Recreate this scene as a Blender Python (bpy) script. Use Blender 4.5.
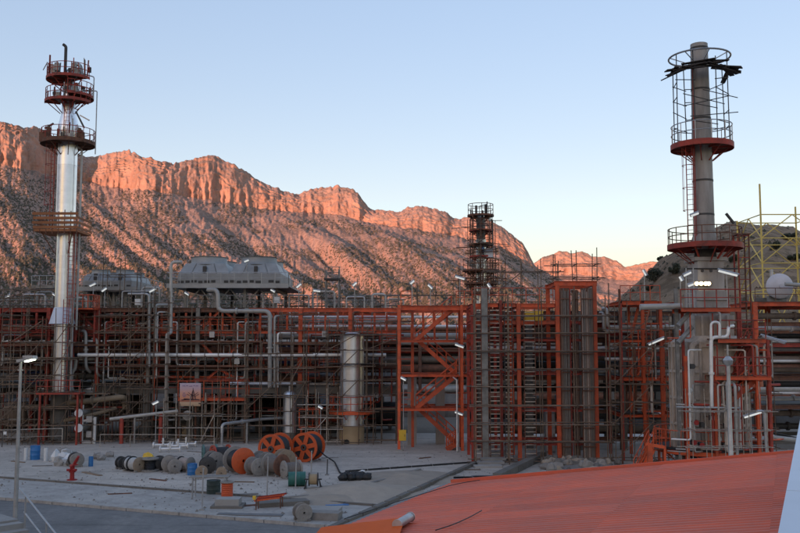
import bpy, math, random
import numpy as np
from mathutils import Matrix, Vector
random.seed(7)
for o in list(bpy.data.objects): bpy.data.objects.remove(o)
scn = bpy.context.scene
col = scn.collection
R = math.radians
# ------------------------------------------------------------------ camera, sky, sun, exposure
F, CU, CV, CH, PITCH = 900.0, 400.0, 266.5, 8.3, R(5.0)
cam = bpy.data.cameras.new('camera'); cam.sensor_width = 36; cam.lens = 36 * F / 800
cam.clip_start = 0.1; cam.clip_end = 20000
camo = bpy.data.objects.new('camera', cam); col.objects.link(camo)
camo.location = (0, 0, CH); camo.rotation_euler = (R(90) + PITCH, 0, 0)
scn.camera = camo
SUN_EL, SUN_AZ = R(3.8), R(-149)          # azimuth from +Y clockwise (towards +X): behind the camera, to the left
sdir = Vector((math.sin(SUN_AZ) * math.cos(SUN_EL), math.cos(SUN_AZ) * math.cos(SUN_EL), math.sin(SUN_EL)))
w = bpy.data.worlds.new('World'); scn.world = w; w.use_nodes = True
nt = w.node_tree; nt.nodes.clear()
sky = nt.nodes.new('ShaderNodeTexSky'); sky.sky_type = 'NISHITA'; sky.sun_disc = False
sky.sun_elevation = SUN_EL; sky.sun_rotation = SUN_AZ
sky.altitude = 900; sky.air_density = 1.0; sky.dust_density = 1.7; sky.ozone_density = 1.3
bg = nt.nodes.new('ShaderNodeBackground'); bg.inputs['Strength'].default_value = 0.15
wo = nt.nodes.new('ShaderNodeOutputWorld')
soft = nt.nodes.new('ShaderNodeHueSaturation'); soft.inputs['Saturation'].default_value = 1.75; soft.inputs['Hue'].default_value = 0.512
flat = nt.nodes.new('ShaderNodeGamma'); flat.inputs['Gamma'].default_value = 0.45     # evens out the clear dusk sky between horizon and zenith
nt.links.new(sky.outputs[0], flat.inputs['Color']); nt.links.new(flat.outputs[0], soft.inputs['Color']); tint = nt.nodes.new('ShaderNodeMix'); tint.data_type = 'RGBA'; tint.blend_type = 'MULTIPLY'; tint.inputs[0].default_value = 1.0
tint.inputs[7].default_value = (1.06, 0.925, 0.97, 1)
nt.links.new(soft.outputs[0], tint.inputs[6]); nt.links.new(tint.outputs[2], bg.inputs['Color']); nt.links.new(bg.outputs[0], wo.inputs['Surface'])
sun = bpy.data.lights.new('sun', 'SUN'); sun.energy = 1.8; sun.angle = R(0.5); sun.color = (1.0, 0.47, 0.33)
so = bpy.data.objects.new('sun', sun); col.objects.link(so)
so.rotation_euler = sdir.to_track_quat('Z', 'Y').to_euler()
scn.view_settings.view_transform = 'Standard'; scn.view_settings.look = 'None'
scn.view_settings.gamma = 1; scn.view_settings.use_curve_mapping = False
scn.view_settings.exposure = 2.15

# ------------------------------------------------------------------ helpers
def ray(u, v):
    a = (u - CU) / F; b = (CV - v) / F
    return Vector((a, math.cos(PITCH) - b * math.sin(PITCH), math.sin(PITCH) + b * math.cos(PITCH)))
def pix(u, v, Y):
    d = ray(u, v); return Vector((0, 0, CH)) + d * (Y / d.y)
def gp(u, v, z=0.0):
    d = ray(u, v); return Vector((0, 0, CH)) + d * ((z - CH) / d.z)
def X(u, Y, v=380): return pix(u, v, Y).x
def Z(v, Y): return pix(400, v, Y).z

MATS = {}
def mat(name, c, rough=0.7, metal=0.0, c2=None, scale=1.5, amt=0.5, bump=0.0, bscale=20, objvar=0.12, spec=0.5, stretch=(1, 1, 1), detail=6, emit=None, estr=0, sharp=(0.35, 0.65)):
    m = bpy.data.materials.new(name); m.use_nodes = True; n = m.node_tree; N = n.nodes; L = n.links
    b = N['Principled BSDF']; b.inputs['Roughness'].default_value = rough; b.inputs['Metallic'].default_value = metal
    b.inputs['Specular IOR Level'].default_value = spec
    g = N.new('ShaderNodeNewGeometry'); mp = N.new('ShaderNodeMapping'); mp.inputs['Scale'].default_value = stretch
    L.new(g.outputs['Position'], mp.inputs['Vector'])
    t = N.new('ShaderNodeTexNoise'); t.inputs['Scale'].default_value = scale; t.inputs['Detail'].default_value = detail; t.inputs['Roughness'].default_value = 0.65
    L.new(mp.outputs[0], t.inputs['Vector'])
    r = N.new('ShaderNodeValToRGB'); r.color_ramp.elements[0].position = sharp[0]; r.color_ramp.elements[1].position = sharp[1]
    c2 = c2 or tuple(x * 0.55 for x in c)
    mixc = tuple(c[i] + (c2[i] - c[i]) * amt for i in range(3))
    r.color_ramp.elements[0].color = (*mixc, 1); r.color_ramp.elements[1].color = (*c, 1)
    L.new(t.outputs['Fac'], r.inputs['Fac'])
    oi = N.new('ShaderNodeObjectInfo'); mr = N.new('ShaderNodeMapRange')
    mr.inputs['To Min'].default_value = 1 - objvar; mr.inputs['To Max'].default_value = 1 + objvar
    L.new(oi.outputs['Random'], mr.inputs['Value'])
    hs = N.new('ShaderNodeHueSaturation'); L.new(r.outputs[0], hs.inputs['Color']); L.new(mr.outputs[0], hs.inputs['Value'])
    L.new(hs.outputs[0], b.inputs['Base Color'])
    if bump:
        t2 = N.new('ShaderNodeTexNoise'); t2.inputs['Scale'].default_value = bscale; t2.inputs['Detail'].default_value = 5
        L.new(g.outputs['Position'], t2.inputs['Vector'])
        bp = N.new('ShaderNodeBump'); bp.inputs['Strength'].default_value = bump; bp.inputs['Distance'].default_value = 0.05
        L.new(t2.outputs['Fac'], bp.inputs['Height']); L.new(bp.outputs[0], b.inputs['Normal'])
    if emit:
        b.inputs['Emission Color'].default_value = (*emit, 1); b.inputs['Emission Strength'].default_value = estr
    MATS[name] = m
    return m

mat('orange_steel', (0.60, 0.092, 0.026), 0.5, c2=(0.22, 0.05, 0.028), scale=1.6, amt=0.85, objvar=0.2, sharp=(0.3, 0.55))
mat('red_steel', (0.42, 0.045, 0.024), 0.6, c2=(0.11, 0.03, 0.02), scale=2.0, amt=0.8)
mat('rust_steel', (0.20, 0.085, 0.048), 0.8, c2=(0.07, 0.04, 0.03), scale=3, amt=0.8)
mat('grey_steel', (0.27, 0.265, 0.25), 0.5, 0.25, c2=(0.13, 0.12, 0.105), scale=1.6, amt=0.8)
mat('dark_steel', (0.055, 0.052, 0.05), 0.6, c2=(0.03, 0.025, 0.02), scale=2)
mat('galv', (0.46, 0.46, 0.46), 0.42, 0.55, c2=(0.24, 0.23, 0.22), scale=3)
mat('stack_grey', (0.40, 0.375, 0.345), 0.6, 0.1, c2=(0.17, 0.145, 0.125), scale=0.9, amt=0.8, stretch=(1, 1, 0.22))
mat('heater_tan', (0.62, 0.53, 0.44), 0.65, c2=(0.21, 0.175, 0.145), scale=1.0, amt=0.8, stretch=(1, 1, 0.3))
mat('stainless', (0.90, 0.92, 0.95), 0.30, 0.9, c2=(0.70, 0.71, 0.73), scale=1.2, bump=0.06, bscale=3, objvar=0.07)
mat('white_pipe', (0.84, 0.83, 0.80), 0.42, 0.3, c2=(0.48, 0.45, 0.41), scale=1.3, objvar=0.08)
mat('brown_pipe', (0.19, 0.15, 0.115), 0.7, c2=(0.07, 0.05, 0.04), scale=1.3)
mat('grey_pipe', (0.44, 0.43, 0.40), 0.5, 0.2, c2=(0.22, 0.20, 0.175), scale=1.5)
mat('cladding_white', (0.62, 0.66, 0.72), 0.4, 0.1, scale=1, amt=0.4)
mat('scaffold_tube', (0.20, 0.145, 0.10), 0.6, 0.3, c2=(0.11, 0.07, 0.05), scale=2.5, amt=0.8, objvar=0.35)
mat('scaffold_light', (0.50, 0.45, 0.38), 0.5, 0.4, c2=(0.19, 0.14, 0.11), scale=2.5, amt=0.8, objvar=0.25)
mat('rust_board', (0.30, 0.115, 0.045), 0.85, c2=(0.16, 0.07, 0.035), scale=2, objvar=0.3)
mat('plank', (0.22, 0.15, 0.095), 0.85, c2=(0.10, 0.07, 0.05), scale=2, objvar=0.3)
mat('dark_plank', (0.045, 0.036, 0.032), 0.85, scale=2, objvar=0.3)
mat('concrete', (0.33, 0.315, 0.29), 0.85, c2=(0.21, 0.19, 0.17), scale=0.8, bump=0.2)
mat('dark_concrete', (0.17, 0.155, 0.135), 0.85, c2=(0.10, 0.09, 0.075), scale=0.8, bump=0.2)
mat('dusty_lagging', (0.25, 0.19, 0.125), 0.85, c2=(0.15, 0.115, 0.08), scale=1.0)
mat('tan_skirt', (0.42, 0.31, 0.18), 0.8, c2=(0.28, 0.21, 0.13), scale=1.0)
mat('cooler_grey', (0.32, 0.33, 0.33), 0.5, 0.3, c2=(0.19, 0.185, 0.175), scale=0.9, objvar=0.08)
mat('blue_tarp', (0.025, 0.05, 0.16), 0.55, scale=1.2, bump=0.3, bscale=3)
mat('blue_plastic', (0.03, 0.17, 0.42), 0.4, scale=2)
mat('yellow', (0.72, 0.45, 0.03), 0.5, c2=(0.5, 0.3, 0.05), scale=1.5)
mat('lattice_yellow', (0.72, 0.54, 0.14), 0.5, c2=(0.45, 0.32, 0.08), scale=0.8)
mat('white_box', (0.72, 0.72, 0.70), 0.5, scale=2, amt=0.3)
mat('tank_white', (0.60, 0.58, 0.60), 0.5, scale=0.6, amt=0.4)
mat('diffuser', (0.85, 0.85, 0.85), 0.4, objvar=0, emit=(0.95, 1.0, 0.97), estr=0.12)
mat('lamp_lens', (0.85, 0.9, 0.8), 0.3, objvar=0, emit=(0.85, 1.0, 0.72), estr=1.6)
mat('opening_glow', (0.9, 0.8, 0.6), 0.3, objvar=0, emit=(1.0, 0.75, 0.42), estr=1.2)  # glow for the light through the furnace opening
mat('wood_reel', (0.34, 0.255, 0.175), 0.85, c2=(0.20, 0.15, 0.11), scale=4, objvar=0.2)
mat('grey_wood', (0.26, 0.24, 0.215), 0.9, c2=(0.15, 0.135, 0.12), scale=4, objvar=0.2)
mat('cable_black', (0.022, 0.023, 0.026), 0.5, scale=4)
mat('cable_grey', (0.19, 0.165, 0.145), 0.6, scale=4)
mat('cable_white', (0.48, 0.48, 0.46), 0.5, scale=4)
mat('cable_pink', (0.42, 0.34, 0.29), 0.6, scale=4)
mat('cable_brown', (0.22, 0.15, 0.115), 0.65, c2=(0.14, 0.10, 0.08), scale=2.5, stretch=(3, 3, 0.3), objvar=0.25)
mat('reel_orange', (0.60, 0.095, 0.02), 0.5, c2=(0.40, 0.07, 0.025), scale=3)
mat('reel_red', (0.42, 0.055, 0.025), 0.55, c2=(0.25, 0.045, 0.025), scale=3)
mat('reel_teal', (0.09, 0.19, 0.18), 0.6, scale=3)
mat('green', (0.03, 0.15, 0.12), 0.5, scale=2)
mat('dark_green', (0.035, 0.055, 0.05), 0.6, scale=2)
mat('hydrant_red', (0.28, 0.016, 0.014), 0.4, c2=(0.3, 0.02, 0.02), scale=5)
mat('sand', (0.36, 0.30, 0.235), 0.95, c2=(0.25, 0.21, 0.17), scale=1.2, bump=0.6, bscale=6)
mat('rubble', (0.27, 0.25, 0.225), 0.95, c2=(0.17, 0.155, 0.14), scale=1.5, objvar=0.25)
mat('roof_red', (0.74, 0.135, 0.062), 0.6, c2=(0.55, 0.14, 0.085), scale=0.9, amt=0.9, spec=0.3, objvar=0.10, detail=9)
mat('sheet_orange', (0.74, 0.11, 0.008), 0.6, scale=0.8, amt=0.2, spec=0.08)
mat('gutter', (0.20, 0.195, 0.19), 0.6, 0.3, scale=1.5)
mat('coping', (0.62, 0.67, 0.74), 0.45, 0.1, c2=(0.52, 0.56, 0.62), scale=0.8, amt=0.6, objvar=0.02)
mat('render_wall', (0.5, 0.47, 0.43), 0.9, scale=0.6, bump=0.2)
mat('black_rubber', (0.02, 0.02, 0.02), 0.6, scale=3)
mat('paper_white', (0.75, 0.75, 0.73), 0.7, scale=2, amt=0.2)
mat('print_dark', (0.09, 0.045, 0.055), 0.7, objvar=0)
mat('print_purple', (0.33, 0.22, 0.34), 0.7, objvar=0)
mat('bush', (0.055, 0.062, 0.035), 0.8, c2=(0.028, 0.032, 0.02), scale=0.5, objvar=0.2)
mat('shrub', (0.075, 0.068, 0.042), 0.9, c2=(0.045, 0.045, 0.03), scale=0.02)
mat('bark', (0.12, 0.09, 0.06), 0.9, scale=4)

def mesh_of(name, vs, fs, m, smooth=True, angle=38):
    me = bpy.data.meshes.new(name); me.from_pydata([tuple(v) for v in vs], [], fs)
    if m: me.materials.append(MATS[m])
    if smooth:
        me.polygons.foreach_set('use_smooth', [True] * len(me.polygons))
        me.set_sharp_from_angle(angle=R(angle))
    me.update(); return me

class MB:
    def __init__(s): s.v = []; s.f = []
    def add(s, vs, fs):
        k = len(s.v); s.v += [Vector(v) for v in vs]; s.f += [tuple(i + k for i in f) for f in fs]; return s
    def box(s, c, size, rz=0.0, M=None):
        c = Vector(c); a, b, d = [x / 2 for x in size]
        vs = [Vector((i * a, j * b, k * d)) for k in (-1, 1) for j in (-1, 1) for i in (-1, 1)]
        rm = M if M is not None else Matrix.Rotation(rz, 3, 'Z')
        return s.add([rm @ v + c for v in vs], [(0, 2, 3, 1), (4, 5, 7, 6), (0, 1, 5, 4), (2, 6, 7, 3), (0, 4, 6, 2), (1, 3, 7, 5)])
    def lathe(s, prof, n=20, c=(0, 0, 0), a0=0.0, a1=2 * math.pi, M=None):
        c = Vector(c); full = abs(a1 - a0 - 2 * math.pi) < 1e-6; m = n if full else n + 1; vs = []
        for r, z in prof:
            for i in range(m):
                a = a0 + (a1 - a0) * i / n; p = Vector((r * math.cos(a), r * math.sin(a), z))
                vs.append((M @ p if M is not None else p) + c)
        fs = []
        for j in range(len(prof) - 1):
            for i in range(n):
                i2 = (i + 1) % m if full else i + 1
                fs.append((j * m + i, j * m + i2, (j + 1) * m + i2, (j + 1) * m + i))
        return s.add(vs, fs)
    def tube(s, p0, p1, r, n=8, r1=None):
        p0, p1 = Vector(p0), Vector(p1); d = p1 - p0; q = d.to_track_quat('Z', 'Y').to_matrix(); r1 = r if r1 is None else r1
        return s.lathe([(0, 0), (r, 0), (r1, d.length), (0, d.length)], n, p0, M=q)
    def ringbox(s, r0, r1, z0, z1, n=28, c=(0, 0, 0), a0=0.0, a1=2 * math.pi):
        s.lathe([(r0, z0), (r1, z0), (r1, z1), (r0, z1), (r0, z0)], n, c, a0, a1)
        return s
    def hoop(s, rad, z, r, n=28, c=(0, 0, 0), a0=0.0, a1=2 * math.pi):
        return s.lathe([(rad + r * math.cos(t), z + r * math.sin(t)) for t in [k * math.pi / 3 for k in range(7)]], n, c, a0, a1)
    def sweep(s, pts, r, n=10, bend=None):
        pts = [Vector(p) for p in pts]; bend = bend or r * 3; path = [pts[0]]
        for i in range(1, len(pts) - 1):
            a, b, c = pts[i - 1], pts[i], pts[i + 1]
            l = min(bend, (b - a).length * 0.48, (c - b).length * 0.48)
            q0 = b + (a - b).normalized() * l; q1 = b + (c - b).normalized() * l
            for k in range(6):
                t = k / 5; path.append(q0 * (1 - t) ** 2 + b * 2 * t * (1 - t) + q1 * t * t)
        path.append(pts[-1]); vs = []; fs = []; up = None
        for i, p in enumerate(path):
            d = (path[min(i + 1, len(path) - 1)] - path[max(i - 1, 0)]).normalized()
            if up is None: up = Vector((0, 0, 1)) if abs(d.z) < 0.9 else Vector((1, 0, 0))
            x = d.cross(up).normalized(); up = x.cross(d).normalized()
            for k in range(n):
                a = 2 * math.pi * k / n; vs.append(p + (x * math.cos(a) + up * math.sin(a)) * r)
        for i in range(len(path) - 1):
            for k in range(n):
                fs.append((i * n + k, i * n + (k + 1) % n, (i + 1) * n + (k + 1) % n, (i + 1) * n + k))
        fs.append(tuple(reversed(range(n)))); fs.append(tuple(len(vs) - n + k for k in range(n)))
        return s.add(vs, fs)
    def mesh(s, name, m, smooth=True, angle=38): return mesh_of(name, s.v, s.f, m, smooth, angle)

UNITS = {}
def unit(kind, m):
    k = (kind, m)
    if k in UNITS: return UNITS[k]
    b = MB()
    if kind == 'tube': b.lathe([(0, 0), (1, 0), (1, 1), (0, 1)], 8)
    elif kind == 'pipe': b.lathe([(0, 0), (1, 0), (1, 1), (0, 1)], 18)
    elif kind == 'box': b.box((0, 0, 0.5), (1, 1, 1))
    elif kind == 'ibeam':
        w, t, f = 0.5, 0.06, 0.09
        pr = [(-w, -w), (w, -w), (w, -w + f), (t, -w + f), (t, w - f), (w, w - f), (w, w), (-w, w), (-w, w - f), (-t, w - f), (-t, -w + f), (-w, -w + f)]
        vs = [(x, y, z) for z in (0, 1) for x, y in pr]; n = 12
        b.add(vs, [(i, (i + 1) % n, n + (i + 1) % n, n + i) for i in range(n)] + [(0, 11, 2, 1), (2, 11, 10, 3), (3, 10, 9, 4), (4, 9, 6, 5), (9, 8, 7, 6)] + [tuple(n + k for k in f_[::-1]) for f_ in [(0, 11, 2, 1), (2, 11, 10, 3), (3, 10, 9, 4), (4, 9, 6, 5), (9, 8, 7, 6)]])
    UNITS[k] = b.mesh(kind + '_' + m, m, kind in ('tube', 'pipe')); return UNITS[k]

def tag(o, label, cat, group=None, kind=None):
    if label: o['label'] = label
    if cat: o['category'] = cat
    if group: o['group'] = group
    if kind: o['kind'] = kind
    return o

def segM(p0, p1, sx, sy, roll=0.0):
    p0, p1 = Vector(p0), Vector(p1); d = p1 - p0
    zc = d.normalized()
    up = Vector((0, 0, 1)) if abs(zc.z) < 0.98 else Vector((0, 1, 0))
    xc = up.cross(zc).normalized(); yc = zc.cross(xc)
    if roll: 
        q = Matrix.Rotation(roll, 3, zc); xc = q @ xc; yc = q @ yc
    M = Matrix.Identity(4)
    for i in range(3):
        M[i][0] = xc[i] * sx; M[i][1] = yc[i] * sy; M[i][2] = d[i]; M[i][3] = p0[i]
    return M

class T:
    """a thing: an Empty at its base; parts are given in world coordinates (or local ones when local=True)"""
    def __init__(s, name, label, cat, base=(0, 0, 0), group=None, kind=None, local=False, rz=0.0, M=None):
        o = bpy.data.objects.new(name, None); col.objects.link(o); s.o = o; s.local = local
        s.F = (M if M is not None else Matrix.Translation(Vector(base)) @ Matrix.Rotation(rz, 4, 'Z'))
        o.matrix_basis = s.F; o.empty_display_size = 0.3; s.inv = s.F.inverted(); s.W = {}
        tag(o, label, cat, group, kind)
    def put(s, name, me, M=None, parent=None, label=None):
        o = bpy.data.objects.new(name, me); col.objects.link(o)
        M = M if M is not None else Matrix.Identity(4)
        if parent is None:
            o.parent = s.o
            if not s.local: o.matrix_parent_inverse = s.inv
            o.matrix_basis = M
        else:
            o.parent = parent; o.matrix_parent_inverse = s.W[parent.name].inverted(); o.matrix_basis = M
        s.W[o.name] = M
        if label: o['label'] = label
        return o
    def tube(s, name, p0, p1, r, m, parent=None, kind='tube'): return s.put(name, unit(kind, m), segM(p0, p1, r, r), parent)
    def beam(s, name, p0, p1, w, m, d=None, parent=None, kind='ibeam'): return s.put(name, unit(kind, m), segM(p0, p1, w, d or w), parent)
    def bar(s, name, p0, p1, w, m, d=None, parent=None): return s.beam(name, p0, p1, w, m, d, parent, 'box')
    def box(s, name, c, size, m, rz=0.0, parent=None):
        M = Matrix.Translation(Vector(c) - Vector((0, 0, size[2] / 2))) @ Matrix.Rotation(rz, 4, 'Z') @ Matrix.Diagonal((size[0], size[1], size[2], 1))
        return s.put(name, unit('box', m), M, parent)
    def mesh(s, name, mb, m, parent=None, smooth=True, angle=38): return s.put(name, mb.mesh(name, m, smooth, angle), None, parent)

def single(name, mb, m, label, cat, group=None, kind=None, smooth=True, base=None):
    b = Vector(base) if base is not None else Vector((0, 0, 0))
    me = mesh_of(name, [v - b for v in mb.v], mb.f, m, smooth)
    o = bpy.data.objects.new(name, me); col.objects.link(o); o.location = b
    return tag(o, label, cat, group, kind)

# numpy noise
rng = np.random.RandomState(5)
TAB = rng.rand(256, 256)
def vnoise(x, y):
    xi = np.floor(x).astype(int); yi = np.floor(y).astype(int); fx = x - xi; fy = y - yi
    fx = fx * fx * (3 - 2 * fx); fy = fy * fy * (3 - 2 * fy)
    g = lambda a, b: TAB[a % 256, b % 256]
    return (g(xi, yi) * (1 - fx) + g(xi + 1, yi) * fx) * (1 - fy) + (g(xi, yi + 1) * (1 - fx) + g(xi + 1, yi + 1) * fx) * fy
def fbm(x, y, o=5, gain=0.5):
    r = 0; a = 1; t = 0
    for k in range(o):
        r = r + a * vnoise(x * 2 ** k + 17.3 * k, y * 2 ** k + 9.1 * k); t += a; a *= gain
    return r / t
def ridged(x, y, o=5):
    r = 0; a = 1; t = 0
    for k in range(o):
        r = r + a * (1 - np.abs(2 * vnoise(x * 2 ** k + 31.3 * k, y * 2 ** k + 5.7 * k) - 1)); t += a; a *= 0.5
    return r / t

def grid_obj(name, P, m, kind='structure', label=None):
    """P: (n, k, 3) numpy grid of points -> one smooth-shaded sheet"""
    n, k, _ = P.shape; me = bpy.data.meshes.new(name)
    me.vertices.add(n * k); me.vertices.foreach_set('co', P.reshape(-1).astype(np.float32))
    i = np.arange(n - 1)[:, None] * k + np.arange(k - 1)[None, :]
    q = np.stack([i, i + 1, i + k + 1, i + k], -1).reshape(-1, 4)
    me.loops.add(q.size); me.loops.foreach_set('vertex_index', q.reshape(-1).astype(np.int32))
    me.polygons.add(len(q)); me.polygons.foreach_set('loop_start', (np.arange(len(q)) * 4).astype(np.int32))
    me.polygons.foreach_set('loop_total', np.full(len(q), 4, np.int32))
    me.update(calc_edges=True); me.validate()
    me.polygons.foreach_set('use_smooth', [True] * len(me.polygons))
    me.materials.append(m if not isinstance(m, str) else MATS[m])
    o = bpy.data.objects.new(name, me); col.objects.link(o); o['kind'] = kind
    if label: o['label'] = label
    return o

# ------------------------------------------------------------------ terrain materials
def rock_mat(name, rock, talus, soil):
    m = bpy.data.materials.new(name); m.use_nodes = True; n = m.node_tree; N = n.nodes; L = n.links
    b = N['Principled BSDF']; b.inputs['Roughness'].default_value = 0.95; b.inputs['Specular IOR Level'].default_value = 0.1
    g = N.new('ShaderNodeNewGeometry')
    sx = N.new('ShaderNodeSeparateXYZ'); L.new(g.outputs['True Normal'], sx.inputs[0])
    st = N.new('ShaderNodeMapRange'); st.inputs['From Min'].default_value = 0.45; st.inputs['From Max'].default_value = 0.75
    L.new(sx.outputs['Z'], st.inputs['Value'])
    def noise(sc, stretch=(1, 1, 1), det=8):
        mp = N.new('ShaderNodeMapping'); mp.inputs['Scale'].default_value = stretch; L.new(g.outputs['Position'], mp.inputs['Vector'])
        t = N.new('ShaderNodeTexNoise'); t.inputs['Scale'].default_value = sc; t.inputs['Detail'].default_value = det; t.inputs['Roughness'].default_value = 0.7
        L.new(mp.outputs[0], t.inputs['Vector']); return t.outputs['Fac']
    def ramp(f, a, ca, bb, cb):
        r = N.new('ShaderNodeValToRGB'); e = r.color_ramp.elements; e[0].position = a; e[0].color = (*ca, 1); e[1].position = bb; e[1].color = (*cb, 1)
        L.new(f, r.inputs['Fac']); return r.outputs[0]
    def mix(f, a, bb, mode='MIX'):
        x = N.new('ShaderNodeMix'); x.data_type = 'RGBA'; x.blend_type = mode
        if isinstance(f, float): x.inputs[0].default_value = f
        else: L.new(f, x.inputs[0])
        L.new(a, x.inputs[6]); L.new(bb, x.inputs[7]); return x.outputs[2]
    rk = ramp(noise(0.03, (1, 1, 0.25)), 0.35, tuple(c * 0.62 for c in rock), 0.62, rock)
    strata = ramp(noise(0.05, (0.25, 0.25, 1.0), 6), 0.38, (0.8, 0.78, 0.76), 0.62, (1, 1, 1))
    rk = mix(0.7, rk, strata, 'MULTIPLY')
    tl = ramp(noise(0.012), 0.40, soil, 0.56, talus)
    sp = ramp(noise(0.20, det=5), 0.42, (0.5, 0.5, 0.48), 0.54, (1, 1, 1))
    tl = mix(0.8, tl, sp, 'MULTIPLY')
    L.new(mix(st.outputs[0], rk, tl), b.inputs['Base Color'])
    bp = N.new('ShaderNodeBump'); bp.inputs['Strength'].default_value = 0.8; bp.inputs['Distance'].default_value = 6
    L.new(noise(0.06, det=10), bp.inputs['Height']); L.new(bp.outputs[0], b.inputs['Normal'])
    return m
ROCK = rock_mat('mountain_rock', (0.48, 0.30, 0.225), (0.43, 0.30, 0.235), (0.26, 0.20, 0.16))
HILL = rock_mat('hill_soil', (0.36, 0.25, 0.165), (0.36, 0.265, 0.18), (0.25, 0.185, 0.125))

# ------------------------------------------------------------------ mountains
def mountain(name, sky_pts, cliff_pts, Rb, Rc, umin, umax, nu, cliff_amp, seed, gully, label):
    lo, hi = max(umin, -40), min(umax, 720)
    us = np.concatenate([np.linspace(umin, lo, max(2, int((lo - umin) / 9)), endpoint=False), np.linspace(lo, hi, nu), np.linspace(hi, umax, max(2, int((umax - hi) / 9)) + 1)[1:]]) if umin < lo else np.concatenate([np.linspace(lo, hi, nu), np.linspace(hi, umax, max(2, int((umax - hi) / 9)) + 1)[1:]])
    vs = np.interp(us, [p[0] for p in sky_pts], [p[1] for p in sky_pts])
    jag = (fbm(us * 0.06 + seed, us * 0 + seed, 4) - 0.5) * 5.0 + (fbm(us * 0.4, us * 0 + 2, 3) - 0.5) * 2.2
    vs = vs - jag * np.clip((300 - vs) / 60, 0, 1)
    vc = np.interp(us, [p[0] for p in cliff_pts], [p[1] for p in cliff_pts])
    tanel = lambda v: np.tan(np.arctan((CV - v) / F) + PITCH)      # elevation of a pixel row
    ax = (us - CU) / F; nrm = np.sqrt(1 + ax ** 2); dx = ax / nrm; dy = 1 / nrm
    nt_, nc, nb = 150, 60, 14
    t = np.concatenate([np.linspace(0, 1, nt_), 1 + np.linspace(0, 1, nc)[1:], 2 + np.linspace(0, 1, nb)[1:]])
    U, Tt = np.meshgrid(us, t, indexing='ij')
    but = (ridged(U * 0.04 + seed, Tt * 0.25 + seed, 4) - 0.5) * 2
    but2 = (fbm(U * 0.11 + seed * 3, Tt * 0.8 + 4, 5) - 0.5) * 2.6 + (fbm(U * .35 + seed, Tt * 7, 4) - .5) * 1.1
    rc = Rc + (fbm(U * 0.012 + seed, U * 0, 3) - 0.5) * 260
    rtop = rc + 70
    ztop = (CH + rtop * (tanel(vs) / nrm)[:, None]); zc = CH + rc * (tanel(vc) / nrm)[:, None]
    tt = np.clip(Tt, 0, 1); tc = np.clip(Tt - 1, 0, 1); tb = np.clip(Tt - 2, 0, 1)
    rr = Rb + (rc - Rb) * tt
    prof = 0.28 * tt + 0.72 * tt ** 1.7
    zz = 4 + (zc - 4) * prof
    # spurs and gullies on the talus: long streaks running down and to the right
    sp = (ridged((U - 60 + tt * 190) * 0.011 + seed, tt * 0.9 + seed, 3) - 0.55) + 0.35 * (ridged((U + tt * 190) * 0.034 + seed, tt * 1.6 + seed, 3) - .55)
    sp2 = fbm((U + tt * 110) * 0.045 + 3, tt * 5, 5) - 0.5
    env = np.sin(np.pi * np.clip(tt, 0, 1) ** 0.8) ** 0.7
    zz = zz + gully * env * (sp * 1.35 + sp2 * 0.5 * (0.4 + 0.6 * (1 - tt)))
    zz = zz + 7.0 * (fbm(U * 0.4, tt * 45 + seed, 4) - 0.5) * np.clip(tt * 4, 0, 1)
    # cliff: nearly vertical, ledges, buttresses
    led = tc + 0.02 * np.sin(tc * 17 + 9 * fbm(U * 0.05, tc * 3, 2) * 3)
    cz = zc + (ztop - zc) * tc
    cr = rc + 70 * (0.25 * led + 0.75 * led ** 2.0)
    oncl = (Tt > 1)
    zz = np.where(oncl, cz, zz); rr = np.where(oncl, cr, rr)
    cenv = np.where(Tt > 1, np.clip(1.05 - 0.55 * tc, 0, 1), np.clip((tt - 0.86) / 0.14, 0, 1) ** 1.5)
    rr = rr - cliff_amp * cenv * (but * 1.0 + but2 * 0.5)
    zz = zz + np.where(Tt > 1, (fbm(U * 0.25 + 7, tc * 9, 3) - 0.5) * 7, 0)
    back = Tt > 2
    zz = np.where(back, ztop - tb * 160 + (fbm(U * 0.25 + 7, tc * 9, 3) - 0.5) * 7, zz); rr = np.where(back, rr + tb * 500, rr)
    P = np.stack([rr * dx[:, None], rr * dy[:, None], zz], -1)
    grid_obj(name, P, ROCK, label=label)
    return us, P[:, :nt_], tt[:, :nt_]

main_sky = [(-900, 60), (-500, 85), (-260, 118), (-120, 104), (-40, 120), (0, 123), (15, 128), (30, 126), (45, 134), (58, 148), (75, 156), (90, 158), (105, 152), (125, 152), (140, 158), (170, 163), (190, 158), (205, 155), (220, 159), (235, 166), (250, 175), (265, 184), (280, 190), (297, 194), (310, 190), (325, 188), (340, 186), (355, 190), (365, 203), (372, 210), (385, 211), (400, 209), (415, 205), (430, 208), (445, 212), (455, 219), (468, 217), (482, 215), (490, 221), (500, 225), (512, 233), (522, 243), (529, 254), (536, 268), (560, 280), (600, 293), (650, 305), (760, 325), (1000, 338), (1400, 342)]
main_cliff = [(-900, 120), (-300, 168), (0, 166), (60, 178), (100, 186), (150, 192), (205, 200), (250, 208), (300, 212), (340, 216), (372, 224), (430, 232), (500, 246), (529, 264), (560, 286), (600, 298), (650, 309), (760, 328), (1000, 340), (1400, 344)]
us, PM, TM = mountain('mountain', main_sky, main_cliff, 760, 1900, -900, 1400, 900, 21, 3.1, 44, 'long mountain ridge with orange cliffs above scree slopes')
far_sky = [(300, 300), (480, 285), (528, 268), (540, 259), (548, 255), (562, 251), (575, 254), (583, 252), (592, 257), (606, 257), (618, 261), (626, 267), (640, 263), (660, 261), (700, 262), (800, 268), (1000, 262), (1400, 250)]
far_cliff = [(300, 306), (480, 295), (540, 276), (575, 274), (620, 280), (660, 281), (800, 285), (1400, 275)]
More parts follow.
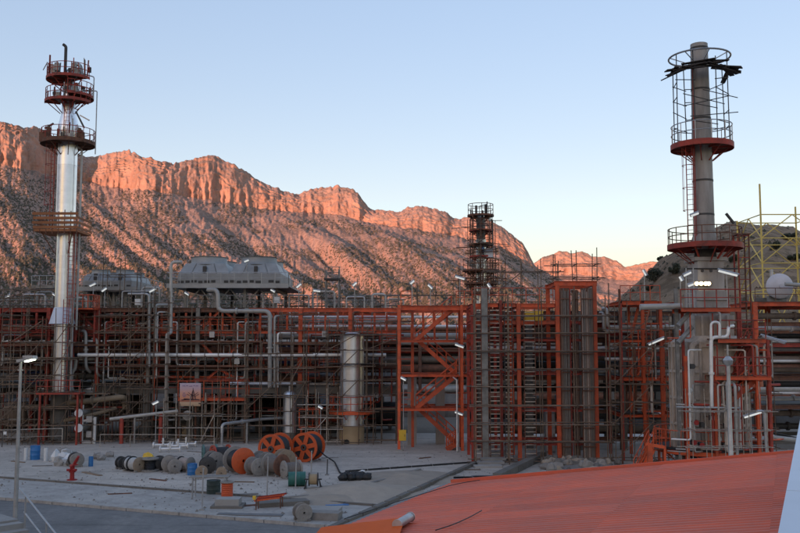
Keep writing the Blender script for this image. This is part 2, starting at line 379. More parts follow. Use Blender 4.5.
mountain('distant_ridge', far_sky, far_cliff, 2600, 3600, 300, 1400, 420, 36, 8.7, 40, 'farther pink cliffs beyond the end of the ridge')

def hill(name, pts, Rn, Rt, umin, umax, label):
    us = np.linspace(umin, umax, 240); t = np.linspace(0, 2, 110)
    vs = np.interp(us, [p[0] for p in pts], [p[1] for p in pts]); vs = np.convolve(np.pad(vs, 8, 'edge'), np.ones(17) / 17, 'valid')
    el = np.tan(np.arctan((CV - vs) / F) + PITCH); ax = (us - CU) / F; nrm = np.sqrt(1 + ax ** 2)
    U, Tt = np.meshgrid(us, t, indexing='ij')
    zt = np.maximum(CH + Rt * (el / nrm)[:, None], 0.0)
    r = Rn + (Rt - Rn) * Tt; s = np.where(Tt < 1, np.sin(np.clip(Tt, 0, 1) * np.pi / 2) ** 1.35, np.cos(np.clip(Tt - 1, 0, 1) * np.pi / 2))
    z = zt * s - 0.5 + (fbm(U * 0.03, Tt * 4, 5) - 0.5) * 7 * np.clip(s, 0, 1) * np.clip(zt / 20, 0, 1)
    P = np.stack([r * (ax / nrm)[:, None], r / nrm[:, None], z], -1)
    grid_obj(name, P, HILL, label=label); return us, t, P
hus, ht, HP = hill('hill', [(440, 345), (560, 330), (600, 307), (622, 296), (640, 281), (656, 266), (668, 253), (690, 243), (720, 231), (742, 226), (765, 225), (785, 229), (800, 235), (860, 255), (950, 285), (1100, 330), (1300, 345)], 150, 300, 440, 1300, 'rounded brown hill behind the plant')

# the ridge behind the photographer, to the sunset side, that keeps the plant in shade
def shade_ridge():
    n, k = 90, 24
    s = np.linspace(-1900, 2100, n); t = np.linspace(-1, 1, k); S, Tt = np.meshgrid(s, t, indexing='ij')
    c = -Vector((sdir.x, sdir.y)).normalized(); px, py = -c.y, c.x      # along the ridge; +s lies on the side of the mountain's left end
    Hh = np.interp(s, [-1900, -700, -300, 0, 300, 540, 800, 1200, 1600, 2100], [80, 110, 135, 128, 138, 146, 176, 225, 275, 290])
    Hh = Hh[:, None] + (fbm(S * 0.008, S * 0 + 2, 4) - 0.5) * 22
    z = Hh * np.cos(Tt * np.pi / 2) ** 1.2 - 1.0 + (fbm(S * 0.02, Tt * 5, 4) - 0.5) * 12 * (1 - Tt ** 2)
    d = -900 + Tt * 420
    P = np.stack([px * S + c.x * d, py * S + c.y * d, z], -1)
    grid_obj('ridge', P, HILL, label='ridge on the sunset side that shades the plant')
shade_ridge()

def scatter_shrubs():
    """thousands of dark shrubs on the scree: nobody could count them"""
    vs = []; fs = []; r = random.Random(3)
    nU, nT, _ = PM.shape; k = 0; V = []; Fq = []
    oct_ = [(1, 0, .1), (.3, .95, .15), (-.8, .6, .1), (-.8, -.6, .15), (.3, -.95, .1), (.05, .05, .95)]
    of = [(0, 1, 5), (1, 2, 5), (2, 3, 5), (3, 4, 5), (4, 0, 5)]
    while k < 42000:
        i = r.randrange(0, nU - 1); j = int((r.random() ** 0.55) * (nT - 3)); u = us[i]
        if not (-260 < u < 760): continue
        p = PM[i, j] + (PM[i + 1, j + 1] - PM[i, j]) * r.random()
        dens = float(fbm(np.array([u * 0.03]), np.array([j * 0.09]), 4)[0])
        low = 1 - j / nT
        lim = 0.42 + 0.45 * low + (0.2 if u < 170 else 0)
        if dens > lim * 1.0 or r.random() > 0.35 + 0.6 * low: continue
        s = r.uniform(0.8, 2.2) * (1.45 if low > 0.55 else 1.0); a = r.random() * 6.28; ca, sa = math.cos(a) * s, math.sin(a) * s
        b = len(V)
        for x, y, z in oct_:
            q = r.uniform(.75, 1.2); V.append((p[0] + (x * ca - y * sa) * q, p[1] + (x * sa + y * ca) * q, p[2] + (z * 1.5 - 0.35) * s * q))
        Fq += [tuple(b + e for e in f) for f in of]; k += 1
    me = mesh_of('shrubs', V, Fq, 'shrub', False); o = bpy.data.objects.new('shrubs', me); col.objects.link(o)
    tag(o, 'scattered dark shrubs dotting the scree slopes of the mountain', 'shrubs', kind='stuff')
scatter_shrubs()

# ------------------------------------------------------------------ ground, road, kerb
def ground_mat(name, c, c2, c3, sc, rough=0.9, bump=0.25):
    m = bpy.data.materials.new(name); m.use_nodes = True; n = m.node_tree; N = n.nodes; L = n.links
    b = N['Principled BSDF']; b.inputs['Roughness'].default_value = rough; b.inputs['Specular IOR Level'].default_value = 0.25
    g = N.new('ShaderNodeNewGeometry')
    def noise(s, d=8, st=(1, 1, 1)):
        mp = N.new('ShaderNodeMapping'); mp.inputs['Scale'].default_value = st; L.new(g.outputs['Position'], mp.inputs[0])
        t = N.new('ShaderNodeTexNoise'); t.inputs['Scale'].default_value = s; t.inputs['Detail'].default_value = d; t.inputs['Roughness'].default_value = 0.68
        L.new(mp.outputs[0], t.inputs['Vector']); return t.outputs['Fac']
    r = N.new('ShaderNodeValToRGB'); e = r.color_ramp.elements; e[0].position = 0.33; e[0].color = (*c2, 1); e[1].position = 0.60; e[1].color = (*c, 1)
    L.new(noise(sc), r.inputs[0])
    r2 = N.new('ShaderNodeValToRGB'); e = r2.color_ramp.elements; e[0].position = 0.56; e[0].color = (0, 0, 0, 1); e[1].position = 0.70; e[1].color = (1, 1, 1, 1)
    L.new(noise(sc * 0.45, 6, (1, 0.6, 1)), r2.inputs[0])
    x = N.new('ShaderNodeMix'); x.data_type = 'RGBA'; L.new(r2.outputs[0], x.inputs[0]); L.new(r.outputs[0], x.inputs[6]); x.inputs[7].default_value = (*c3, 1)
    fine = N.new('ShaderNodeValToRGB'); e = fine.color_ramp.elements; e[0].position = 0.3; e[0].color = (.72, .72, .72, 1); e[1].position = 0.65; e[1].color = (1.08, 1.08, 1.08, 1)
    L.new(noise(3.0, 8), fine.inputs[0])
    y = N.new('ShaderNodeMix'); y.data_type = 'RGBA'; y.blend_type = 'MULTIPLY'; y.inputs[0].default_value = 0.8
    L.new(x.outputs[2], y.inputs[6]); L.new(fine.outputs[0], y.inputs[7]); L.new(y.outputs[2], b.inputs['Base Color'])
    if name in ('yard', 'asphalt'):
        def layer(fac, lo, hi, dark, prev):
            rr = N.new('ShaderNodeValToRGB'); e = rr.color_ramp.elements; e[0].position = lo; e[0].color = (dark, dark, dark, 1); e[1].position = hi; e[1].color = (1, 1, 1, 1); L.new(fac, rr.inputs[0])
            z = N.new('ShaderNodeMix'); z.data_type = 'RGBA'; z.blend_type = 'MULTIPLY'; z.inputs[0].default_value = 1.0; L.new(prev, z.inputs[6]); L.new(rr.outputs[0], z.inputs[7]); return z.outputs[2]
        c_ = layer(noise(1.0, 4, (0.10, 0.9, 1)), 0.36, 0.46, 0.80, y.outputs[2])       # tracks along the yard
        c_ = layer(noise(0.55, 7), 0.30, 0.38, 0.70, c_)                                 # oil and water stains
        L.new(c_, b.inputs['Base Color'])
    bp = N.new('ShaderNodeBump'); bp.inputs['Strength'].default_value = bump; bp.inputs['Distance'].default_value = 0.06
    L.new(noise(5.0, 9), bp.inputs['Height']); L.new(bp.outputs[0], b.inputs['Normal'])
    MATS[name] = m; return m
ground_mat('earth', (0.23, 0.185, 0.14), (0.15, 0.12, 0.092), (0.26, 0.21, 0.16), 0.05)
ground_mat('yard', (0.55, 0.485, 0.415), (0.41, 0.36, 0.305), (0.58, 0.50, 0.41), 0.16)
ground_mat('asphalt', (0.225, 0.215, 0.205), (0.165, 0.16, 0.152), (0.26, 0.245, 0.225), 0.22)
ground_mat('kerbstone', (0.44, 0.41, 0.37), (0.33, 0.305, 0.275), (0.48, 0.44, 0.385), 0.6)

def sheet(name, pts, m, kind='structure', label=None):
    me = mesh_of(name, pts, [tuple(range(len(pts)))], m, False); o = bpy.data.objects.new(name, me); col.objects.link(o)
    o['kind'] = kind
    if label: o['label'] = label
    return o
gx = 9000
sheet('ground', [(-gx, -gx, 0), (gx, -gx, 0), (gx, gx, 0), (-gx, gx, 0)], 'earth', label='bare earth around the plant')
k0, k1 = gp(0, 500), gp(310, 527); kd = (k1 - k0).normalized(); kn = Vector((-kd.y, kd.x, 0))   # kn points away from the camera
A = k0 - kd * 70; B = k0 + kd * 26
rw = 7.5
sheet('road', [A - kn * rw + Vector((0, 0, .004)), B - kn * rw + Vector((0, 0, .004)), B + Vector((0, 0, .004)), A + Vector((0, 0, .004))], 'asphalt', label='grey asphalt service road')
yz = Vector((0, 0, 0.13))
sheet('yard', [A + kn * .3 + yz, B + kn * .3 + yz, Vector((26, 46, .13)), Vector((60, 46, .13)), Vector((60, 85, .13)), Vector((-90, 85, .13))], 'yard', label='dusty concrete yard in front of the pipe racks')
kerb = T('kerb', 'concrete kerb and gutter strip along the road', None, A, kind='structure')
Lk = (B - A).length; nk = 60
for i in range(nk):
    a = A + kd * (Lk * i / nk + .02) + kn * 0.16; b_ = A + kd * (Lk * (i + 1) / nk - .02) + kn * 0.16
    kerb.bar('kerb_stone', a + Vector((0, 0, .07)), b_ + Vector((0, 0, .07)), 0.30, 'kerbstone', 0.17)
# second, inner kerb line that bounds the paved strip
inner = T('inner_kerb', 'low concrete edging set back from the road', None, A + kn * 5.0, kind='structure')
for i in range(nk):
    a = A + kd * (Lk * i / nk + .02) + kn * 5.4; b_ = A + kd * (Lk * (i + 1) / nk - .02) + kn * 5.4
    inner.bar('kerb_stone', a + Vector((0, 0, .17)), b_ + Vector((0, 0, .17)), 0.16, 'dark_concrete', 0.13)
sheet('pavement', [A + kn * .32 + yz * 1.03, B + kn * .32 + yz * 1.03, B + kn * 5.3 + yz * 1.03, A + kn * 5.3 + yz * 1.03], 'kerbstone', label='paler paved strip beside the road')
YZ = 0.13
def yp(u, v): return gp(u, v, YZ)

# ------------------------------------------------------------------ generic plant builders
def jit(a): return random.uniform(-a, a)

def railing(t, pts, m, h=1.1, parent=None, step=1.5, r=0.03, mid=True):
    pts = [Vector(p) for p in pts]
    for a, b in zip(pts, pts[1:]):
        n = max(1, round((b - a).length / step))
        for i in range(n + 1):
            p = a + (b - a) * i / n; t.tube('rail_post', p, p + Vector((0, 0, h)), r, m, parent)
        t.tube('hand_rail', a + Vector((0, 0, h)), b + Vector((0, 0, h)), r, m, parent)
        if mid: t.tube('mid_rail', a + Vector((0, 0, h * .55)), b + Vector((0, 0, h * .55)), r * .8, m, parent)

def ring_platform(t, c, r0, r1, z, m, rail_m=None, a0=0.0, a1=2 * math.pi, h=1.1, toe=0.22, posts=14, deckm='dark_steel', brackets=8):
    c = Vector((c[0], c[1], 0)); rail_m = rail_m or m; full = abs(a1 - a0 - 2 * math.pi) < 1e-3
    b = MB(); b.ringbox(r0, r1, z - 0.05, z, 32, c, a0, a1); pl = t.mesh('platform', b, deckm)
    b = MB(); b.ringbox(r1, r1 + 0.03, z - toe, z + 0.1, 32, c, a0, a1); t.mesh('toe_plate', b, m, pl)
    for k in range(brackets):
        a = a0 + (a1 - a0) * (k + .5) / brackets; d = Vector((math.cos(a), math.sin(a), 0))
        t.bar('bracket', c + d * r0 + Vector((0, 0, z - .16)), c + d * (r1 - .03) + Vector((0, 0, z - .16)), .08, m, .14, pl)
        t.bar('brace', c + d * (r0 * 1.0) + Vector((0, 0, z - (r1 - r0) * .8)), c + d * (r1 - .25) + Vector((0, 0, z - .2)), .06, m, .06, pl)
    if h:
        for k in range(posts + (0 if full else 1)):
            a = a0 + (a1 - a0) * k / posts; d = Vector((math.cos(a), math.sin(a), 0)) * (r1 - .05)
            t.tube('rail_post', c + d + Vector((0, 0, z)), c + d + Vector((0, 0, z + h)), .03, rail_m, pl)
        for q in (1.0, .55):
            b = MB(); b.hoop(r1 - .05, z + h * q, .032, 32, c, a0, a1); t.mesh('hand_rail', b, rail_m, pl)
    return pl

def ladder(t, p0, p1, face, w=0.45, m='red_steel', cage=True, rung=0.32, r=0.035, name='ladder'):
    p0, p1 = Vector(p0), Vector(p1); f = Vector(face).normalized(); s = Vector((0, 0, 1)).cross(f).normalized() * (w / 2)
    b = MB(); b.tube(p0 - s, p1 - s, r, 6); b.tube(p0 + s, p1 + s, r, 6); n = int((p1 - p0).length / rung)
    for i in range(1, n):
        p = p0 + (p1 - p0) * i / n; b.tube(p - s, p + s, .018, 5)
    o = t.mesh(name, b, m)
    if cage and (p1 - p0).length > 3:
        b = MB(); q = p0 + Vector((0, 0, 2.2)); H = p1.z - q.z; nh = max(2, int(H / 1.1)); a_ = math.atan2(f.y, f.x)
        for i in range(nh + 1):
            b.hoop(.38, 0, .022, 12, q + Vector((0, 0, H * i / nh)) + f * .3, a_ - 2.1, a_ + 2.1)
        for k in range(5):
            aa = a_ - 1.9 + 3.8 * k / 4; d = Vector((math.cos(aa), math.sin(aa), 0)) * .38 + f * .3
            b.tube(q + d, q + d + Vector((0, 0, H)), .014, 4)
        t.mesh('ladder_cage', b, m, o)
    return o

def scaffold(name, label, x0, x1, y0, y1, z0, z1, dx=1.8, lift=1.6, m='scaffold_tube', decks=(), ny=2, diag=True, group='tube scaffolds round the plant', r=0.035, rails=False, zb=None, deckm='plank'):
    t = T(name, label, 'scaffold', ((x0 + x1) / 2, (y0 + y1) / 2, z0), group)
    nx = max(1, round((x1 - x0) / dx)); ys = [y0 + (y1 - y0) * j / max(1, ny - 1) for j in range(ny)]
    nl = max(1, int((z1 - z0) / lift))
    for i in range(nx + 1):
        x = x0 + (x1 - x0) * i / nx
        for y in ys:
            t.tube('standard', (x + jit(.05), y, z0), (x + jit(.09), y, z1 + random.uniform(.2, 1.3)), r, m)
    for k in range(nl + 1):
        z = z0 + .25 + k * lift
        if z > z1 + .3: break
        for y in ys:
            zz = z + jit(.06); t.tube('ledger', (x0 - random.uniform(.15, .7), y - .06, zz + jit(.05)), (x1 + random.uniform(.15, .7), y - .06, zz + jit(.05)), r, m)
            if rails: t.tube('guard_rail', (x0 - .2, y - .06, zz + .9), (x1 + .2, y - .06, zz + .9 + jit(.04)), r * .85, m)
        for i in range(nx + 1):
            x = x0 + (x1 - x0) * i / nx + .06
            t.tube('transom', (x, y0 - random.uniform(.1, .6), z + .07), (x, y1 + random.uniform(.1, .4), z + .07), r, m)
        if k in decks:
            nb = max(2, int((y1 - y0) / .3))
            for j in range(nb):
                y = y0 + .15 + j * .3
                if y > y1: break
                t.box('deck_board', ((x0 + x1) / 2 + jit(.3), y, z + .13), (x1 - x0 + .5, .25, .045), deckm)
    if diag:
        for k in range(0, nl, 2):
            for i in range(0, nx, 3):
                a = x0 + (x1 - x0) * i / nx; b = x0 + (x1 - x0) * min(nx, i + 2) / nx; z = z0 + .3 + k * lift
                if random.random() < .6: t.tube('diagonal', (a, y0 - .1, z), (b, y0 - .1, min(z1, z + lift * 2)), r, m)
    return t

def hpipe(u0, u1, v, Y, dpx, m, label, group, name='pipe', flange=True):
    """a straight pipe lying along the rack"""
    p0, p1 = pix(u0, v, Y), pix(u1, v, Y); p1.z = p0.z; r = dpx / 2 * Y / F
    t = T(name, label, 'pipe', p0, group)
    t.tube('pipe_run', p0, p1, r, m, kind='pipe')
    if flange:
        n = max(1, int((p1 - p0).length / 9))
        for i in range(n):
            q = p0 + (p1 - p0) * ((i + random.uniform(.2, .8)) / n); d = (p1 - p0).normalized()
            t.tube('flange', q - d * .09, q + d * .09, r * 1.45, m, kind='pipe')
    return t

def bent_pipe(pts, r, m, label, group=None, flanges=(), name='bent_pipe'):
    pts = [Vector(p) for p in pts]
    t = T(name, label, 'pipe', pts[-1] if pts[-1].z < pts[0].z else pts[0], group)
    b = MB(); b.sweep(pts, r, 12); t.mesh('pipe_run', b, m)
    for a, q in zip(pts, pts[1:]):
        d = (q - a)
        if d.length > 3: 
            p = a + d * random.uniform(.35, .65); e = d.normalized() * .07; t.tube('flange', p - e, p + e, r * 1.5, m, kind='pipe')
    return t

def floodlight(u, v, Y, ang, ln, base_z, label, lit=True, pole='galv', wd=0.14):
    """fluorescent floodlight: pole from what carries it, arm, housing, diffuser"""
    p = pix(u, v, Y); L_ = ln * Y / F * (.85 if ln < 14 else 1.0)
    t = T('floodlight', label, 'floodlight', (p.x, p.y + .25, base_z), 'floodlights on the plant')
    if base_z is not None: t.tube('pole', (p.x, p.y + .25, base_z), (p.x, p.y + .25, p.z + .1), .035, pole)
    t.tube('arm', (p.x, p.y + .25, p.z + .1), (p.x, p.y, p.z + .02), .025, pole)
    d = Vector((math.cos(ang), -.15, math.sin(ang))).normalized() * L_ / 2
    tl = R(-35)
    t.put('housing', unit('box', 'galv'), segM(p - d * 1.06, p + d * 1.06, wd * 1.7, .1, roll=tl))
    nrm = segM(p - d, p + d, 1, 1, roll=tl); off = Vector((nrm[0][1], nrm[1][1], nrm[2][1]))
    if off.y > 0: off = -off
    t.put('diffuser', unit('box', 'diffuser' if lit else 'cladding_white'), segM(p - d * .94 + off * .06, p + d * .94 + off * .06, wd, .05, roll=tl))
    return t

def stair(t, p0, p1, width_dir, width, m, tread_m=None, rail=True, n=None):
    p0, p1 = Vector(p0), Vector(p1); wd = Vector(width_dir).normalized() * width; n = n or max(4, int(abs(p1.z - p0.z) / .21))
    for s in (0, 1):
        st = t.bar('stringer', p0 + wd * s, p1 + wd * s, .08, m, .30)
        if rail:
            k = 4
            for i in range(k + 1):
                q = p0 + wd * s + (p1 - p0) * i / k; t.tube('rail_post', q, q + Vector((0, 0, 1.05)), .028, m)
            for h in (1.05, .55): t.tube('hand_rail', p0 + wd * s + Vector((0, 0, h)), p1 + wd * s + Vector((0, 0, h)), .032, m)
    run = (p1 - p0); run.z = 0; rl = run.length / n; ang = math.atan2(run.y, run.x)
    for i in range(n):
        q = p0 + (p1 - p0) * (i + .5) / n + wd * .5
        t.box('tread', q, (max(.2, rl * .9), width * .94, .04), tread_m or m, ang)

def frame(t, xs, ys, zs, colm, beamm, cw=.3, bw=.28, z0=None, skip=lambda i, j, k: False):
    z0 = YZ if z0 is None else z0
    for i, x in enumerate(xs):
        for j, y in enumerate(ys):
            t.beam('column', (x, y, z0), (x, y, zs[-1]), cw, colm(i, j) if callable(colm) else colm)
    for k, z in enumerate(zs):
        for j, y in enumerate(ys):
            for i in range(len(xs) - 1):
                if skip(i, j, k): continue
                t.beam('beam', (xs[i] + cw / 2, y, z - bw / 2 - .003 * k), (xs[i + 1] - cw / 2, y, z - bw / 2 - .003 * k), bw * .7, beamm(i, k) if callable(beamm) else beamm, bw)
        for i, x in enumerate(xs):
            for j in range(len(ys) - 1):
                t.beam('cross_beam', (x, ys[j] + cw / 2, z - bw / 2), (x, ys[j + 1] - cw / 2, z - bw / 2), bw * .7, beamm(min(i, len(xs) - 2), k) if callable(beamm) else beamm, bw)

def clad_column(t, c, r, z0, z1, m='stainless', band=1.15):
    n = max(1, round((z1 - z0) / band)); h = (z1 - z0) / n
    key = ('band', round(r, 3), round(h, 3), m)
    if key not in UNITS:
        b = MB(); b.lathe([(r, 0), (r, h - .03), (r + .018, h - .03), (r + .018, h + .02), (r, h + .02)], 32); UNITS[key] = b.mesh('cladding_band', m)
    for i in range(n):
        t.put('cladding_band', UNITS[key], Matrix.Translation((c[0], c[1], z0 + i * h)) @ Matrix.Rotation(i * 1.3, 4, 'Z'))

# ------------------------------------------------------------------ pipe rack along the left half
YF = 79.0
RYS = [YF, YF + 7.5, YF + 15.0]
rack_u = [-52, -3, 47, 97, 148, 197, 246, 300, 350, 399]
rxs = [X(u, YF) for u in rack_u]
zt = [Z(387, YF), Z(366, YF), Z(342, YF), Z(331, YF), Z(308, YF)]
rack = T('pipe_rack', 'long multi-tier steel pipe rack of red and orange beams on concrete legs', 'pipe rack', (rxs[4], YF, YZ))
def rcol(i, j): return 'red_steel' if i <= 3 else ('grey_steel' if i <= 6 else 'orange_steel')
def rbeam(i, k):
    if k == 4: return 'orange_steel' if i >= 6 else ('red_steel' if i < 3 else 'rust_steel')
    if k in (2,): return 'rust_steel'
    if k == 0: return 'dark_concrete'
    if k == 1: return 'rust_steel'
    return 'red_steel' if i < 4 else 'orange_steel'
for i, x in enumerate(rxs):
    for j, y in enumerate(RYS):
        cw = .62 if i >= 4 else .5
        t0 = zt[0] + .3
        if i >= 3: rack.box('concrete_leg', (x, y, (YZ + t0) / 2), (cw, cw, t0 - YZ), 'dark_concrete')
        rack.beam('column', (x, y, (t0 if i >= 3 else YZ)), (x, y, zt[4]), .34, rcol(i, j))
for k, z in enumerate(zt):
    bw = [.55, .3, .3, .22, .36][k]
    for j, y in enumerate(RYS):
        for i in range(len(rxs) - 1):
            kind = 'box' if k == 0 else 'ibeam'
            if k == 0 and i < 3: continue
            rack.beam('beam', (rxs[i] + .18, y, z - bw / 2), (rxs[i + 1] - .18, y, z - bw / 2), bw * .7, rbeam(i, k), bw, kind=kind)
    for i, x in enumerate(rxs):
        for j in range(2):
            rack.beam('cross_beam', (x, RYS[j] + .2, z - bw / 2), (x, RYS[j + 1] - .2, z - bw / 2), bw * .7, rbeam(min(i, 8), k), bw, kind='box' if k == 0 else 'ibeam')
for i in range(len(rxs) - 1):                     # stub posts between the two upper beams, and deck plates added to block sky light
    m = 'red_steel' if i < 4 else 'orange_steel'
    for f in (.25, .5, .75):
        x = rxs[i] + (rxs[i + 1] - rxs[i]) * f
        rack.beam('stub_post', (x, YF, zt[3]), (x, YF, zt[4] - .42), .17, m)
    for k, y0 in ((4, 0), (2, 1), (0, 0), (0, 1), (4, 1)):
        xa, xb = rxs[i] + .2, rxs[i + 1] - .2
        if (k == 4 and i in (6, 7, 8)) : continue
        rack.box('deck_plate', ((xa + xb) / 2, (RYS[y0] + RYS[y0 + 1]) / 2, zt[k] + .03), (xb - xa + .36, 7.1, .05), 'dark_steel' if k else 'dark_concrete')
rt_ = random.Random(77)
for _ in range(270):                              # thin ties, hangers and struts that clutter every bay
    u = rt_.uniform(-10, 392); Yc = YF + rt_.choice([-.3, -.2, .6, 2.0, 4.0, 6.5]); v = rt_.uniform(312, 425); m = rt_.choice(['red_steel', 'rust_steel', 'rust_steel', 'orange_steel', 'grey_steel', 'red_steel'] if u > 110 else ['red_steel', 'rust_steel', 'red_steel', 'grey_steel', 'rust_steel'])
    p = pix(u, v, Yc)
    if rt_.random() < .6: q = p + Vector((rt_.uniform(1.5, 5), 0, 0))
    else: q = p + Vector((0, 0, -min(rt_.uniform(1, 3.5), p.z - YZ)))
    rack.bar('tie', p, q, rt_.uniform(.05, .13), m)
# chevron braces in the bay of the air cooler
def brace(u0, v0, u1, v1, m='orange_steel', w=.2, Y=YF - .05): rack.beam('brace', pix(u0, v0, Y), pix(u1, v1, Y), w, m)
brace(203, 327, 222, 309); brace(222, 309, 243, 327); brace(201, 342, 219, 362); brace(219, 362, 243, 342)
brace(205, 381, 219, 369); brace(219, 369, 241, 381)
brace(40, 330, 62, 310, 'red_steel'); brace(3, 345, 40, 330, 'red_steel'); brace(75, 310, 95, 328, 'red_steel')
railing(rack, [(rxs[0], YF - .25, zt[4]), (rxs[3], YF - .25, zt[4])], 'rust_steel', step=1.3)
railing(rack, [(rxs[5], YF - .25, zt[4]), (rxs[9], YF - .25, zt[4])], 'grey_steel', step=1.3)
railing(rack, [(rxs[0], RYS[1], zt[4]), (rxs[9], RYS[1], zt[4])], 'grey_steel', step=1.6)
railing(rack, [(rxs[0], RYS[2], zt[4]), (rxs[9], RYS[2], zt[4])], 'grey_steel', step=1.8)

for (i0, i1, k, m) in ((0, 4, 2, 'red_steel'), (4, 7, 3, 'orange_steel'), (6, 9, 3, 'orange_steel'), (0, 3, 3, 'red_steel'), (3, 5, 1, 'orange_steel'), (6, 8, 1, 'orange_steel'), (8, 9, 2, 'orange_steel')):
    railing(rack, [(rxs[i0], YF - .32, zt[k]), (rxs[i1], YF - .32, zt[k])], m, h=1.0, step=1.2, r=.028)
# pipes on the rack, tier by tier
g = 'pipes lying along the pipe rack'
wp = hpipe(78, 386, 355, YF - .75, 3.8, 'white_pipe', 'bright white clad pipe along the front of the middle tier', g)
for u in range(84, 386, 25):
    q = pix(u, 357.3, YF - .75); wp.bar('bracket', q + Vector((0, -.2, -.03)), Vector((q.x, YF + .1, q.z - .03)), .1, 'rust_steel', .12)
hpipe(230, 296, 383.5, YF - .4, 3.2, 'cladding_white', 'pale bluish pipe on the concrete beam below the tall bent pipes', g)
hpipe(248, 336, 389.5, YF + .9, 8.5, 'dark_concrete', 'fat dusty grey insulated pipe on the lower tier', g)
hpipe(255, 470, 326.5, YF + 1.3, 3.2, 'white_pipe', 'white pipe seen between the two top orange beams', g)
hpipe(300, 470, 336, YF + 2.4, 6.0, 'grey_pipe', 'thick pale grey pipe behind the stair tower top', g)
hpipe(260, 470, 317, YF + 2.0, 2.6, 'white_pipe', 'thin pale pipe just under the top beam', g)
hpipe(310, 398, 384, YF + 1.6, 2.8, 'white_pipe', 'white pipe on the lower tier beside the clad column', g)
hpipe(150, 246, 377, YF + .5, 2.0, 'orange_steel', 'thin orange line under the middle tier', g)
hpipe(60, 150, 392, YF + .6, 3.0, 'grey_pipe', 'slim grey pipe low among the scaffolds', g)
rs = random.Random(11)
mm = ['brown_pipe', 'grey_pipe', 'brown_pipe', 'rust_steel', 'grey_pipe', 'red_steel', 'grey_pipe', 'rust_steel']
tier_lab = {318: 'pipe under the top deck, half hidden in the rack', 336: 'pipe on the upper tier, half hidden in the rack', 350: 'pipe on the middle tier, half hidden in the rack', 359: 'pipe behind the white clad pipe, half hidden', 371: 'pipe on the third tier, half hidden in the rack', 380: 'pipe above the concrete beams, half hidden'}
for v0 in (318, 336, 350, 359, 371, 380):
    for q in range(6):
        Y = YF + 2.0 + q * 2.0 + rs.uniform(-.3, .3); zz = Z(v0, YF); v = 345 - (zz - CH) * F / Y + rs.uniform(-1.5, 1.5)
        ua, ub = (-55, 398) if rs.random() < .6 else ((-55, rs.uniform(180, 330)) if rs.random() < .5 else (rs.uniform(60, 230), 398))
        m = mm[rs.randrange(8)]
        hpipe(ua, ub, v, Y, rs.uniform(2.5, 6.5), m, {'brown_pipe': 'dark brown ', 'grey_pipe': 'dusty grey ', 'rust_steel': 'rusty ', 'red_steel': 'dull red ', 'dark_steel': 'black '}[m] + tier_lab[v0], g)
# cable trays
for (u0, u1, v, Y) in ((110, 262, 341.5, YF - .5), (110, 246, 366, YF - .5), (262, 398, 343, YF - .5), (0, 110, 345, YF - .5), (290, 398, 367, YF - .6)):
    p0, p1 = pix(u0, v, Y), pix(u1, v, Y)
    t = T('cable_tray', {341.5: 'rusty brown cable tray above the white pipe', 366: 'rusty brown cable tray below the white pipe', 343: 'brown cable tray behind the clad column', 345: 'brown cable tray across the red bays', 367: 'lower brown cable tray beside the clad column'}[v], 'cable tray', p0)
    for s in (-.28, .28): t.bar('side_rail', p0 + Vector((0, s, 0)), p1 + Vector((0, s, 0)), .03, 'rust_steel', .16)
    t.bar('tray_floor', p0 + Vector((0, 0, -.06)), p1 + Vector((0, 0, -.06)), .53, 'rust_steel', .02)
    for s in (-.16, 0, .15): t.tube('cable', p0 + Vector((0, s, .0)), p1 + Vector((0, s, .0)), .05, 'cable_brown')
    n = int((p1 - p0).length / 3)
    for i in range(n + 1):
        q = p0 + (p1 - p0) * i / n; t.bar('hanger', q + Vector((0, 0, -.09)), (q.x, YF, q.z - .09), .06, 'rust_steel')

# equipment added behind and inside the rack, mostly dark-coloured to keep its bays dark
def hvessel(u0, u1, v, Y, dpx, m, label, axis_y=False, group=None, saddle='dark_concrete', zbase=None):
    p0, p1 = pix(u0, v, Y), pix(u1, v, Y); p1.z = p0.z; r = dpx / 2 * Y / F; zb = YZ if zbase is None else zbase
    t = T('horizontal_vessel', label, 'vessel', ((p0.x + p1.x) / 2, Y, zb), group); L_ = (p1 - p0).length
    prof = [(0, -.5 * r), (r * .45, -.42 * r), (r * .8, -.22 * r), (r, 0), (r, L_), (r * .8, L_ + .22 * r), (r * .45, L_ + .42 * r), (0, L_ + .5 * r)]
    M = Matrix.Rotation(R(90), 3, 'Y'); b = MB(); b.lathe(prof, 24, p0, M=M); t.mesh('shell', b, m)
    for f in (.2, .8):
        q = p0 + (p1 - p0) * f; t.box('saddle', (q.x, Y, (q.z - r * .7 + zb) / 2), (.35, r * 1.6, q.z - r * .7 - zb), saddle)
        t.tube('band', q - Vector((.08, 0, 0)), q + Vector((.08, 0, 0)), r * 1.03, m, kind='pipe')
    t.tube('nozzle', (p0.x + L_ * .5, Y, p0.z + r * .9), (p0.x + L_ * .5, Y, p0.z + r + .5), r * .25, m, kind='pipe')
    t.tube('nozzle', (p0.x + L_ * .3, Y, p0.z + r * .9), (p0.x + L_ * .3, Y, p0.z + r + .4), r * .18, m, kind='pipe')
    return t
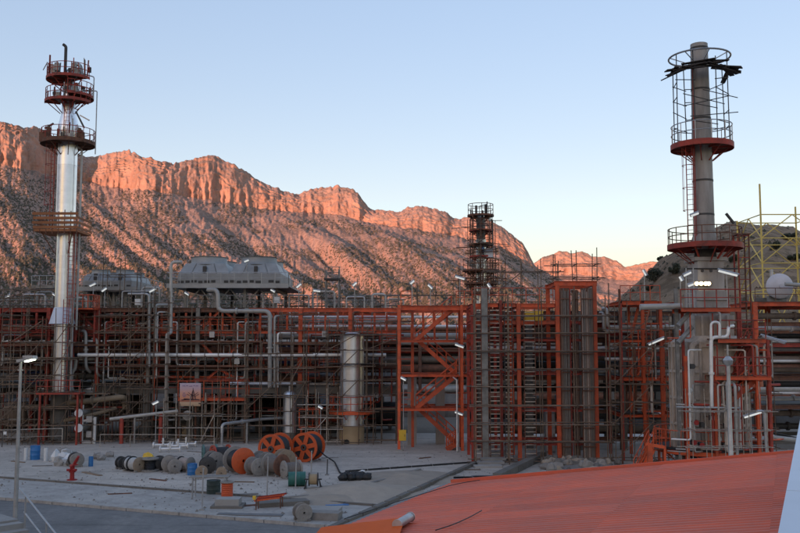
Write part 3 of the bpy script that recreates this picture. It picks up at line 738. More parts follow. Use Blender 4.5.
hv = [(-30, 28, 415, 92, 26, 'brown_pipe', 'brown horizontal vessel low behind the red bays'), (34, 52, 412, 88, 22, 'dark_steel', 'stubby black vessel behind the tall silver column'),
      (82, 140, 408, 89, 26, 'brown_pipe', 'dark brown exchanger behind the sloping grey pipe'), (205, 285, 412, 88, 28, 'dark_steel', 'black exchanger in shade under the concrete beam'),
      (300, 335, 415, 91, 22, 'brown_pipe', 'brown drum behind the small silver vessel'), (366, 396, 414, 90, 24, 'dark_steel', 'dark drum beside the stair tower foot'),
      (150, 200, 418, 92, 20, 'grey_pipe', 'grey exchanger behind the picture banner'), (-40, 60, 418, 108, 40, 'dark_steel', 'large dark vessel far behind the red bays'),
      (90, 190, 416, 108, 44, 'brown_pipe', 'large brown vessel far behind the white pipe'), (230, 330, 416, 108, 44, 'dark_steel', 'large black vessel far behind the middle bays'), (350, 470, 416, 108, 44, 'brown_pipe', 'large brown vessel behind the stair tower'),
      (500, 620, 420, 100, 40, 'dark_steel', 'large dark vessel behind the cable ladders'), (640, 800, 424, 96, 44, 'dark_steel', 'large dark vessel behind the furnace')]
for a in hv: hvessel(*a)
# back rack: a second frame carrying dense piping that closes the view
back = T('pipe_rack', 'rear pipe rack half hidden behind the front one', 'pipe rack', (0, 112, YZ))
bxs = [X(u, 112) for u in range(-60, 900, 48)]; bz = [Z(400, 112), Z(375, 112), Z(350, 112), Z(328, 112)]
for x in bxs:
    for y in (112, 118): back.beam('column', (x, y, YZ), (x, y, bz[-1]), .4, 'rust_steel' if random.random() < .6 else 'dark_concrete', kind='box')
for z in bz:
    for y in (112, 118): back.beam('beam', (bxs[0], y, z), (bxs[-1], y, z), .3, 'rust_steel', .4)
    for x in bxs: back.beam('cross_beam', (x, 112.2, z), (x, 117.8, z), .3, 'rust_steel', .4)
for k in (1, 3): back.box('deck_plate', ((bxs[0] + bxs[-1]) / 2, 115, bz[k] + .25), (bxs[-1] - bxs[0], 6.4, .06), 'dark_steel')
for v0 in (332, 343, 352, 361, 369, 380, 389, 397, 407):
    for q in range(2):
        Y = 112.9 + q * 2.6 + rs.uniform(-.4, .4); m = mm[rs.randrange(8)]
        hpipe(-60, 860, v0 + rs.uniform(-2, 2), Y, rs.uniform(5, 9.5), m, {'brown_pipe': 'dark brown', 'grey_pipe': 'dusty grey', 'rust_steel': 'rusty', 'red_steel': 'dull red', 'dark_steel': 'black'}[m] + ' pipe on the rear rack, glimpsed through the front one, ' + ['top tier', 'top tier', 'second tier', 'second tier', 'third tier', 'third tier', 'fourth tier', 'low tier', 'lowest tier'][(332, 343, 352, 361, 369, 380, 389, 397, 407).index(v0)], 'pipes on the rear rack', flange=False)
# dark blue sheeted equipment seen through the bays
for (u0, u1, v0, v1, lab) in ((118, 142, 343, 356, 'dark blue sheeted cabinet above the white pipe'), (119, 140, 368, 382, 'dark blue sheeted cabinet below the white pipe'), (276, 293, 343, 355, 'blue sheeted unit behind the bent grey pipes'), (26, 44, 372, 382, 'dark blue box behind the street lamp'), (78, 108, 345, 353, 'blue sheeted unit right of the silver column')):
    Y = YF + 4.6; a, b_ = pix(u0, v1, Y), pix(u1, v0, Y); zb = [z for z in [YZ] + zt if z < a.z + .3][-1]
    t = T('sheeted_unit', lab, 'equipment', ((a.x + b_.x) / 2, Y, zb), 'blue sheeted units')
    bb = MB(); n = 7
    for i in range(n):
        x0_, x1_ = a.x + (b_.x - a.x) * i / n, a.x + (b_.x - a.x) * (i + 1) / n
        bb.box(((x0_ + x1_) / 2, Y + .06 * (i % 2), (zb + .05 + b_.z + .05 * (i % 3)) / 2), (x1_ - x0_, 1.6, b_.z + .05 * (i % 3) - zb - .05))
    t.mesh('sheet', bb, 'blue_tarp', smooth=False)
    t.box('skid', ((a.x + b_.x) / 2, Y, zb + .07), (b_.x - a.x + .3, 1.9, .12), 'dark_steel')

# vertical drops and odd bits inside the bays
gd = 'vertical pipe drops in the rack'
rd = random.Random(21)
for i in range(84):
    u = rd.uniform(0, 395); Y = YF + rd.choice([-.35, .8, 3.2, 5.5]); va = rd.choice([312, 322, 335, 345]); vb = rd.choice([365, 378, 388, 402, 420])
    m = rd.choice(['grey_pipe', 'brown_pipe', 'white_pipe', 'rust_steel', 'red_steel', 'white_pipe', 'orange_steel'])
    zb = Z(vb, Y); a = pix(u, va, Y); p = Vector((a.x, Y, zb)); k = rd.choice([-1, 1]) * rd.uniform(1.0, 2.6)
    bent_pipe([a + Vector((k, .9, 0)), a, p, p + Vector((-k * .8, .9, -.02))], rd.uniform(.03, .09), m, {'grey_pipe': 'slim grey', 'brown_pipe': 'dark brown', 'rust_steel': 'rusty', 'red_steel': 'dull red', 'white_pipe': 'thin white', 'orange_steel': 'thin orange'}[m] + ' pipe drop in the long rack, ' + ('left of the silver column' if u < 57 else 'between silver column and hooked pipe' if u < 148 else 'near the picture banner' if u < 210 else 'near the bent grey pipes' if u < 285 else 'near the clad column' if u < 368 else 'next to the stair tower'), gd)

# tall bent pipes that stand out
bent_pipe([pix(182, 262, 78), pix(171, 262, 78), pix(171, 330, 78), pix(171, 333, 77.7), pix(167, 334, 77.5), Vector((X(167, 77.5), 77.5, YZ))], .14, 'grey_pipe', 'tall pale vertical pipe rising past the air coolers with a hooked top')
bent_pipe([pix(208, 290, 79), pix(218, 290, 78.2), pix(218, 311, 78.2), pix(270, 311, 78.2), Vector((X(270, 78.2), 78.2, zt[0]))], .19, 'grey_pipe', 'thick pale grey pipe stepping down from the air coolers')
bent_pipe([pix(288, 316, 79.6), pix(274.5, 316, 78.3), Vector((X(274.5, 78.3), 78.3, zt[0]))], .11, 'grey_pipe', 'thinner grey pipe close beside the thick stepping pipe')
bent_pipe([pix(300, 333, 79.2), pix(277.8, 333, 78.3), Vector((X(277.8, 78.3), 78.3, zt[0]))], .09, 'white_pipe', 'thin white pipe beside the two bent grey pipes')
bent_pipe([pix(128, 294, 78), pix(149, 294, 78), Vector((X(149, 78), 78, zt[1]))], .11, 'galv', 'galvanised hooked pipe left of the tall pale pipe')
bent_pipe([pix(168, 305, 78.6), pix(155, 305, 78), Vector((X(155, 78), 78, zt[2]))], .13, 'grey_pipe', 'short hooked grey pipe beside the galvanised one')
# sloping grey pipe above the yard at left
sl = T('sloping_pipe', 'long pale pipe sloping up over the yard on red posts', 'pipe', yp(140, 438))
sl.tube('pipe_run', pix(110, 419, 76), pix(178, 411, 76), .14, 'grey_pipe', kind='pipe')
for u, m in ((122, 'red_steel'), (161, 'red_steel'), (135, 'grey_steel')):
    q = pix(u, 416 - (u - 122) * .1, 76); sl.beam('post', (q.x, 76, YZ), (q.x, 76, q.z - .1), .26 if m == 'red_steel' else .14, m)
bent_pipe([pix(222, 433, 74), pix(222, 424, 74), pix(262, 419, 77), pix(300, 417, 79)], .13, 'galv', 'galvanised pipe bending down to the yard behind the reels', name='bent_pipe')
q = pix(222, 433, 74)
t = T('pipe_stand', 'slim steel stand under the galvanised yard pipe', 'pipe stand', (q.x, 74, YZ)); t.tube('post', (q.x, 74, YZ), (q.x, 74, q.z), .1, 'galv'); t.box('foot', (q.x, 74, YZ + .03), (.4, .4, .06), 'galv')
q = pix(247, 421.4, 75.9)
t = T('pipe_stand', 'grey post carrying the middle of the yard pipe', 'pipe stand', (q.x, q.y, YZ)); t.tube('post', (q.x, q.y, YZ), (q.x, q.y, q.z), .09, 'galv'); t.box('foot', (q.x, q.y, YZ + .03), (.35, .35, .06), 'galv')
# manifold with two round white covers
mf = T('manifold', 'white pipe manifold with two round white end covers by the yard', 'manifold', yp(88, 444))
for v in (413, 428):
    c = pix(79, v, 75.5); mf.tube('end_cover', c - Vector((0, .12, 0)), c, .34, 'paper_white', kind='pipe'); mf.tube('stub_pipe', c, c + Vector((0, 2.2, 0)), .24, 'grey_pipe', kind='pipe')
for u, v0 in ((82.5, 405), (95, 417)):
    q = pix(u, v0, 76.2); mf.tube('leg', (q.x, 76.2, YZ), q, .13, 'white_pipe', kind='pipe')
mf.tube('cross_pipe', pix(82.5, 442, 76.2), pix(95, 442, 76.2), .13, 'white_pipe', kind='pipe'); mf.tube('cross_pipe', pix(82.5, 421, 76.2), pix(95, 419, 76.2), .1, 'white_pipe', kind='pipe')
for v in (413, 428): mf.box('valve', pix(90, v + 6, 76.2), (.5, .4, .5), 'galv')
# insulated brown elbow pipe above it
bent_pipe([pix(60, 404, 77), pix(122, 397, 77), pix(124.5, 398, 77.5), pix(125, 408, 78)], .24, 'dusty_lagging', 'dusty tan insulated pipe with a drooping elbow')
bent_pipe([pix(62, 421, 76.6), pix(95, 414, 76.8), pix(116, 408, 77.5)], .16, 'dusty_lagging', 'second dusty tan pipe running below the first')

# grey blind head of an exchanger and the tan block under the banner
gh = T('exchanger_head', 'round grey exchanger cover below the picture banner', 'exchanger', (X(187, 77), 77, YZ))
c = pix(187.3, 415.5, 77); gh.tube('cover', c, c + Vector((0, .15, 0)), .42, 'galv', kind='pipe'); gh.tube('shell', c + Vector((0, .15, 0)), c + Vector((0, 4.5, 0)), .36, 'grey_pipe', kind='pipe')
for dy in (1.0, 3.6): gh.box('saddle', (c.x, c.y + dy, (c.z - .3 + YZ) / 2), (.5, .3, c.z - .3 - YZ), 'dark_concrete')
tb = T('skirt_vessel', 'tan vessel skirt wrapped by scaffold behind the reels', 'vessel', (X(194, 80), 80, YZ))
b = MB(); b.lathe([(0.95, YZ), (0.95, Z(425, 80)), (.2, Z(425, 80) + .2), (0, Z(425, 80) + .2)], 28, (X(194, 80), 80, 0)); tb.mesh('skirt', b, 'tan_skirt')
b = MB(); b.lathe([(0.5, Z(425, 80) + .1), (.5, Z(408, 80)), (0, Z(408, 80))], 24, (X(194, 80), 80, 0)); tb.mesh('shell', b, 'brown_pipe')
tb.tube('manhole', (X(194, 80), 79.2, 1.6), (X(194, 80), 78.95, 1.6), .3, 'dark_steel', kind='pipe')

# orange service platform with the picture banner hung on it
sp = T('service_platform', 'orange railed service platform under the air coolers', 'platform', (X(222, 77.5), 77.5, YZ))
a, b_ = pix(178, 398, 77.2), pix(246, 397, 77.2); z = a.z
sp.box('floor', ((a.x + b_.x) / 2, 78.0, z), (b_.x - a.x, 1.6, .08), 'dark_steel')
for x in np.linspace(a.x + .1, b_.x - .1, 5): sp.beam('post', (x, 77.35, YZ), (x, 77.35, z - .04), .16, 'rust_steel')
sp.beam('edge_beam', (a.x, 77.2, z - .1), (b_.x, 77.2, z - .1), .16, 'orange_steel', .28)
railing(sp, [(a.x, 77.25, z), (b_.x, 77.25, z)], 'orange_steel', h=1.45, step=.7, r=.035)
railing(sp, [(b_.x, 77.25, z), (b_.x, 78.7, z)], 'orange_steel', h=1.45, step=.7, r=.035)
def banner_mat():
    m = bpy.data.materials.new('banner_print'); m.use_nodes = True; N = m.node_tree.nodes; L = m.node_tree.links; b = N['Principled BSDF']; b.inputs['Roughness'].default_value = .7
    tc = N.new('ShaderNodeTexCoord'); s = N.new('ShaderNodeSeparateXYZ'); L.new(tc.outputs['Generated'], s.inputs[0])
    r = N.new('ShaderNodeValToRGB'); e = r.color_ramp.elements; e[0].position = 0; e[0].color = (.50, .33, .20, 1); e[1].position = 1; e[1].color = (.50, .42, .50, 1)
    for p, c in ((.16, (.56, .40, .26)), (.2, (.42, .14, .09)), (.34, (.66, .28, .16)), (.58, (.66, .34, .25)), (.76, (.56, .38, .40))):
        k = e.new(p); k.color = (*c, 1)
    L.new(s.outputs['Z'], r.inputs[0]); L.new(r.outputs[0], b.inputs['Base Color']); MATS['banner_print'] = m
banner_mat()
bn = T('banner', 'printed banner with a dark derrick against a sunset sky', 'banner', pix(190, 406, 77.0))
p0, p1 = pix(179.5, 406, 77.0), pix(201, 383, 77.0)
b = MB(); nx = 10
for i in range(nx):
    for j in range(6): pass
vs = []; fs = []
for i in range(nx + 1):
    for j in range(7):
        vs.append((p0.x + (p1.x - p0.x) * i / nx, 77.0 + .03 * math.sin(i * 1.3 + j * .7), p0.z + (p1.z - p0.z) * j / 6))
for i in range(nx):
    for j in range(6): k = i * 7 + j; fs.append((k, k + 7, k + 8, k + 1))
b.add(vs, fs); b.add([Vector(v) + Vector((0, .02, 0)) for v in vs], [f[::-1] for f in fs]); bn.mesh('canvas', b, 'banner_print')
Wb, Hb = p1.x - p0.x, p1.z - p0.z
def bp_(x, y): return Vector((p0.x + Wb * x, 76.94, p0.z + Hb * y))
dk = MB()
for x0, y0, x1, y1, wd in ((.62, .28, .64, .78, .05), (.52, .30, .63, .70, .035), (.76, .30, .65, .70, .035), (.63, .44, .40, .60, .03), (.64, .44, .88, .60, .03), (.35, .52, .62, .38, .025), (.92, .52, .66, .38, .025), (.2, .3, .95, .28, .07), (.1, .26, .4, .3, .04)):
    a, c = bp_(x0, y0), bp_(x1, y1); d = (c - a).normalized(); n_ = Vector((-d.z, 0, d.x)) * wd * Hb * .5
    dk.add([a - n_, c - n_ * .5, c + n_ * .5, a + n_], [(0, 1, 2, 3)])
bn.mesh('printed_derrick', dk, 'print_dark', smooth=False)
dk = MB()
for k, (x, y, ln) in enumerate(((.12, .86, .14), (.30, .87, .1), (.44, .85, .16), (.64, .87, .08), (.75, .86, .13), (.15, .55, .12), (.12, .47, .2), (.15, .4, .13))):
    a = bp_(x, y); dk.add([a, a + Vector((ln * Wb, 0, 0)), a + Vector((ln * Wb * .95, 0, .07)), a + Vector((.02, 0, .06))], [(0, 1, 2, 3)])
bn.mesh('printed_lines', dk, 'print_purple', smooth=False)
for f in (0, 1): bn.tube('cord', bp_(f, .97), bp_(f, .97) + Vector((0, .3, .0)), .02, 'paper_white')

# ------------------------------------------------------------------ air coolers on top of the rack
def air_cooler(u0, u1, vtop, vbot, Y, depth, nf, label, vdeck, railm='galv', zleg=None):
    a, c = pix(u0, vbot, Y), pix(u1, vtop, Y); x0, x1 = a.x, c.x; zd = Z(vdeck, Y); zl = zt[4] if zleg is None else zleg
    t = T('air_cooler', label, 'air cooler', ((x0 + x1) / 2, Y + depth / 2, zl))
    nlg = 4
    for x in np.linspace(x0 + .6, x1 - .6, nlg):
        for y in (Y + .4, Y + depth - .4):
            t.beam('leg', (x, y, zl), (x, y, zd - .2), .26, 'grey_steel')
        t.beam('cross_beam', (x, Y + .4, zd - .35), (x, Y + depth - .4, zd - .35), .2, 'grey_steel', .3)
    for i, (xa, xb) in enumerate(zip(np.linspace(x0 + .6, x1 - .6, nlg)[:-1], np.linspace(x0 + .6, x1 - .6, nlg)[1:])):
        xm = (xa + xb) / 2
        t.bar('brace', (xa, Y + .38, zl + .2), (xm, Y + .38, zd - .3), .12, 'grey_steel'); t.bar('brace', (xb, Y + .38, zl + .2), (xm, Y + .38, zd - .3), .12, 'grey_steel')
    t.box('walkway', ((x0 + x1) / 2, Y + depth / 2, zd - .1), (x1 - x0 + 1.6, depth + 1.6, .14), 'cooler_grey')
    t.box('walkway_edge', ((x0 + x1) / 2, Y - .83, zd - .12), (x1 - x0 + 1.6, .05, .4), 'cooler_grey')
    h1 = (c.z - zd)
    t.box('tube_bundle', ((x0 + x1) / 2, Y + depth / 2, zd + h1 * .2), (x1 - x0, depth, h1 * .36), 'cooler_grey')
    n = int((x1 - x0) / .55)
    for i in range(n):
        x = x0 + (i + .5) * (x1 - x0) / n
        if i % 7 == 6: continue
        t.box('louvre', (x, Y - .02, zd + h1 * .10 + .03 * (i % 3)), (.46 - .1 * (i % 2), .05, h1 * .08), 'dark_steel')
    ph0, ph1 = zd + h1 * .382, zd + h1 * .72
    pw = (x1 - x0) / nf; dp = depth / 2
    for i in range(nf):
        for j in range(2):
            xa, xb = x0 + i * pw + .04, x0 + (i + 1) * pw - .04; ya, yb = Y + j * dp + .04, Y + (j + 1) * dp - .04; ins = pw * .1; yin = dp * .12
            vs = [(xa, ya, ph0), (xb, ya, ph0), (xb, yb, ph0), (xa, yb, ph0), (xa + ins, ya + yin, ph1), (xb - ins, ya + yin, ph1), (xb - ins, yb - yin, ph1), (xa + ins, yb - yin, ph1)]
            bb = MB(); bb.add(vs, [(0, 1, 5, 4), (1, 2, 6, 5), (2, 3, 7, 6), (3, 0, 4, 7), (4, 5, 6, 7)])
            pl = t.mesh('plenum', bb, 'cooler_grey', smooth=False)
            rr = min(pw, dp) * .36; bb = MB(); cx, cy = (xa + xb) / 2, (ya + yb) / 2
            bb.lathe([(rr * 1.12, ph1 - .05), (rr, ph1 + .2), (rr, ph1 + h1 * .22), (rr * 1.05, ph1 + h1 * .25), (rr * .97, ph1 + h1 * .25), (rr * .97, ph1)], 36, (cx, cy, 0)); t.mesh('fan_ring', bb, 'cooler_grey', pl)
            for k in range(6):
                an = k * math.pi / 3; t.bar('fan_blade', (cx, cy, ph1 + .25), (cx + rr * .9 * math.cos(an), cy + rr * .9 * math.sin(an), ph1 + .25), .4, 'grey_steel', .03, pl)
            if j == 0:
                for f in (.25, .5, .75): t.bar('panel_rib', (xa + (xb - xa) * f, ya - .01, ph0), (xa + (xb - xa) * (f * .7 + .15), ya + yin - .01, ph1), .07, 'grey_steel', .05, pl)
                t.box('access_hatch', (xa + pw * .5, ya + .12, ph0 + .35), (.3, .3, .6), 'dark_steel')
    railing(t, [(x0 - .8, Y - .8, zd - .03), (x1 + .8, Y - .8, zd - .03)], railm, step=1.2)
    railing(t, [(x1 + .8, Y - .8, zd - .03), (x1 + .8, Y + depth + .8, zd - .03)], railm, step=1.4)
    railing(t, [(x0 - .8, Y - .8, zd - .03), (x0 - .8, Y + depth + .8, zd - .03)], railm, step=1.4)
    return t
air_cooler(178, 281, 254.5, 281, YF + 1.0, 9.0, 2, 'grey air cooler bank with round fan rings on braced legs', 285)
air_cooler(82, 132, 268, 287, YF + 5.5, 7.0, 2, 'smaller dark grey air cooler behind the tall silver column', 288)
# small platform further back left
t = T('small_platform', 'small grey railed platform left of the silver column', 'platform', pix(46, 300, 90)); a, c = pix(36, 287.5, 90), pix(58, 287.5, 90)
t.box('floor', ((a.x + c.x) / 2, 90, a.z), (c.x - a.x, 2.4, .3), 'grey_steel'); railing(t, [(a.x, 88.9, a.z), (c.x, 88.9, a.z)], 'galv', step=.8)
for x in (a.x + .2, c.x - .2): t.beam('leg', (x, 90, zt[4]), (x, 90, a.z - .15), .2, 'grey_steel')

# roof-top bits on the rack: small platform tower near u=325, boxes, loops
t = T('access_tower', 'small grey access platform on the rack top under the ridge', 'platform', (X(331, YF + 3), YF + 3, zt[4]))
xa, xb, Yq = X(325, YF + 3), X(338, YF + 3), YF + 3; zp = Z(279, Yq)
for x in (xa, xb):
    for y in (Yq, Yq + 1.3): t.tube('post', (x, y, zt[4] + .06), (x, y, Z(269, Yq)), .05, 'grey_steel')
t.box('floor', ((xa + xb) / 2, Yq + .65, zp), (xb - xa + .3, 1.6, .15), 'dark_steel'); railing(t, [(xa - .1, Yq - .1, zp), (xb + .1, Yq - .1, zp)], 'grey_steel', step=.6)
for i in range(12):
    u = [20, 34, 60, 120, 140, 232, 262, 288, 312, 346, 372, 388][i]; zz = zt[4] + .06; Yb = YF + 1.6 + (i % 3)
    p = Vector((X(u, Yb), Yb, zz)); h = [1.2, 1.5, 1.0, 1.5, 1.9, .9, 1.4, 1.2, 1.6, 1.0, 1.3, .9][i]; wv = [2, 1.4, 2.2, 2.5, 1.6, 1, 1.2, 1.8, 2.0, 1.6, 1.2, 1.4][i]
    bent_pipe([p, p + Vector((0, 0, h)), p + Vector((wv, 0, h)), p + Vector((wv, 0, 0))], .07 if i % 2 else .1, 'grey_pipe' if i % 3 else 'galv', ['low wide grey', 'tall grey', 'low grey', 'tall broad grey', 'tallest grey', 'short narrow grey', 'tall narrow grey', 'galvanised', 'tall grey', 'low grey', 'narrow galvanised', 'short grey'][i] + ' pipe loop on the rack top ' + ['at the left end', 'left of the silver column', 'just left of the silver column', 'before the small air cooler', 'by the galvanised hooked pipe', 'under the air cooler legs', 'at the right air cooler leg', 'right of the air cooler', 'by the access platform', 'above the clad column', 'near the stair tower', 'beside the stair tower'][i], 'pipe loops on the rack top')
for u, v in ((277, 300), (138, 302)):
    q = pix(u, v, YF + .6); t = T('junction_box', 'pale junction box on the rack top ' + ('beside the air cooler' if u > 200 else 'by the galvanised hooked pipe'), 'box', (q.x, q.y, zt[4] + .06))
    t.tube('post', (q.x, q.y, zt[4] + .06), (q.x, q.y, q.z - .2), .05, 'galv'); t.box('enclosure', q, (.5, .25, .55), 'white_box'); t.box('cover', q - Vector((0, .14, 0)), (.42, .03, .46), 'white_box')
for u, v in ((212, 334.5), (237, 361), (324.5, 334), (168, 360)):
    q = pix(u, v, YF - .5); t = T('junction_box', {212: 'white junction box hung below the orange chevron', 237: 'small white junction box below the white pipe', 324.5: 'white junction box above the clad column', 168: 'pale box clamped on the tall vertical pipe'}[u], 'box', q)
    t.box('enclosure', q, (.42, .2, .5), 'white_box'); t.box('cover', q - Vector((0, .11, 0)), (.34, .02, .42), 'galv'); t.bar('bracket', q + Vector((0, .1, 0)), q + Vector((0, .55, 0)), .08, 'rust_steel')

# ------------------------------------------------------------------ the tall silver column at left
LC = Vector((X(64.5, 76.9, 250), 76.9, 0)); ZL = lambda v: Z(v, 76.9)
t = lc = T('distillation_column', 'tall slim silver distillation column with rust red platforms at its top', 'column', (LC.x, LC.y, YZ))
b = MB(); b.lathe([(.72, YZ), (.66, ZL(392)), (0, ZL(392))], 28, LC); lc.mesh('skirt', b, 'dark_concrete')
clad_column(lc, LC, .62, ZL(392), ZL(324)); 
b = MB(); b.lathe([(1.08, ZL(324)), (.70, ZL(308)), (.62, ZL(307))], 28, LC); lc.mesh('cone_hood', b, 'cladding_white')
clad_column(lc, LC, .66, ZL(308), ZL(218)); clad_column(lc, LC, .82, ZL(218), ZL(140))
b = MB(); b.lathe([(.82, ZL(140)), (.86, ZL(140) + .1), (.86, ZL(126)), (.62, ZL(114)), (.62, ZL(100)), (.5, ZL(90)), (.45, ZL(74)), (.3, ZL(70)), (0, ZL(69))], 32, LC); lc.mesh('top_shell', b, 'stainless')
ring_platform(lc, LC, .8, 2.25, ZL(143), 'rust_steel', 'red_steel', toe=.22, posts=20, deckm='rust_steel')
ring_platform(lc, LC, .7, 2.0, ZL(103), 'red_steel', a0=R(190), a1=R(350), deckm='rust_steel', posts=10, brackets=5, toe=.14)
ring_platform(lc, LC, .6, 2.0, ZL(97), 'red_steel', a0=R(-75), a1=R(75), deckm='rust_steel', posts=9, brackets=4, toe=.14)
ring_platform(lc, LC, .5, 1.95, ZL(80), 'red_steel', a0=R(100), a1=R(345), deckm='rust_steel', posts=14, brackets=6, toe=.14)
# square scaffolded rust platform half way
zq = ZL(233); pl = lc.box('platform', (LC.x - .1, LC.y - .2, zq), (3.6, 3.6, .2), 'rust_board')
for k in range(4):
    lc.box('toe_board', (LC.x - .1, LC.y - 2.02 - .02 * k, zq + .25 + k * .38), (3.7 + .15 * (k % 2), .05, .22), 'rust_board', parent=pl)
for x in np.linspace(-1.9, 1.7, 8): lc.tube('rail_post', (LC.x + x, LC.y - 1.98, zq - .3), (LC.x + x, LC.y - 1.98, zq + 1.7 + jit(.15)), .04, 'rust_steel', pl)
for sx in (-1.93, 1.73):
    for k in range(3): lc.box('toe_board', (LC.x + sx, LC.y - .2, zq + .25 + k * .42), (.05, 3.6, .18), 'rust_board', parent=pl)
for x in (-1.4, 1.2): lc.tube('brace', (LC.x + x * .45, LC.y - .6, zq - 1.8), (LC.x + x, LC.y - 1.6, zq - .1), .05, 'rust_steel', pl)
ladder(lc, (LC.x - 1.0, LC.y - .6, ZL(232)), (LC.x - 1.0, LC.y - .6, ZL(140)), (-.5, -.8, 0), m='red_steel')
ladder(lc, (LC.x + .95, LC.y - .9, ZL(324)), (LC.x + .95, LC.y - .9, ZL(231)), (.5, -.8, 0), m='red_steel')
ladder(lc, (LC.x + .2, LC.y - 1.0, ZL(142)), (LC.x + .2, LC.y - 1.0, ZL(80)), (0, -1, 0), m='red_steel', cage=False)
ladder(lc, (LC.x + .75, LC.y - 1.2, ZL(392)), (LC.x + .75, LC.y - 1.2, ZL(300)), (0, -1, 0), m='red_steel', cage=False)
b = MB(); b.sweep([LC + Vector((1.05, -.5, ZL(400))), LC + Vector((1.05, -.5, ZL(225)))], .12, 10); lc.mesh('riser_pipe', b, 'galv')
b = MB(); b.sweep([LC + Vector((1.3, -.2, ZL(330))), LC + Vector((1.3, -.2, ZL(150))), LC + Vector((.7, -.2, ZL(146)))], .09, 10); lc.mesh('riser_pipe', b, 'grey_pipe')
b = MB(); b.sweep([LC + Vector((2.5, -.3, ZL(155))), LC + Vector((2.5, -.3, ZL(92))), LC + Vector((1.2, -.3, ZL(92)))], .05, 8); lc.mesh('vent_pipe', b, 'galv')
b = MB(); b.sweep([LC + Vector((2.2, -.3, ZL(100))), LC + Vector((2.2, -.3, ZL(78))), LC + Vector((.9, -.3, ZL(74)))], .05, 8); lc.mesh('vent_pipe', b, 'galv')
b = MB(); b.sweep([LC + Vector((-.3, -.4, ZL(92))), LC + Vector((-.3, -.4, ZL(48))), LC + Vector((-.55, -.4, ZL(46)))], .13, 10, .2); lc.mesh('vent_pipe', b, 'dark_steel')
b = MB(); b.sweep([LC + Vector((-1.5, -.8, ZL(80))), LC + Vector((-1.5, -.8, ZL(58)))], .08, 8); lc.mesh('vent_pipe', b, 'red_steel')
b = MB(); b.sweep([LC + Vector((.4, -.4, ZL(70))), LC + Vector((.4, -.4, ZL(66))), LC + Vector((1.0, -.4, ZL(66))), LC + Vector((1.2, -.4, ZL(80)))], .16, 10); lc.mesh('vent_pipe', b, 'galv')
for dx, z_ in ((.75, 70), (1.05, 75), (-.7, 70), (-1.0, 72), (-.5, 99), (.9, 92)):
    lc.box('valve', LC + Vector((dx, -1.2, ZL(z_) - .1)), (.35, .35, .7), 'grey_pipe'); lc.tube('nozzle', LC + Vector((dx, -1.2, ZL(z_) - .5)), LC + Vector((dx * .4, -.3, ZL(z_) - .5)), .08, 'galv')
for dx, z_ in ((-1.5, 136), (1.4, 134), (1.7, 138), (-1.2, 133), (-1.8, 138)): lc.box('valve', LC + Vector((dx, -1.3, ZL(z_) - .2)), (.3, .3, .8), 'rust_steel')
rg = random.Random(12)
for zv, n_ in ((143, 16), (103, 9), (97, 8), (80, 14)):
    for _ in range(n_):
        an = rg.uniform(-3.0, -.1) if zv != 97 else rg.uniform(-1.2, 1.2); rr_ = rg.uniform(.9, 1.9); q = LC + Vector((rr_ * math.cos(an), rr_ * math.sin(an), ZL(zv)))
        if rg.random() < .6: lc.tube('fitting', q, q + Vector((jit(.1), 0, rg.uniform(.5, 1.9))), rg.uniform(.03, .07), rg.choice(['red_steel', 'galv', 'rust_steel', 'dark_steel']))
        else: lc.box('fitting', q + Vector((0, 0, rg.uniform(.2, .9))), (rg.uniform(.15, .4), .2, rg.uniform(.2, .5)), rg.choice(['red_steel', 'galv', 'dark_steel']))
for _ in range(10): q = LC + Vector((rg.uniform(-2.2, 2.2), -1.6 + jit(.4), ZL(rg.choice([140, 134, 96, 90, 76])))); lc.tube('fitting', q, q + Vector((rg.uniform(-1.2, 1.2), .2, rg.uniform(-.2, .8))), .035, rg.choice(['red_steel', 'galv', 'rust_steel']))
lc.bar('lamp_arm', LC + Vector((.9, -.8, ZL(114))), LC + Vector((1.65, -.8, ZL(130))), .18, 'dark_steel', .12)
lc.bar('lamp_arm', LC + Vector((-.95, -.9, ZL(126))), LC + Vector((-1.7, -.9, ZL(131))), .18, 'dark_steel', .12)
lc.bar('lamp_arm', LC + Vector((1.3, -.9, ZL(118))), LC + Vector((2.1, -.9, ZL(123))), .16, 'galv', .1)
b = MB(); b.ringbox(.7, .78, ZL(160), ZL(160) + .2, 28, LC); lc.mesh('stiffener_ring', b, 'stainless')
# orange cage platform at the right of the column on the rack top
t = T('railed_landing', 'orange railed landing beside the silver column', 'platform', (X(84, 78), 78, zt[2])); za = Z(309, 78)
xa, xb = X(72, 78), X(93, 78); t.box('floor', ((xa + xb) / 2, 78.3, za), (xb - xa, 1.8, .12), 'orange_steel')
railing(t, [(xa, 77.45, za), (xb, 77.45, za)], 'orange_steel', h=1.2, step=.45, r=.04)
railing(t, [(xb, 77.45, za), (xb, 79.1, za)], 'orange_steel', h=1.2, step=.45, r=.04)
for x in (xa + .1, xb - .1): t.beam('post', (x, 78.3, zt[2]), (x, 78.3, za - .06), .16, 'red_steel')
# round red base platform
t = T('base_platform', 'dull red work platform round the foot of the silver column', 'platform', (LC.x, 76, YZ)); zb = Z(393, 76)
t.box('floor', (LC.x + .6, 75.5, zb), (3.6, 1.3, .12), 'red_steel')
for dx in (-.9, 2.2):
    for dy in (75.0, 76.0): t.beam('post', (LC.x + dx, dy, YZ), (LC.x + dx, dy, zb - .06), .14, 'red_steel')
railing(t, [(LC.x - 1.2, 74.9, zb), (LC.x + 2.4, 74.9, zb)], 'red_steel', step=.9)
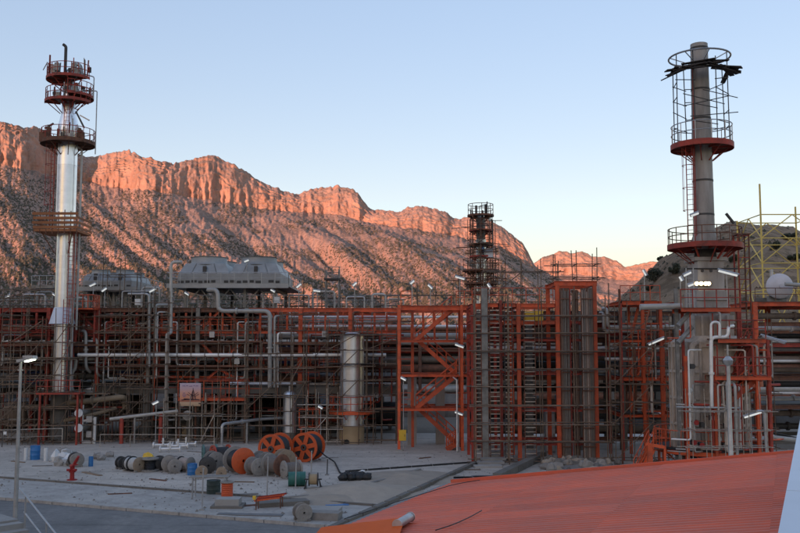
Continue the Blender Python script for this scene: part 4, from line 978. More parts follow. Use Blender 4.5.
# grey hanging loop with a round valve wheel
bent_pipe([pix(76, 360, 78), pix(75, 369, 78), pix(71.5, 373, 78), pix(71.5, 386, 78), pix(72.5, 391, 78), pix(76, 392, 78.5)], .16, 'grey_pipe', 'grey looping pipe with a fat elbow right of the silver column')
bent_pipe([pix(80, 331, 79), pix(86, 331, 78.4), pix(86, 368, 78.4), pix(90, 372, 79)], .14, 'grey_pipe', 'grey pipe drop just right of the silver column')
bent_pipe([pix(92, 339, 79), pix(97, 339, 78.4), pix(97, 374, 78.4), pix(100, 376, 79)], .1, 'grey_pipe', 'thinner grey pipe drop further right of the silver column')

# ------------------------------------------------------------------ silver column in the middle and the small silver vessel
MC = Vector((X(352, 77), 77, 0)); ZM = lambda v: Z(v, 77)
mc = T('clad_column', 'bright silver clad column with a tan skirt inside tube scaffold', 'column', (MC.x, MC.y, YZ))
b = MB(); b.lathe([(1.12, YZ), (1.06, YZ + .1), (1.05, ZM(425)), (.9, ZM(424))], 32, MC); mc.mesh('skirt', b, 'tan_skirt')
clad_column(mc, MC, 1.04, ZM(425), ZM(336)); b = MB(); b.lathe([(1.05, ZM(336)), (.8, ZM(334)), (.45, ZM(332.6)), (0, ZM(332))], 32, MC); mc.mesh('top_head', b, 'stainless')
a = Vector((X(347, 75.9), 75.97, ZM(441))); mc.tube('skirt_opening', a + Vector((0, .1, 0)), a - Vector((0, .06, 0)), .24, 'black_rubber', kind='pipe')
ring_platform(mc, MC, 1.08, 1.9, ZM(411), 'orange_steel', toe=.2, h=1.25, posts=12, deckm='orange_steel')
b = MB(); b.sweep([MC + Vector((1.25, -.4, ZM(425))), MC + Vector((1.25, -.4, ZM(338)))], .1, 8); mc.mesh('riser_pipe', b, 'brown_pipe')
for v in (349, 372, 396, 420):
    b = MB(); b.ringbox(1.075, 1.11, ZM(v), ZM(v) + .1, 28, MC); mc.mesh('stiffener_ring', b, 'stainless')
scaffold('scaffold', 'brown tube scaffold boxed round the silver clad column', MC.x - 1.9, MC.x + 1.9, 75.2, 78.9, YZ, ZM(334), 1.25, 1.25, decks=(5, 7), deckm='dark_plank')
SV = Vector((X(290, 77.5), 77.5, 0)); ZS = lambda v: Z(v, 77.5)
sv = T('small_vessel', 'small silver domed vessel behind the orange reels', 'vessel', (SV.x, SV.y, YZ))
clad_column(sv, SV, .58, ZS(432), ZS(396)); b = MB(); b.lathe([(.59, ZS(396)), (.5, ZS(393)), (.28, ZS(391)), (0, ZS(390.3))], 28, SV); sv.mesh('top_head', b, 'stainless')
b = MB(); b.lathe([(.62, YZ), (.6, ZS(432)), (.4, ZS(432))], 24, SV); sv.mesh('skirt', b, 'dark_concrete')
sv.tube('nozzle', SV + Vector((0, 0, ZS(391))), SV + Vector((0, 0, ZS(386))), .1, 'galv')

# ------------------------------------------------------------------ scaffolds through the left half
scaffold('scaffold', 'dense brown scaffold at the foot of the tall silver column', X(20, 77.3), X(78, 77.3), 75.3, 78.6, YZ, Z(322, 77.2), 1.4, 1.35, decks=(2, 5))
scaffold('scaffold', 'brown scaffold across the red bays behind the street lamp', X(-20, 77), X(20, 77), 76.9, 78.4, YZ, Z(300, 77), 1.5, 1.5, decks=(3,))
scaffold('scaffold', 'brown scaffold between the silver column and the tall pale pipe', X(98, 77.6), X(146, 77.6), 77.5, 78.6, YZ, Z(318, 77.5), 1.5, 1.5, decks=(3, 6))
scaffold('scaffold', 'pale scaffold round the tan skirt behind the reels', X(166, 76), X(216, 76), 75.6, 77.0, YZ, Z(408, 76), 1.1, 1.05, m='scaffold_light', decks=(2,))
scaffold('scaffold', 'brown scaffold under the bent grey pipes', X(246, 76.4), X(306, 76.4), 76.2, 77.0, YZ, Z(345, 76.4), 1.25, 1.2, decks=(3,))
scaffold('scaffold', 'brown scaffold between the clad column and the stair tower', X(367, 76.2), X(396, 76.2), 76.0, 77.2, YZ, Z(338, 76.2), 1.0, 1.25, decks=(2, 5))
scaffold('scaffold', 'low pale scaffold lattice beside the small silver vessel', X(306, 75), X(338, 75), 74.8, 76.2, YZ, Z(398, 75), 1.0, 1.0, m='scaffold_light', decks=(2,))
scaffold('scaffold', 'brown scaffold standing on the rack top left of the silver column', X(-10, 80), X(52, 80), 80.0, 81.2, zt[4] + .06, Z(288, 80), 1.7, 1.3)
scaffold('scaffold', 'tall thin scaffold on the rack top round the small air cooler', X(100, 82), X(134, 82), 82.0, 83.4, zt[4] + .06, Z(268, 82), 1.6, 1.4)
scaffold('scaffold', 'brown scaffold on the rack top before the middle tower', X(380, 82), X(455, 82), 82.0, 83.2, zt[4] + .06, Z(296, 82), 1.6, 1.0)
scaffold('scaffold', 'scaffold on the rack top between air cooler and access platform', X(284, 84), X(376, 84), 84.0, 85.2, zt[4] + .06, Z(292, 84), 1.7, .9)
scaffold('scaffold', 'brown scaffold in the bays left of the sloping pipe', X(52, 75.3), X(104, 75.3), 75.8, 76.9, YZ, Z(395, 75.3), 1.2, 1.3)
scaffold('scaffold', 'brown scaffold under the orange service platform', X(204, 75.9), X(246, 75.9), 76.0, 77.0, YZ, Z(401, 75.9), 1.1, 1.0)
# orange cage by the small vessel
t = T('orange_cage', 'small orange railed cage beside the small silver vessel', 'platform', (X(311, 77), 77, YZ)); z = Z(427, 77); xa, xb = X(300, 77), X(320, 77)
t.box('floor', ((xa + xb) / 2, 77.4, z), (xb - xa, 1.4, .1), 'orange_steel'); railing(t, [(xa, 76.75, z), (xb, 76.75, z)], 'orange_steel', h=1.5, step=.55, r=.045)
for x in (xa + .1, xb - .1): t.beam('post', (x, 77.4, YZ), (x, 77.4, z - .05), .14, 'orange_steel')

scaffold('scaffold', 'tall brown scaffold in front of the galvanised hooked pipe', X(128, 77), X(166, 77), 76.9, 77.35, YZ, Z(300, 77), 1.1, 1.05, r=.03)
scaffold('scaffold', 'tall brown scaffold behind the picture banner', X(176, 77.9), X(246, 77.9), 78.05, 78.6, YZ, Z(318, 78), 1.3, 1.15, r=.03)
scaffold('scaffold', 'brown scaffold on both sides of the thin white pipe', X(280, 78), X(338, 78), 78.1, 78.6, YZ, Z(322, 78), 1.1, 1.15, r=.03)
scaffold('scaffold', 'brown scaffold over the red bays near the fence', X(-16, 76), X(50, 76), 75.3, 76.4, YZ, Z(352, 76), 1.3, 1.3, r=.03)
# ------------------------------------------------------------------ orange stair tower
YS = 71.0
st = T('stair_tower', 'bright orange steel stair tower with zigzag flights', 'stair tower', (X(435, YS), YS, YZ))
ZSt = lambda v: Z(v, YS)
sx = [X(399, YS), X(413, YS), X(462, YS), X(475, YS)]
for y, sel in ((YS, (0, 2, 3)), (YS + 2.6, (0, 1, 2, 3)), (YS + 5.5, (0, 3))):
    for i in sel: st.beam('column', (sx[i], y, YZ), (sx[i], y, ZSt(305)), .22, 'orange_steel'); 
    for v in (307, 341, 375.5, 409.5):
        bw = .36 if v == 307 else .2
        st.beam('beam', (sx[0] + .14, y, ZSt(v) - bw / 2 + .1), (sx[3] - .14, y, ZSt(v) - bw / 2 + .1), bw * .7, 'orange_steel', bw)
for v in (307, 341, 375.5, 409.5):
    for i in (0, 3):
        for ya, yb in ((YS, YS + 2.6), (YS + 2.6, YS + 5.5)): st.beam('cross_beam', (sx[i], ya + .14, ZSt(v)), (sx[i], yb - .14, ZSt(v)), .18, 'orange_steel', .24)
    for xa, xb in ((sx[0], sx[1]), (X(455, YS), sx[3])):
        st.box('landing', ((xa + xb) / 2, YS + 1.35, ZSt(v) + .15), (xb - xa - .3, 2.3, .06), 'rust_steel')
        railing(st, [(xa + .15, YS + .2, ZSt(v) + .18), (xb - .15, YS + .2, ZSt(v) + .18)], 'orange_steel', step=.6)
fl = [((415, 341), (452, 309), .25), ((419, 341), (457, 374.5), 1.35), ((416, 409), (456, 376), .25), ((419, 410), (457, 445), 1.35)]
for (a, b_, dy) in fl:
    pa, pb = pix(*a, YS), pix(*b_, YS); pa.y = pb.y = YS + dy; stair(st, pa, pb, (0, 1, 0), .95, 'orange_steel', 'rust_steel')
pa, pb = pix(456, 445, YS), pix(447, 456, YS); pa.y = pb.y = YS + .2; pb.z = YZ; stair(st, pa, pb, (0, 1, 0), 1.0, 'orange_steel', 'rust_steel', n=4)
st.beam('brace', (X(415, YS), YS + 2.6, ZSt(341)), (X(455, YS), YS + 2.6, ZSt(310)), .2, 'orange_steel')
for u in (424, 436, 449): st.beam('stub_post', (X(u, YS), YS + 2.6, ZSt(340)), (X(u, YS), YS + 2.6, ZSt(311)), .16, 'orange_steel')
for x in (sx[0], sx[3]): st.box('base_plate', (x, YS, YZ + .06), (.55, .55, .12), 'concrete')
t = T('standpipe', 'thin white standpipe in front of the stair tower', 'pipe', gp(457, 453, YZ)); q = gp(457, 453, YZ)
q.y = 70.2; q.x = X(457, 70.2, 415); t.tube('pipe_run', (q.x, q.y, YZ), (q.x, q.y, Z(380, 70.2)), .055, 'white_pipe'); t.tube('hook', (q.x, q.y, Z(380, 70.2)), (q.x - .25, q.y + .9, Z(377.5, 70.2)), .055, 'white_pipe'); t.tube('foot', (q.x, q.y, YZ), (q.x, q.y, YZ + .08), .15, 'galv')
def yellow_box(u, v, Y, w_, h_, d_, label, carrier):
    q = pix(u, v, Y); t = T('yellow_box', label, 'box', q - Vector((0, 0, h_ / 2)))
    t.box('body', q, (w_, d_, h_), 'yellow'); t.box('lid', q + Vector((0, 0, h_ / 2 + .03)), (w_ * 1.05, d_ * 1.05, .06), 'yellow'); t.box('door', q - Vector((0, d_ / 2 + .012, 0)), (w_ * .8, .02, h_ * .8), 'yellow')
    t.tube('handle', q + Vector((w_ * .3, -d_ / 2 - .05, -.05)), q + Vector((w_ * .3, -d_ / 2 - .05, .1)), .02, 'dark_steel')
    for dx in (-w_ * .3, w_ * .3): t.bar('bracket', q + Vector((dx, d_ / 2, 0)), q + Vector((dx, d_ / 2 + carrier, 0)), .06, 'dark_steel')
yellow_box(402.5, 435.5, YS - .45, .55, .75, .35, 'small yellow box on the stair tower leg', .3)
# concrete column behind the stair tower
for u, y, lab in ((412, YS + 4.4, 'thick concrete pier behind the stair tower foot'), (440, YS + 5.0, 'shaded concrete pier deeper under the stair tower')):
    t = T('concrete_pier', lab, 'pier', (X(u, y), y, YZ)); z1 = Z(377, y); x = X(u, y); t.box('shaft', (x, y, (YZ + z1) / 2), (.75, .75, z1 - YZ), 'concrete'); t.box('cap', (x, y, z1 + .15), (1.1, 1.0, .3), 'dark_concrete')

# ------------------------------------------------------------------ cable riser structure between the stair towers
YR = 64.0; ZR = lambda v: Z(v, YR)
rt = T('riser_frame', 'orange steel frame carrying vertical cable ladders behind scaffold', 'steel frame', (X(540, YR), YR, YZ))
rcols = [(473, 'red_steel', 305), (502, 'red_steel', 300), (520, 'orange_steel', 303), (559.5, 'orange_steel', 283), (571.5, 'red_steel', 288), (597.5, 'orange_steel', 283)]
rx = [X(u, YR) for u, _, _ in rcols]
for (u, m, v), x in zip(rcols, rx):
    wv = .27 if m == 'orange_steel' else .2
    rt.beam('column', (x, YR + .5, YZ), (x, YR + .5, ZR(v)), wv, m)
    rt.beam('column', (x, YR + 4.5, YZ), (x, YR + 4.5, ZR(v)), wv, m)
for v in (305, 322, 340, 374, 411, 445):
    for y in (YR + .5, YR + 4.5):
        for i in range(5):
            if v in (305, 322) and i > 2: continue
            m = 'orange_steel' if v in (305, 322) else 'red_steel'
            rt.beam('beam', (rx[i] + .18, y + .02, ZR(v)), (rx[i + 1] - .18, y + .02, ZR(v)), .16, m, .26 if v in (305, 322) else .16)
    for x in rx: rt.beam('cross_beam', (x, YR + .68, ZR(v)), (x, YR + 4.3, ZR(v)), .18, 'red_steel', .24)
for y in (YR + .5, YR + 4.5): rt.beam('beam', (rx[3] - .2, y, ZR(283)), (rx[5] + .2, y, ZR(283)), .24, 'orange_steel', .34)
for y in (YR + .5, YR + 4.5): rt.beam('beam', (rx[3] + .18, y, ZR(322)), (rx[5] - .18, y, ZR(322)), .16, 'red_steel', .2)
for x in (rx[3], rx[5]): rt.beam('cross_beam', (x, YR + .68, ZR(283)), (x, YR + 4.3, ZR(283)), .24, 'orange_steel', .3)
for (u0, u1, v) in ((487, 520, 305), (520, 559, 340)):
    rt.box('deck_plate', ((X(u0, YR) + X(u1, YR)) / 2, YR + 2.5, ZR(v) + .16), (X(u1, YR) - X(u0, YR) - .3, 3.6, .05), 'dark_steel')
railing(rt, [(rx[0], YR + .4, ZR(303)), (rx[3] - .3, YR + .4, ZR(303))], 'orange_steel', step=.9)
def cable_ladder(u0, u1, v0, v1, Y, m, label, rung=.30, filled=False, rungm='scaffold_light'):
    x0, x1 = X(u0, Y), X(u1, Y); za, zb = YZ, Z(v0, Y)
    t = T('cable_ladder', label, 'cable ladder', ((x0 + x1) / 2, Y, za), 'vertical cable ladders')
    for x in (x0, x1): t.bar('side_rail', (x, Y, za), (x, Y, zb), .05, m, .12)
    n = int((zb - za) / rung)
    for i in range(1, n): t.bar('rung', (x0, Y, za + i * (zb - za) / n), (x1, Y, za + i * (zb - za) / n), .05, rungm, .06)
    return t
cable_ladder(490, 500, 306, 455, YR + .1, 'rust_steel', 'wide cable ladder with pale rungs beside the grey riser')
cable_ladder(505, 512.5, 303, 455, YR + .15, 'dark_steel', 'narrow dark cable ladder between the red and orange columns')
cable_ladder(524.5, 535.5, 308, 455, YR + .1, 'rust_steel', 'cable ladder with pale rungs beside the yellow box')
cable_ladder(475.5, 481.5, 308, 455, YR + .2, 'red_steel', 'narrow red cable ladder next to the stair tower')
t = T('cable_riser', 'grey flat covered cable riser by the stair tower', 'cable riser', (X(485, YR), YR, YZ)); xa, xb = X(482, YR + .1), X(488, YR + .1)
t.box('cover', ((xa + xb) / 2, YR + .1, (YZ + ZR(288)) / 2), (xb - xa, .12, ZR(288) - YZ), 'grey_steel')
for x in (xa - .02, xb + .02): t.bar('side_rail', (x, YR + .14, YZ), (x, YR + .14, ZR(288)), .04, 'rust_steel', .18)
def cable_bundle(u0, u1, v0, m, label, Y, n):
    t = T('cable_riser', label, 'cable riser', (X((u0 + u1) / 2, Y), Y, YZ), 'vertical cable bundles'); x0, x1 = X(u0, Y), X(u1, Y)
    t.box('back_tray', ((x0 + x1) / 2, Y + .12, (YZ + Z(v0, Y)) / 2), (x1 - x0 + .1, .06, Z(v0, Y) - YZ), 'rust_steel')
    for i in range(n):
        x = x0 + (x1 - x0) * (i + .5) / n; t.tube('cable', (x, Y, YZ), (x + jit(.03), Y, Z(v0 + random.uniform(0, 4), Y)), (x1 - x0) / n * .47, random.choice([m, m, 'cable_grey', 'cable_brown']))
    for z in np.arange(1.2, Z(v0, Y), 1.3): t.bar('clamp', (x0 - .05, Y - .09, z), (x1 + .05, Y - .09, z), .06, 'rust_steel', .08)
cable_bundle(562, 570, 288, 'cable_grey', 'grey-brown bundle of vertical cables in the tall orange bay', YR + .2, 7)
cable_bundle(583, 594, 288, 'cable_pink', 'pinkish-brown bundle of vertical cables in the tall orange bay', YR + .2, 9)
cable_bundle(574, 579, 290, 'cable_brown', 'dark slim bundle of vertical cables between two wider ones', YR + 1.2, 4)
yellow_box(533.5, 316.5, YR + .7, 1.25, .62, .7, 'large yellow box up in the orange riser frame', .6)
sc_ = scaffold('scaffold', 'long scaffold of horizontal tubes in front of the cable ladders', X(474, YR), X(606, YR), YR - 1.15, YR - .15, YZ, ZR(302), 2.1, 1.25, m='scaffold_tube', decks=(), diag=False, r=.04)
scaffold('scaffold', 'thin scaffold standing on the rack top behind the riser frame', X(485, 70), X(560, 70), 69.5, 70.6, ZR(340) * 1.03, Z(272, 70), 1.5, 1.2)
scaffold('scaffold', 'scaffold tubes sticking up over the tall orange bay', X(557, YR + 1), X(598, YR + 1), YR + .8, YR + 2.2, ZR(283) + .17, Z(262, YR), 1.5, .95, diag=False)
# dark interior: shelter wall and grey cabinet seen between the columns
t = T('control_cabinet', 'pale grey cabinet in the shade between orange columns', 'cabinet', (X(550, 69.5), 69.5, YZ)); a, c = pix(546, 453, 69.5), pix(555, 412, 69.5)
t.box('body', ((a.x + c.x) / 2, 69.9, (YZ + c.z) / 2), (c.x - a.x, .8, c.z - YZ), 'galv'); t.box('door', ((a.x + c.x) / 2, 69.48, (YZ + c.z) / 2), (c.x - a.x - .1, .03, (c.z - YZ) * .9), 'white_box'); t.tube('handle', (c.x - .12, 69.44, 1.3), (c.x - .12, 69.44, 1.6), .02, 'dark_steel')
g3 = 'pipes behind the cable ladders'
for k, (v, Y, d, m) in enumerate(((318, 72, 5, 'grey_pipe'), (330, 73, 4, 'brown_pipe'), (348, 72, 4, 'white_pipe'), (358, 73.5, 6, 'brown_pipe'), (372, 72.5, 4, 'grey_pipe'), (388, 74, 7, 'dark_steel'), (402, 73, 5, 'brown_pipe'), (365, 76, 8, 'dark_steel'), (340, 76, 6, 'rust_steel'), (415, 76, 8, 'dark_steel'), (428, 75, 7, 'brown_pipe'), (325, 75, 5, 'red_steel'))):
    hpipe(470, 668, v, Y, d, m, {'grey_pipe': 'dusty grey', 'brown_pipe': 'dark brown', 'white_pipe': 'white clad', 'dark_steel': 'black', 'rust_steel': 'rusty', 'red_steel': 'dull red'}[m] + ' pipe running behind the cable ladders at ' + ['top', 'top', 'upper', 'upper', 'mid', 'mid', 'mid', 'upper', 'upper', 'low', 'low', 'top'][k] + ' level', g3)
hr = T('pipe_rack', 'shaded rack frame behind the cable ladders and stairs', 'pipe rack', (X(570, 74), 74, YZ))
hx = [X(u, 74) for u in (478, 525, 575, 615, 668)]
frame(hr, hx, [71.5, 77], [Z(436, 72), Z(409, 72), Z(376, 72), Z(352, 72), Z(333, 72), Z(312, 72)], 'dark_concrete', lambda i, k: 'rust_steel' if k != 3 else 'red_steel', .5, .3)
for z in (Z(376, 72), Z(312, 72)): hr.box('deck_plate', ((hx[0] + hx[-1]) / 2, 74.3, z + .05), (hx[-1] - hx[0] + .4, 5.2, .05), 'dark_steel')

# ------------------------------------------------------------------ scaffolded middle column
NC = Vector((X(481, 86, 260), 86, 0)); ZN = lambda v: Z(v, 86)
nc = T('slim_column', 'slim silver column wrapped in platforms and scaffold above the rack', 'column', (NC.x, NC.y, YZ))
b = MB(); b.lathe([(.62, YZ), (.6, ZN(330)), (.5, ZN(329))], 24, NC); nc.mesh('skirt', b, 'dark_concrete')
clad_column(nc, NC, .5, ZN(330), ZN(240)); clad_column(nc, NC, .42, ZN(240), ZN(219), 'grey_steel')
b = MB(); b.lathe([(.42, ZN(219)), (.25, ZN(216)), (0, ZN(215.5))], 24, NC); nc.mesh('top_head', b, 'grey_steel')
for v, r1, m in ((216, 1.25, 'rust_steel'), (231, 1.1, 'red_steel'), (245, 1.15, 'rust_steel'), (257, 1.1, 'red_steel'), (271, 1.75, 'rust_steel'), (284, 1.6, 'rust_steel'), (293, 1.4, 'rust_steel')):
    ring_platform(nc, NC, .5, r1, ZN(v), m, 'rust_steel', toe=.07, posts=8, deckm='plank', brackets=4)
for a in range(6):
    an = a * math.pi / 3 + .3; d = Vector((math.cos(an), math.sin(an), 0)) * 1.05; nc.tube('standard', NC + d + Vector((0, 0, ZN(296))), NC + d + Vector((0, 0, ZN(213 + random.uniform(-6, 3)))), .035, 'dark_steel')
for dx, v in ((-.45, 206), (.45, 205), (.15, 211)): nc.tube('vent_pipe', NC + Vector((dx, -.3, ZN(219))), NC + Vector((dx, -.3, ZN(v))), .11, 'dark_steel')
b = MB(); b.sweep([NC + Vector((-.2, -.3, ZN(207))), NC + Vector((.6, -.3, ZN(204.5))), NC + Vector((.6, -.3, ZN(216)))], .04, 6); nc.mesh('davit', b, 'dark_steel')
nc.tube('davit_post', NC + Vector((.6, -.3, ZN(216))), NC + Vector((.6, -.3, ZN(202))), .05, 'dark_steel')
ladder(nc, NC + Vector((-.1, -.75, ZN(296))), NC + Vector((-.1, -.75, ZN(217))), (0, -1, 0), m='dark_steel', cage=True)
nc.box('cable_box', NC + Vector((.7, -.7, ZN(254))), (.7, .5, .8), 'cladding_white'); nc.box('cable_box', NC + Vector((.05, -.8, ZN(250))), (.3, .3, .6), 'blue_plastic')
scaffold('scaffold', 'dark scaffold cage round the foot of the slim column', NC.x - 2.1, NC.x + 2.1, 84.4, 87.6, zt[4] - 1.5, ZN(270), 1.4, 1.4, m='rust_steel')
rn = random.Random(31)
t = T('column_scaffold', 'bushy dark scaffold tubes sticking out round the slim column', 'scaffold', (NC.x, NC.y, ZN(296)))
for k in range(14):
    an = rn.uniform(0, 6.28); rr_ = rn.uniform(1.1, 1.55); x, y = NC.x + rr_ * math.cos(an), NC.y + rr_ * math.sin(an); va = rn.choice([296, 290, 284, 270]); vb = rn.choice([214, 220, 230, 240, 255])
    t.tube('standard', (x, y, ZN(va)), (x + jit(.1), y, ZN(vb)), .03, rn.choice(['dark_steel', 'rust_steel', 'scaffold_tube']))
for k in range(46):
    v = rn.uniform(217, 292); an = rn.uniform(-.5, .5) + rn.choice([0, math.pi / 2]); c_ = NC + Vector((0, -1.1, ZN(v))) if k % 2 else NC + Vector((rn.choice([-1.1, 1.1]), 0, ZN(v))); h_ = rn.uniform(1.0, 1.9) * (1.2 if v > 265 else 1); d = Vector((math.cos(an), math.sin(an) * .6, rn.uniform(-.12, .12))) * h_
    t.tube('ledger', c_ - d, c_ + d, .03, rn.choice(['dark_steel', 'rust_steel', 'scaffold_tube', 'rust_steel']))
for k in range(10):
    v = rn.choice([224, 231, 238, 245, 251, 257, 264, 271, 278, 284]); t.box('deck_board', NC + Vector((rn.uniform(-.5, .5), -1.25, ZN(v))), (rn.uniform(1.6, 2.8), .25, .06), rn.choice(['plank', 'dark_plank', 'rust_board']))

# ------------------------------------------------------------------ right-hand stair structure
YQ = 65.0; ZQ = lambda v: Z(v, YQ)
q2 = T('stair_structure', 'orange stair structure with ladders left of the furnace', 'stair tower', (X(645, YQ), YQ, YZ))
qx = [X(622, YQ), X(644, YQ), X(662, YQ), X(680, YQ)]
for y in (YQ, YQ + 4.0):
    for i, x in enumerate(qx): q2.beam('column', (x, y, YZ), (x, y, ZQ([303, 303, 301, 330][i])), .2 if i else .16, 'orange_steel' if i else 'red_steel')
    for v, bw in ((303, .28), (341, .16), (379, .24), (416, .18)):
        for i in range(3 if v != 303 else 2): q2.beam('beam', (qx[i] + .13, y, ZQ(v)), (qx[i + 1] - .13, y, ZQ(v)), bw * .7, 'orange_steel', bw)
for v in (303, 341, 379, 416):
    for x in qx: q2.beam('cross_beam', (x, YQ + .13, ZQ(v)), (x, YQ + 3.87, ZQ(v)), .16, 'orange_steel', .22)
    q2.box('floor', ((qx[0] + qx[2]) / 2, YQ + 2, ZQ(v) + .17), (qx[2] - qx[0] - .3, 3.5, .05), 'dark_steel')
    if v != 416: railing(q2, [(qx[0], YQ - .05, ZQ(v) + .16), (qx[2], YQ - .05, ZQ(v) + .16)], 'orange_steel', step=.7)
for (a, b_) in (((634, 413), (643, 382)), ((640, 376), (650, 345)), ((634, 338), (645, 306))):
    pa, pb = pix(*a, YQ - .5), pix(*b_, YQ - .5); pa.y = pb.y = YQ + .3; pb.y += 1.0; stair(q2, pa, pb, (1, 0, 0), .8, 'orange_steel', 'scaffold_light', rail=False)
q2.beam('brace', (qx[2], YQ - .1, ZQ(381)), (qx[3], YQ - .1, ZQ(400)), .2, 'orange_steel')
t = T('standpipe', 'tall thin grey pole rising in front of the right-hand stairs', 'pole', (X(621, 62.5), 62.5, YZ)); t.tube('pole_shaft', (X(621, 62.5), 62.5, YZ), (X(621, 62.5), 62.5, Z(289, 62.5)), .07, 'rust_steel'); t.box('foot', (X(621, 62.5), 62.5, YZ + .04), (.4, .4, .08), 'concrete')
low = T('entry_stair', 'low orange entry stair and portal at the furnace platform', 'stairs', gp(655, 468, YZ)); Yl = 56.0; zl = Z(449, Yl)
xa, xb = X(652, Yl), X(664, Yl); low.box('landing', ((xa + xb) / 2, Yl + .6, zl), (xb - xa, 1.2, .08), 'rust_steel')
pa, pb = Vector((X(636, Yl), Yl + .1, YZ)), Vector((xa, Yl + .1, zl)); stair(low, pa, pb, (0, 1, 0), .9, 'orange_steel', 'rust_steel')
railing(low, [(xa, Yl, zl), (xb, Yl, zl)], 'orange_steel', h=1.2, step=.4)
for x in (xa + .1, xb - .1): low.beam('post', (x, Yl + 1.1, YZ), (x, Yl + 1.1, zl - .04), .14, 'orange_steel')
low.bar('portal_post', (X(648, 54.6), 54.6, YZ), (X(648, 54.6), 54.6, Z(444, 54.6)), .28, 'orange_steel'); low.bar('portal_post', (X(663, 54.6), 54.6, YZ), (X(663, 54.6), 54.6, Z(446, 54.6)), .12, 'orange_steel')
low.bar('portal_beam', pix(646, 444, 54.6), pix(664, 447, 54.6), .16, 'orange_steel', .18)
for k in range(6): low.box('tread', (X(657, 54.9), 54.9 + .22 * k, YZ + .18 * (k + 1)), (.9, .24, .04), 'rust_steel')
for dx in (-.47, .47): low.bar('stringer', (X(657, 54.9) + dx, 54.7, YZ + .02), (X(657, 54.9) + dx, 56.2, YZ + 1.2), .05, 'orange_steel', .2)
bent_pipe([pix(603, 309, 67), pix(607, 309, 66), pix(607, 327, 66), pix(621, 328, 66)], .13, 'grey_pipe', 'grey pipe with two elbows right of the tall orange bay')
bent_pipe([pix(600, 313, 67.4), pix(603.5, 313, 66.4), pix(603.5, 331, 66.4), pix(640, 332, 66.4)], .1, 'grey_pipe', 'thinner grey pipe following the elbowed one')
hpipe(605, 652, 359, 66.5, 3.2, 'white_pipe', 'white pipe crossing the right-hand stairs', 'pipes at the right-hand stairs'); hpipe(610, 690, 327, 66.5, 4, 'grey_pipe', 'pale grey pipe under the top deck left of the furnace', 'pipes at the right-hand stairs'); hpipe(606, 660, 334, 67, 3, 'red_steel', 'red pipe left of the furnace', 'pipes at the right-hand stairs')
rd = random.Random(4)
for i in range(14):
    u = rd.uniform(624, 684); Y = YQ + rd.uniform(-.3, 3.2); va, vb = rd.choice([(308, 345), (345, 377), (382, 414), (330, 375), (350, 412)]); a = pix(u, va, Y); p = Vector((a.x, Y, Z(vb, Y))); k = rd.choice([-1, 1]) * rd.uniform(.6, 1.6); m = rd.choice(['orange_steel', 'grey_pipe', 'rust_steel', 'white_pipe', 'brown_pipe'])
    bent_pipe([a + Vector((k, .5, 0)), a, p, p + Vector((-k, .5, 0))], rd.uniform(.05, .11), m, {'grey_pipe': 'slim grey', 'brown_pipe': 'dark brown', 'rust_steel': 'rusty', 'orange_steel': 'orange', 'white_pipe': 'thin white'}[m] + ' pipe dropping among the right-hand stairs', 'pipe drops at the right-hand stairs')

# ------------------------------------------------------------------ the furnace with its tall stack
YH = 58.0; KH = YH / 68; HC = Vector((X(705, YH, 250), YH, 0)); ZH = lambda v: Z(v, YH)
ht_ = T('furnace', 'tan cylindrical process furnace with tall grey stack and red ring platforms', 'furnace', (HC.x, HC.y, YZ))
r = 2.3
b = MB(); b.lathe([(r, ZH(452)), (r, ZH(342)), (r * .8, ZH(336)), (0, ZH(335))], 40, HC); ht_.mesh('shell', b, 'heater_tan', smooth=False)
nrib = 20
for k in range(nrib):
    an = 2 * math.pi * k / nrib + .1; d = Vector((math.cos(an), math.sin(an), 0)); ht_.bar('rib', HC + d * (r + .08) + Vector((0, 0, ZH(452))), HC + d * (r + .08) + Vector((0, 0, ZH(342))), .14, 'heater_tan', .16)
for v in (347, 372, 398, 424): b = MB(); b.ringbox(r + .01, r + .12, ZH(v), ZH(v) + .16, 40, HC); ht_.mesh('hoop', b, 'heater_tan')
for k, (an, v) in enumerate([(a, v) for v in (358, 383, 410, 437) for a in (-2.3, -1.75, -1.2, -.65)]):
    d = Vector((math.cos(an), math.sin(an), 0)); c = HC + d * (r + .06) + Vector((0, 0, ZH(v)))
    if k % 3 != 1: ht_.box('inspection_door', c, (.8, .1, .95), 'heater_tan', an + math.pi / 2)
for an in np.linspace(0, 2 * math.pi, 9)[:-1]:
    d = Vector((math.cos(an), math.sin(an), 0)) * 1.9; ht_.box('pier', HC + d + Vector((0, 0, (YZ + ZH(452)) / 2)), (.6, .6, ZH(452) - YZ), 'concrete')
b = MB(); b.lathe([(0, ZH(452) - .02), (r + .05, ZH(452) - .02), (r + .05, ZH(452) - .18), (0, ZH(452) - .18)], 40, HC); ht_.mesh('floor_plate', b, 'dark_steel')
pl = ring_platform(ht_, HC, r + .2, 3.5, Z(446, YH), 'orange_steel', toe=.28, posts=26, deckm='dark_steel', brackets=16, h=1.15)
b = MB(); b.ringbox(3.56, 3.60, ZH(446) - .02, ZH(446) + .14, 40, HC); ht_.mesh('black_edge', b, 'black_rubber', pl)
ring_platform(ht_, HC, r + .15, 3.2, ZH(382), 'orange_steel', toe=.22, a0=R(-62), a1=R(-5), posts=7, brackets=4)
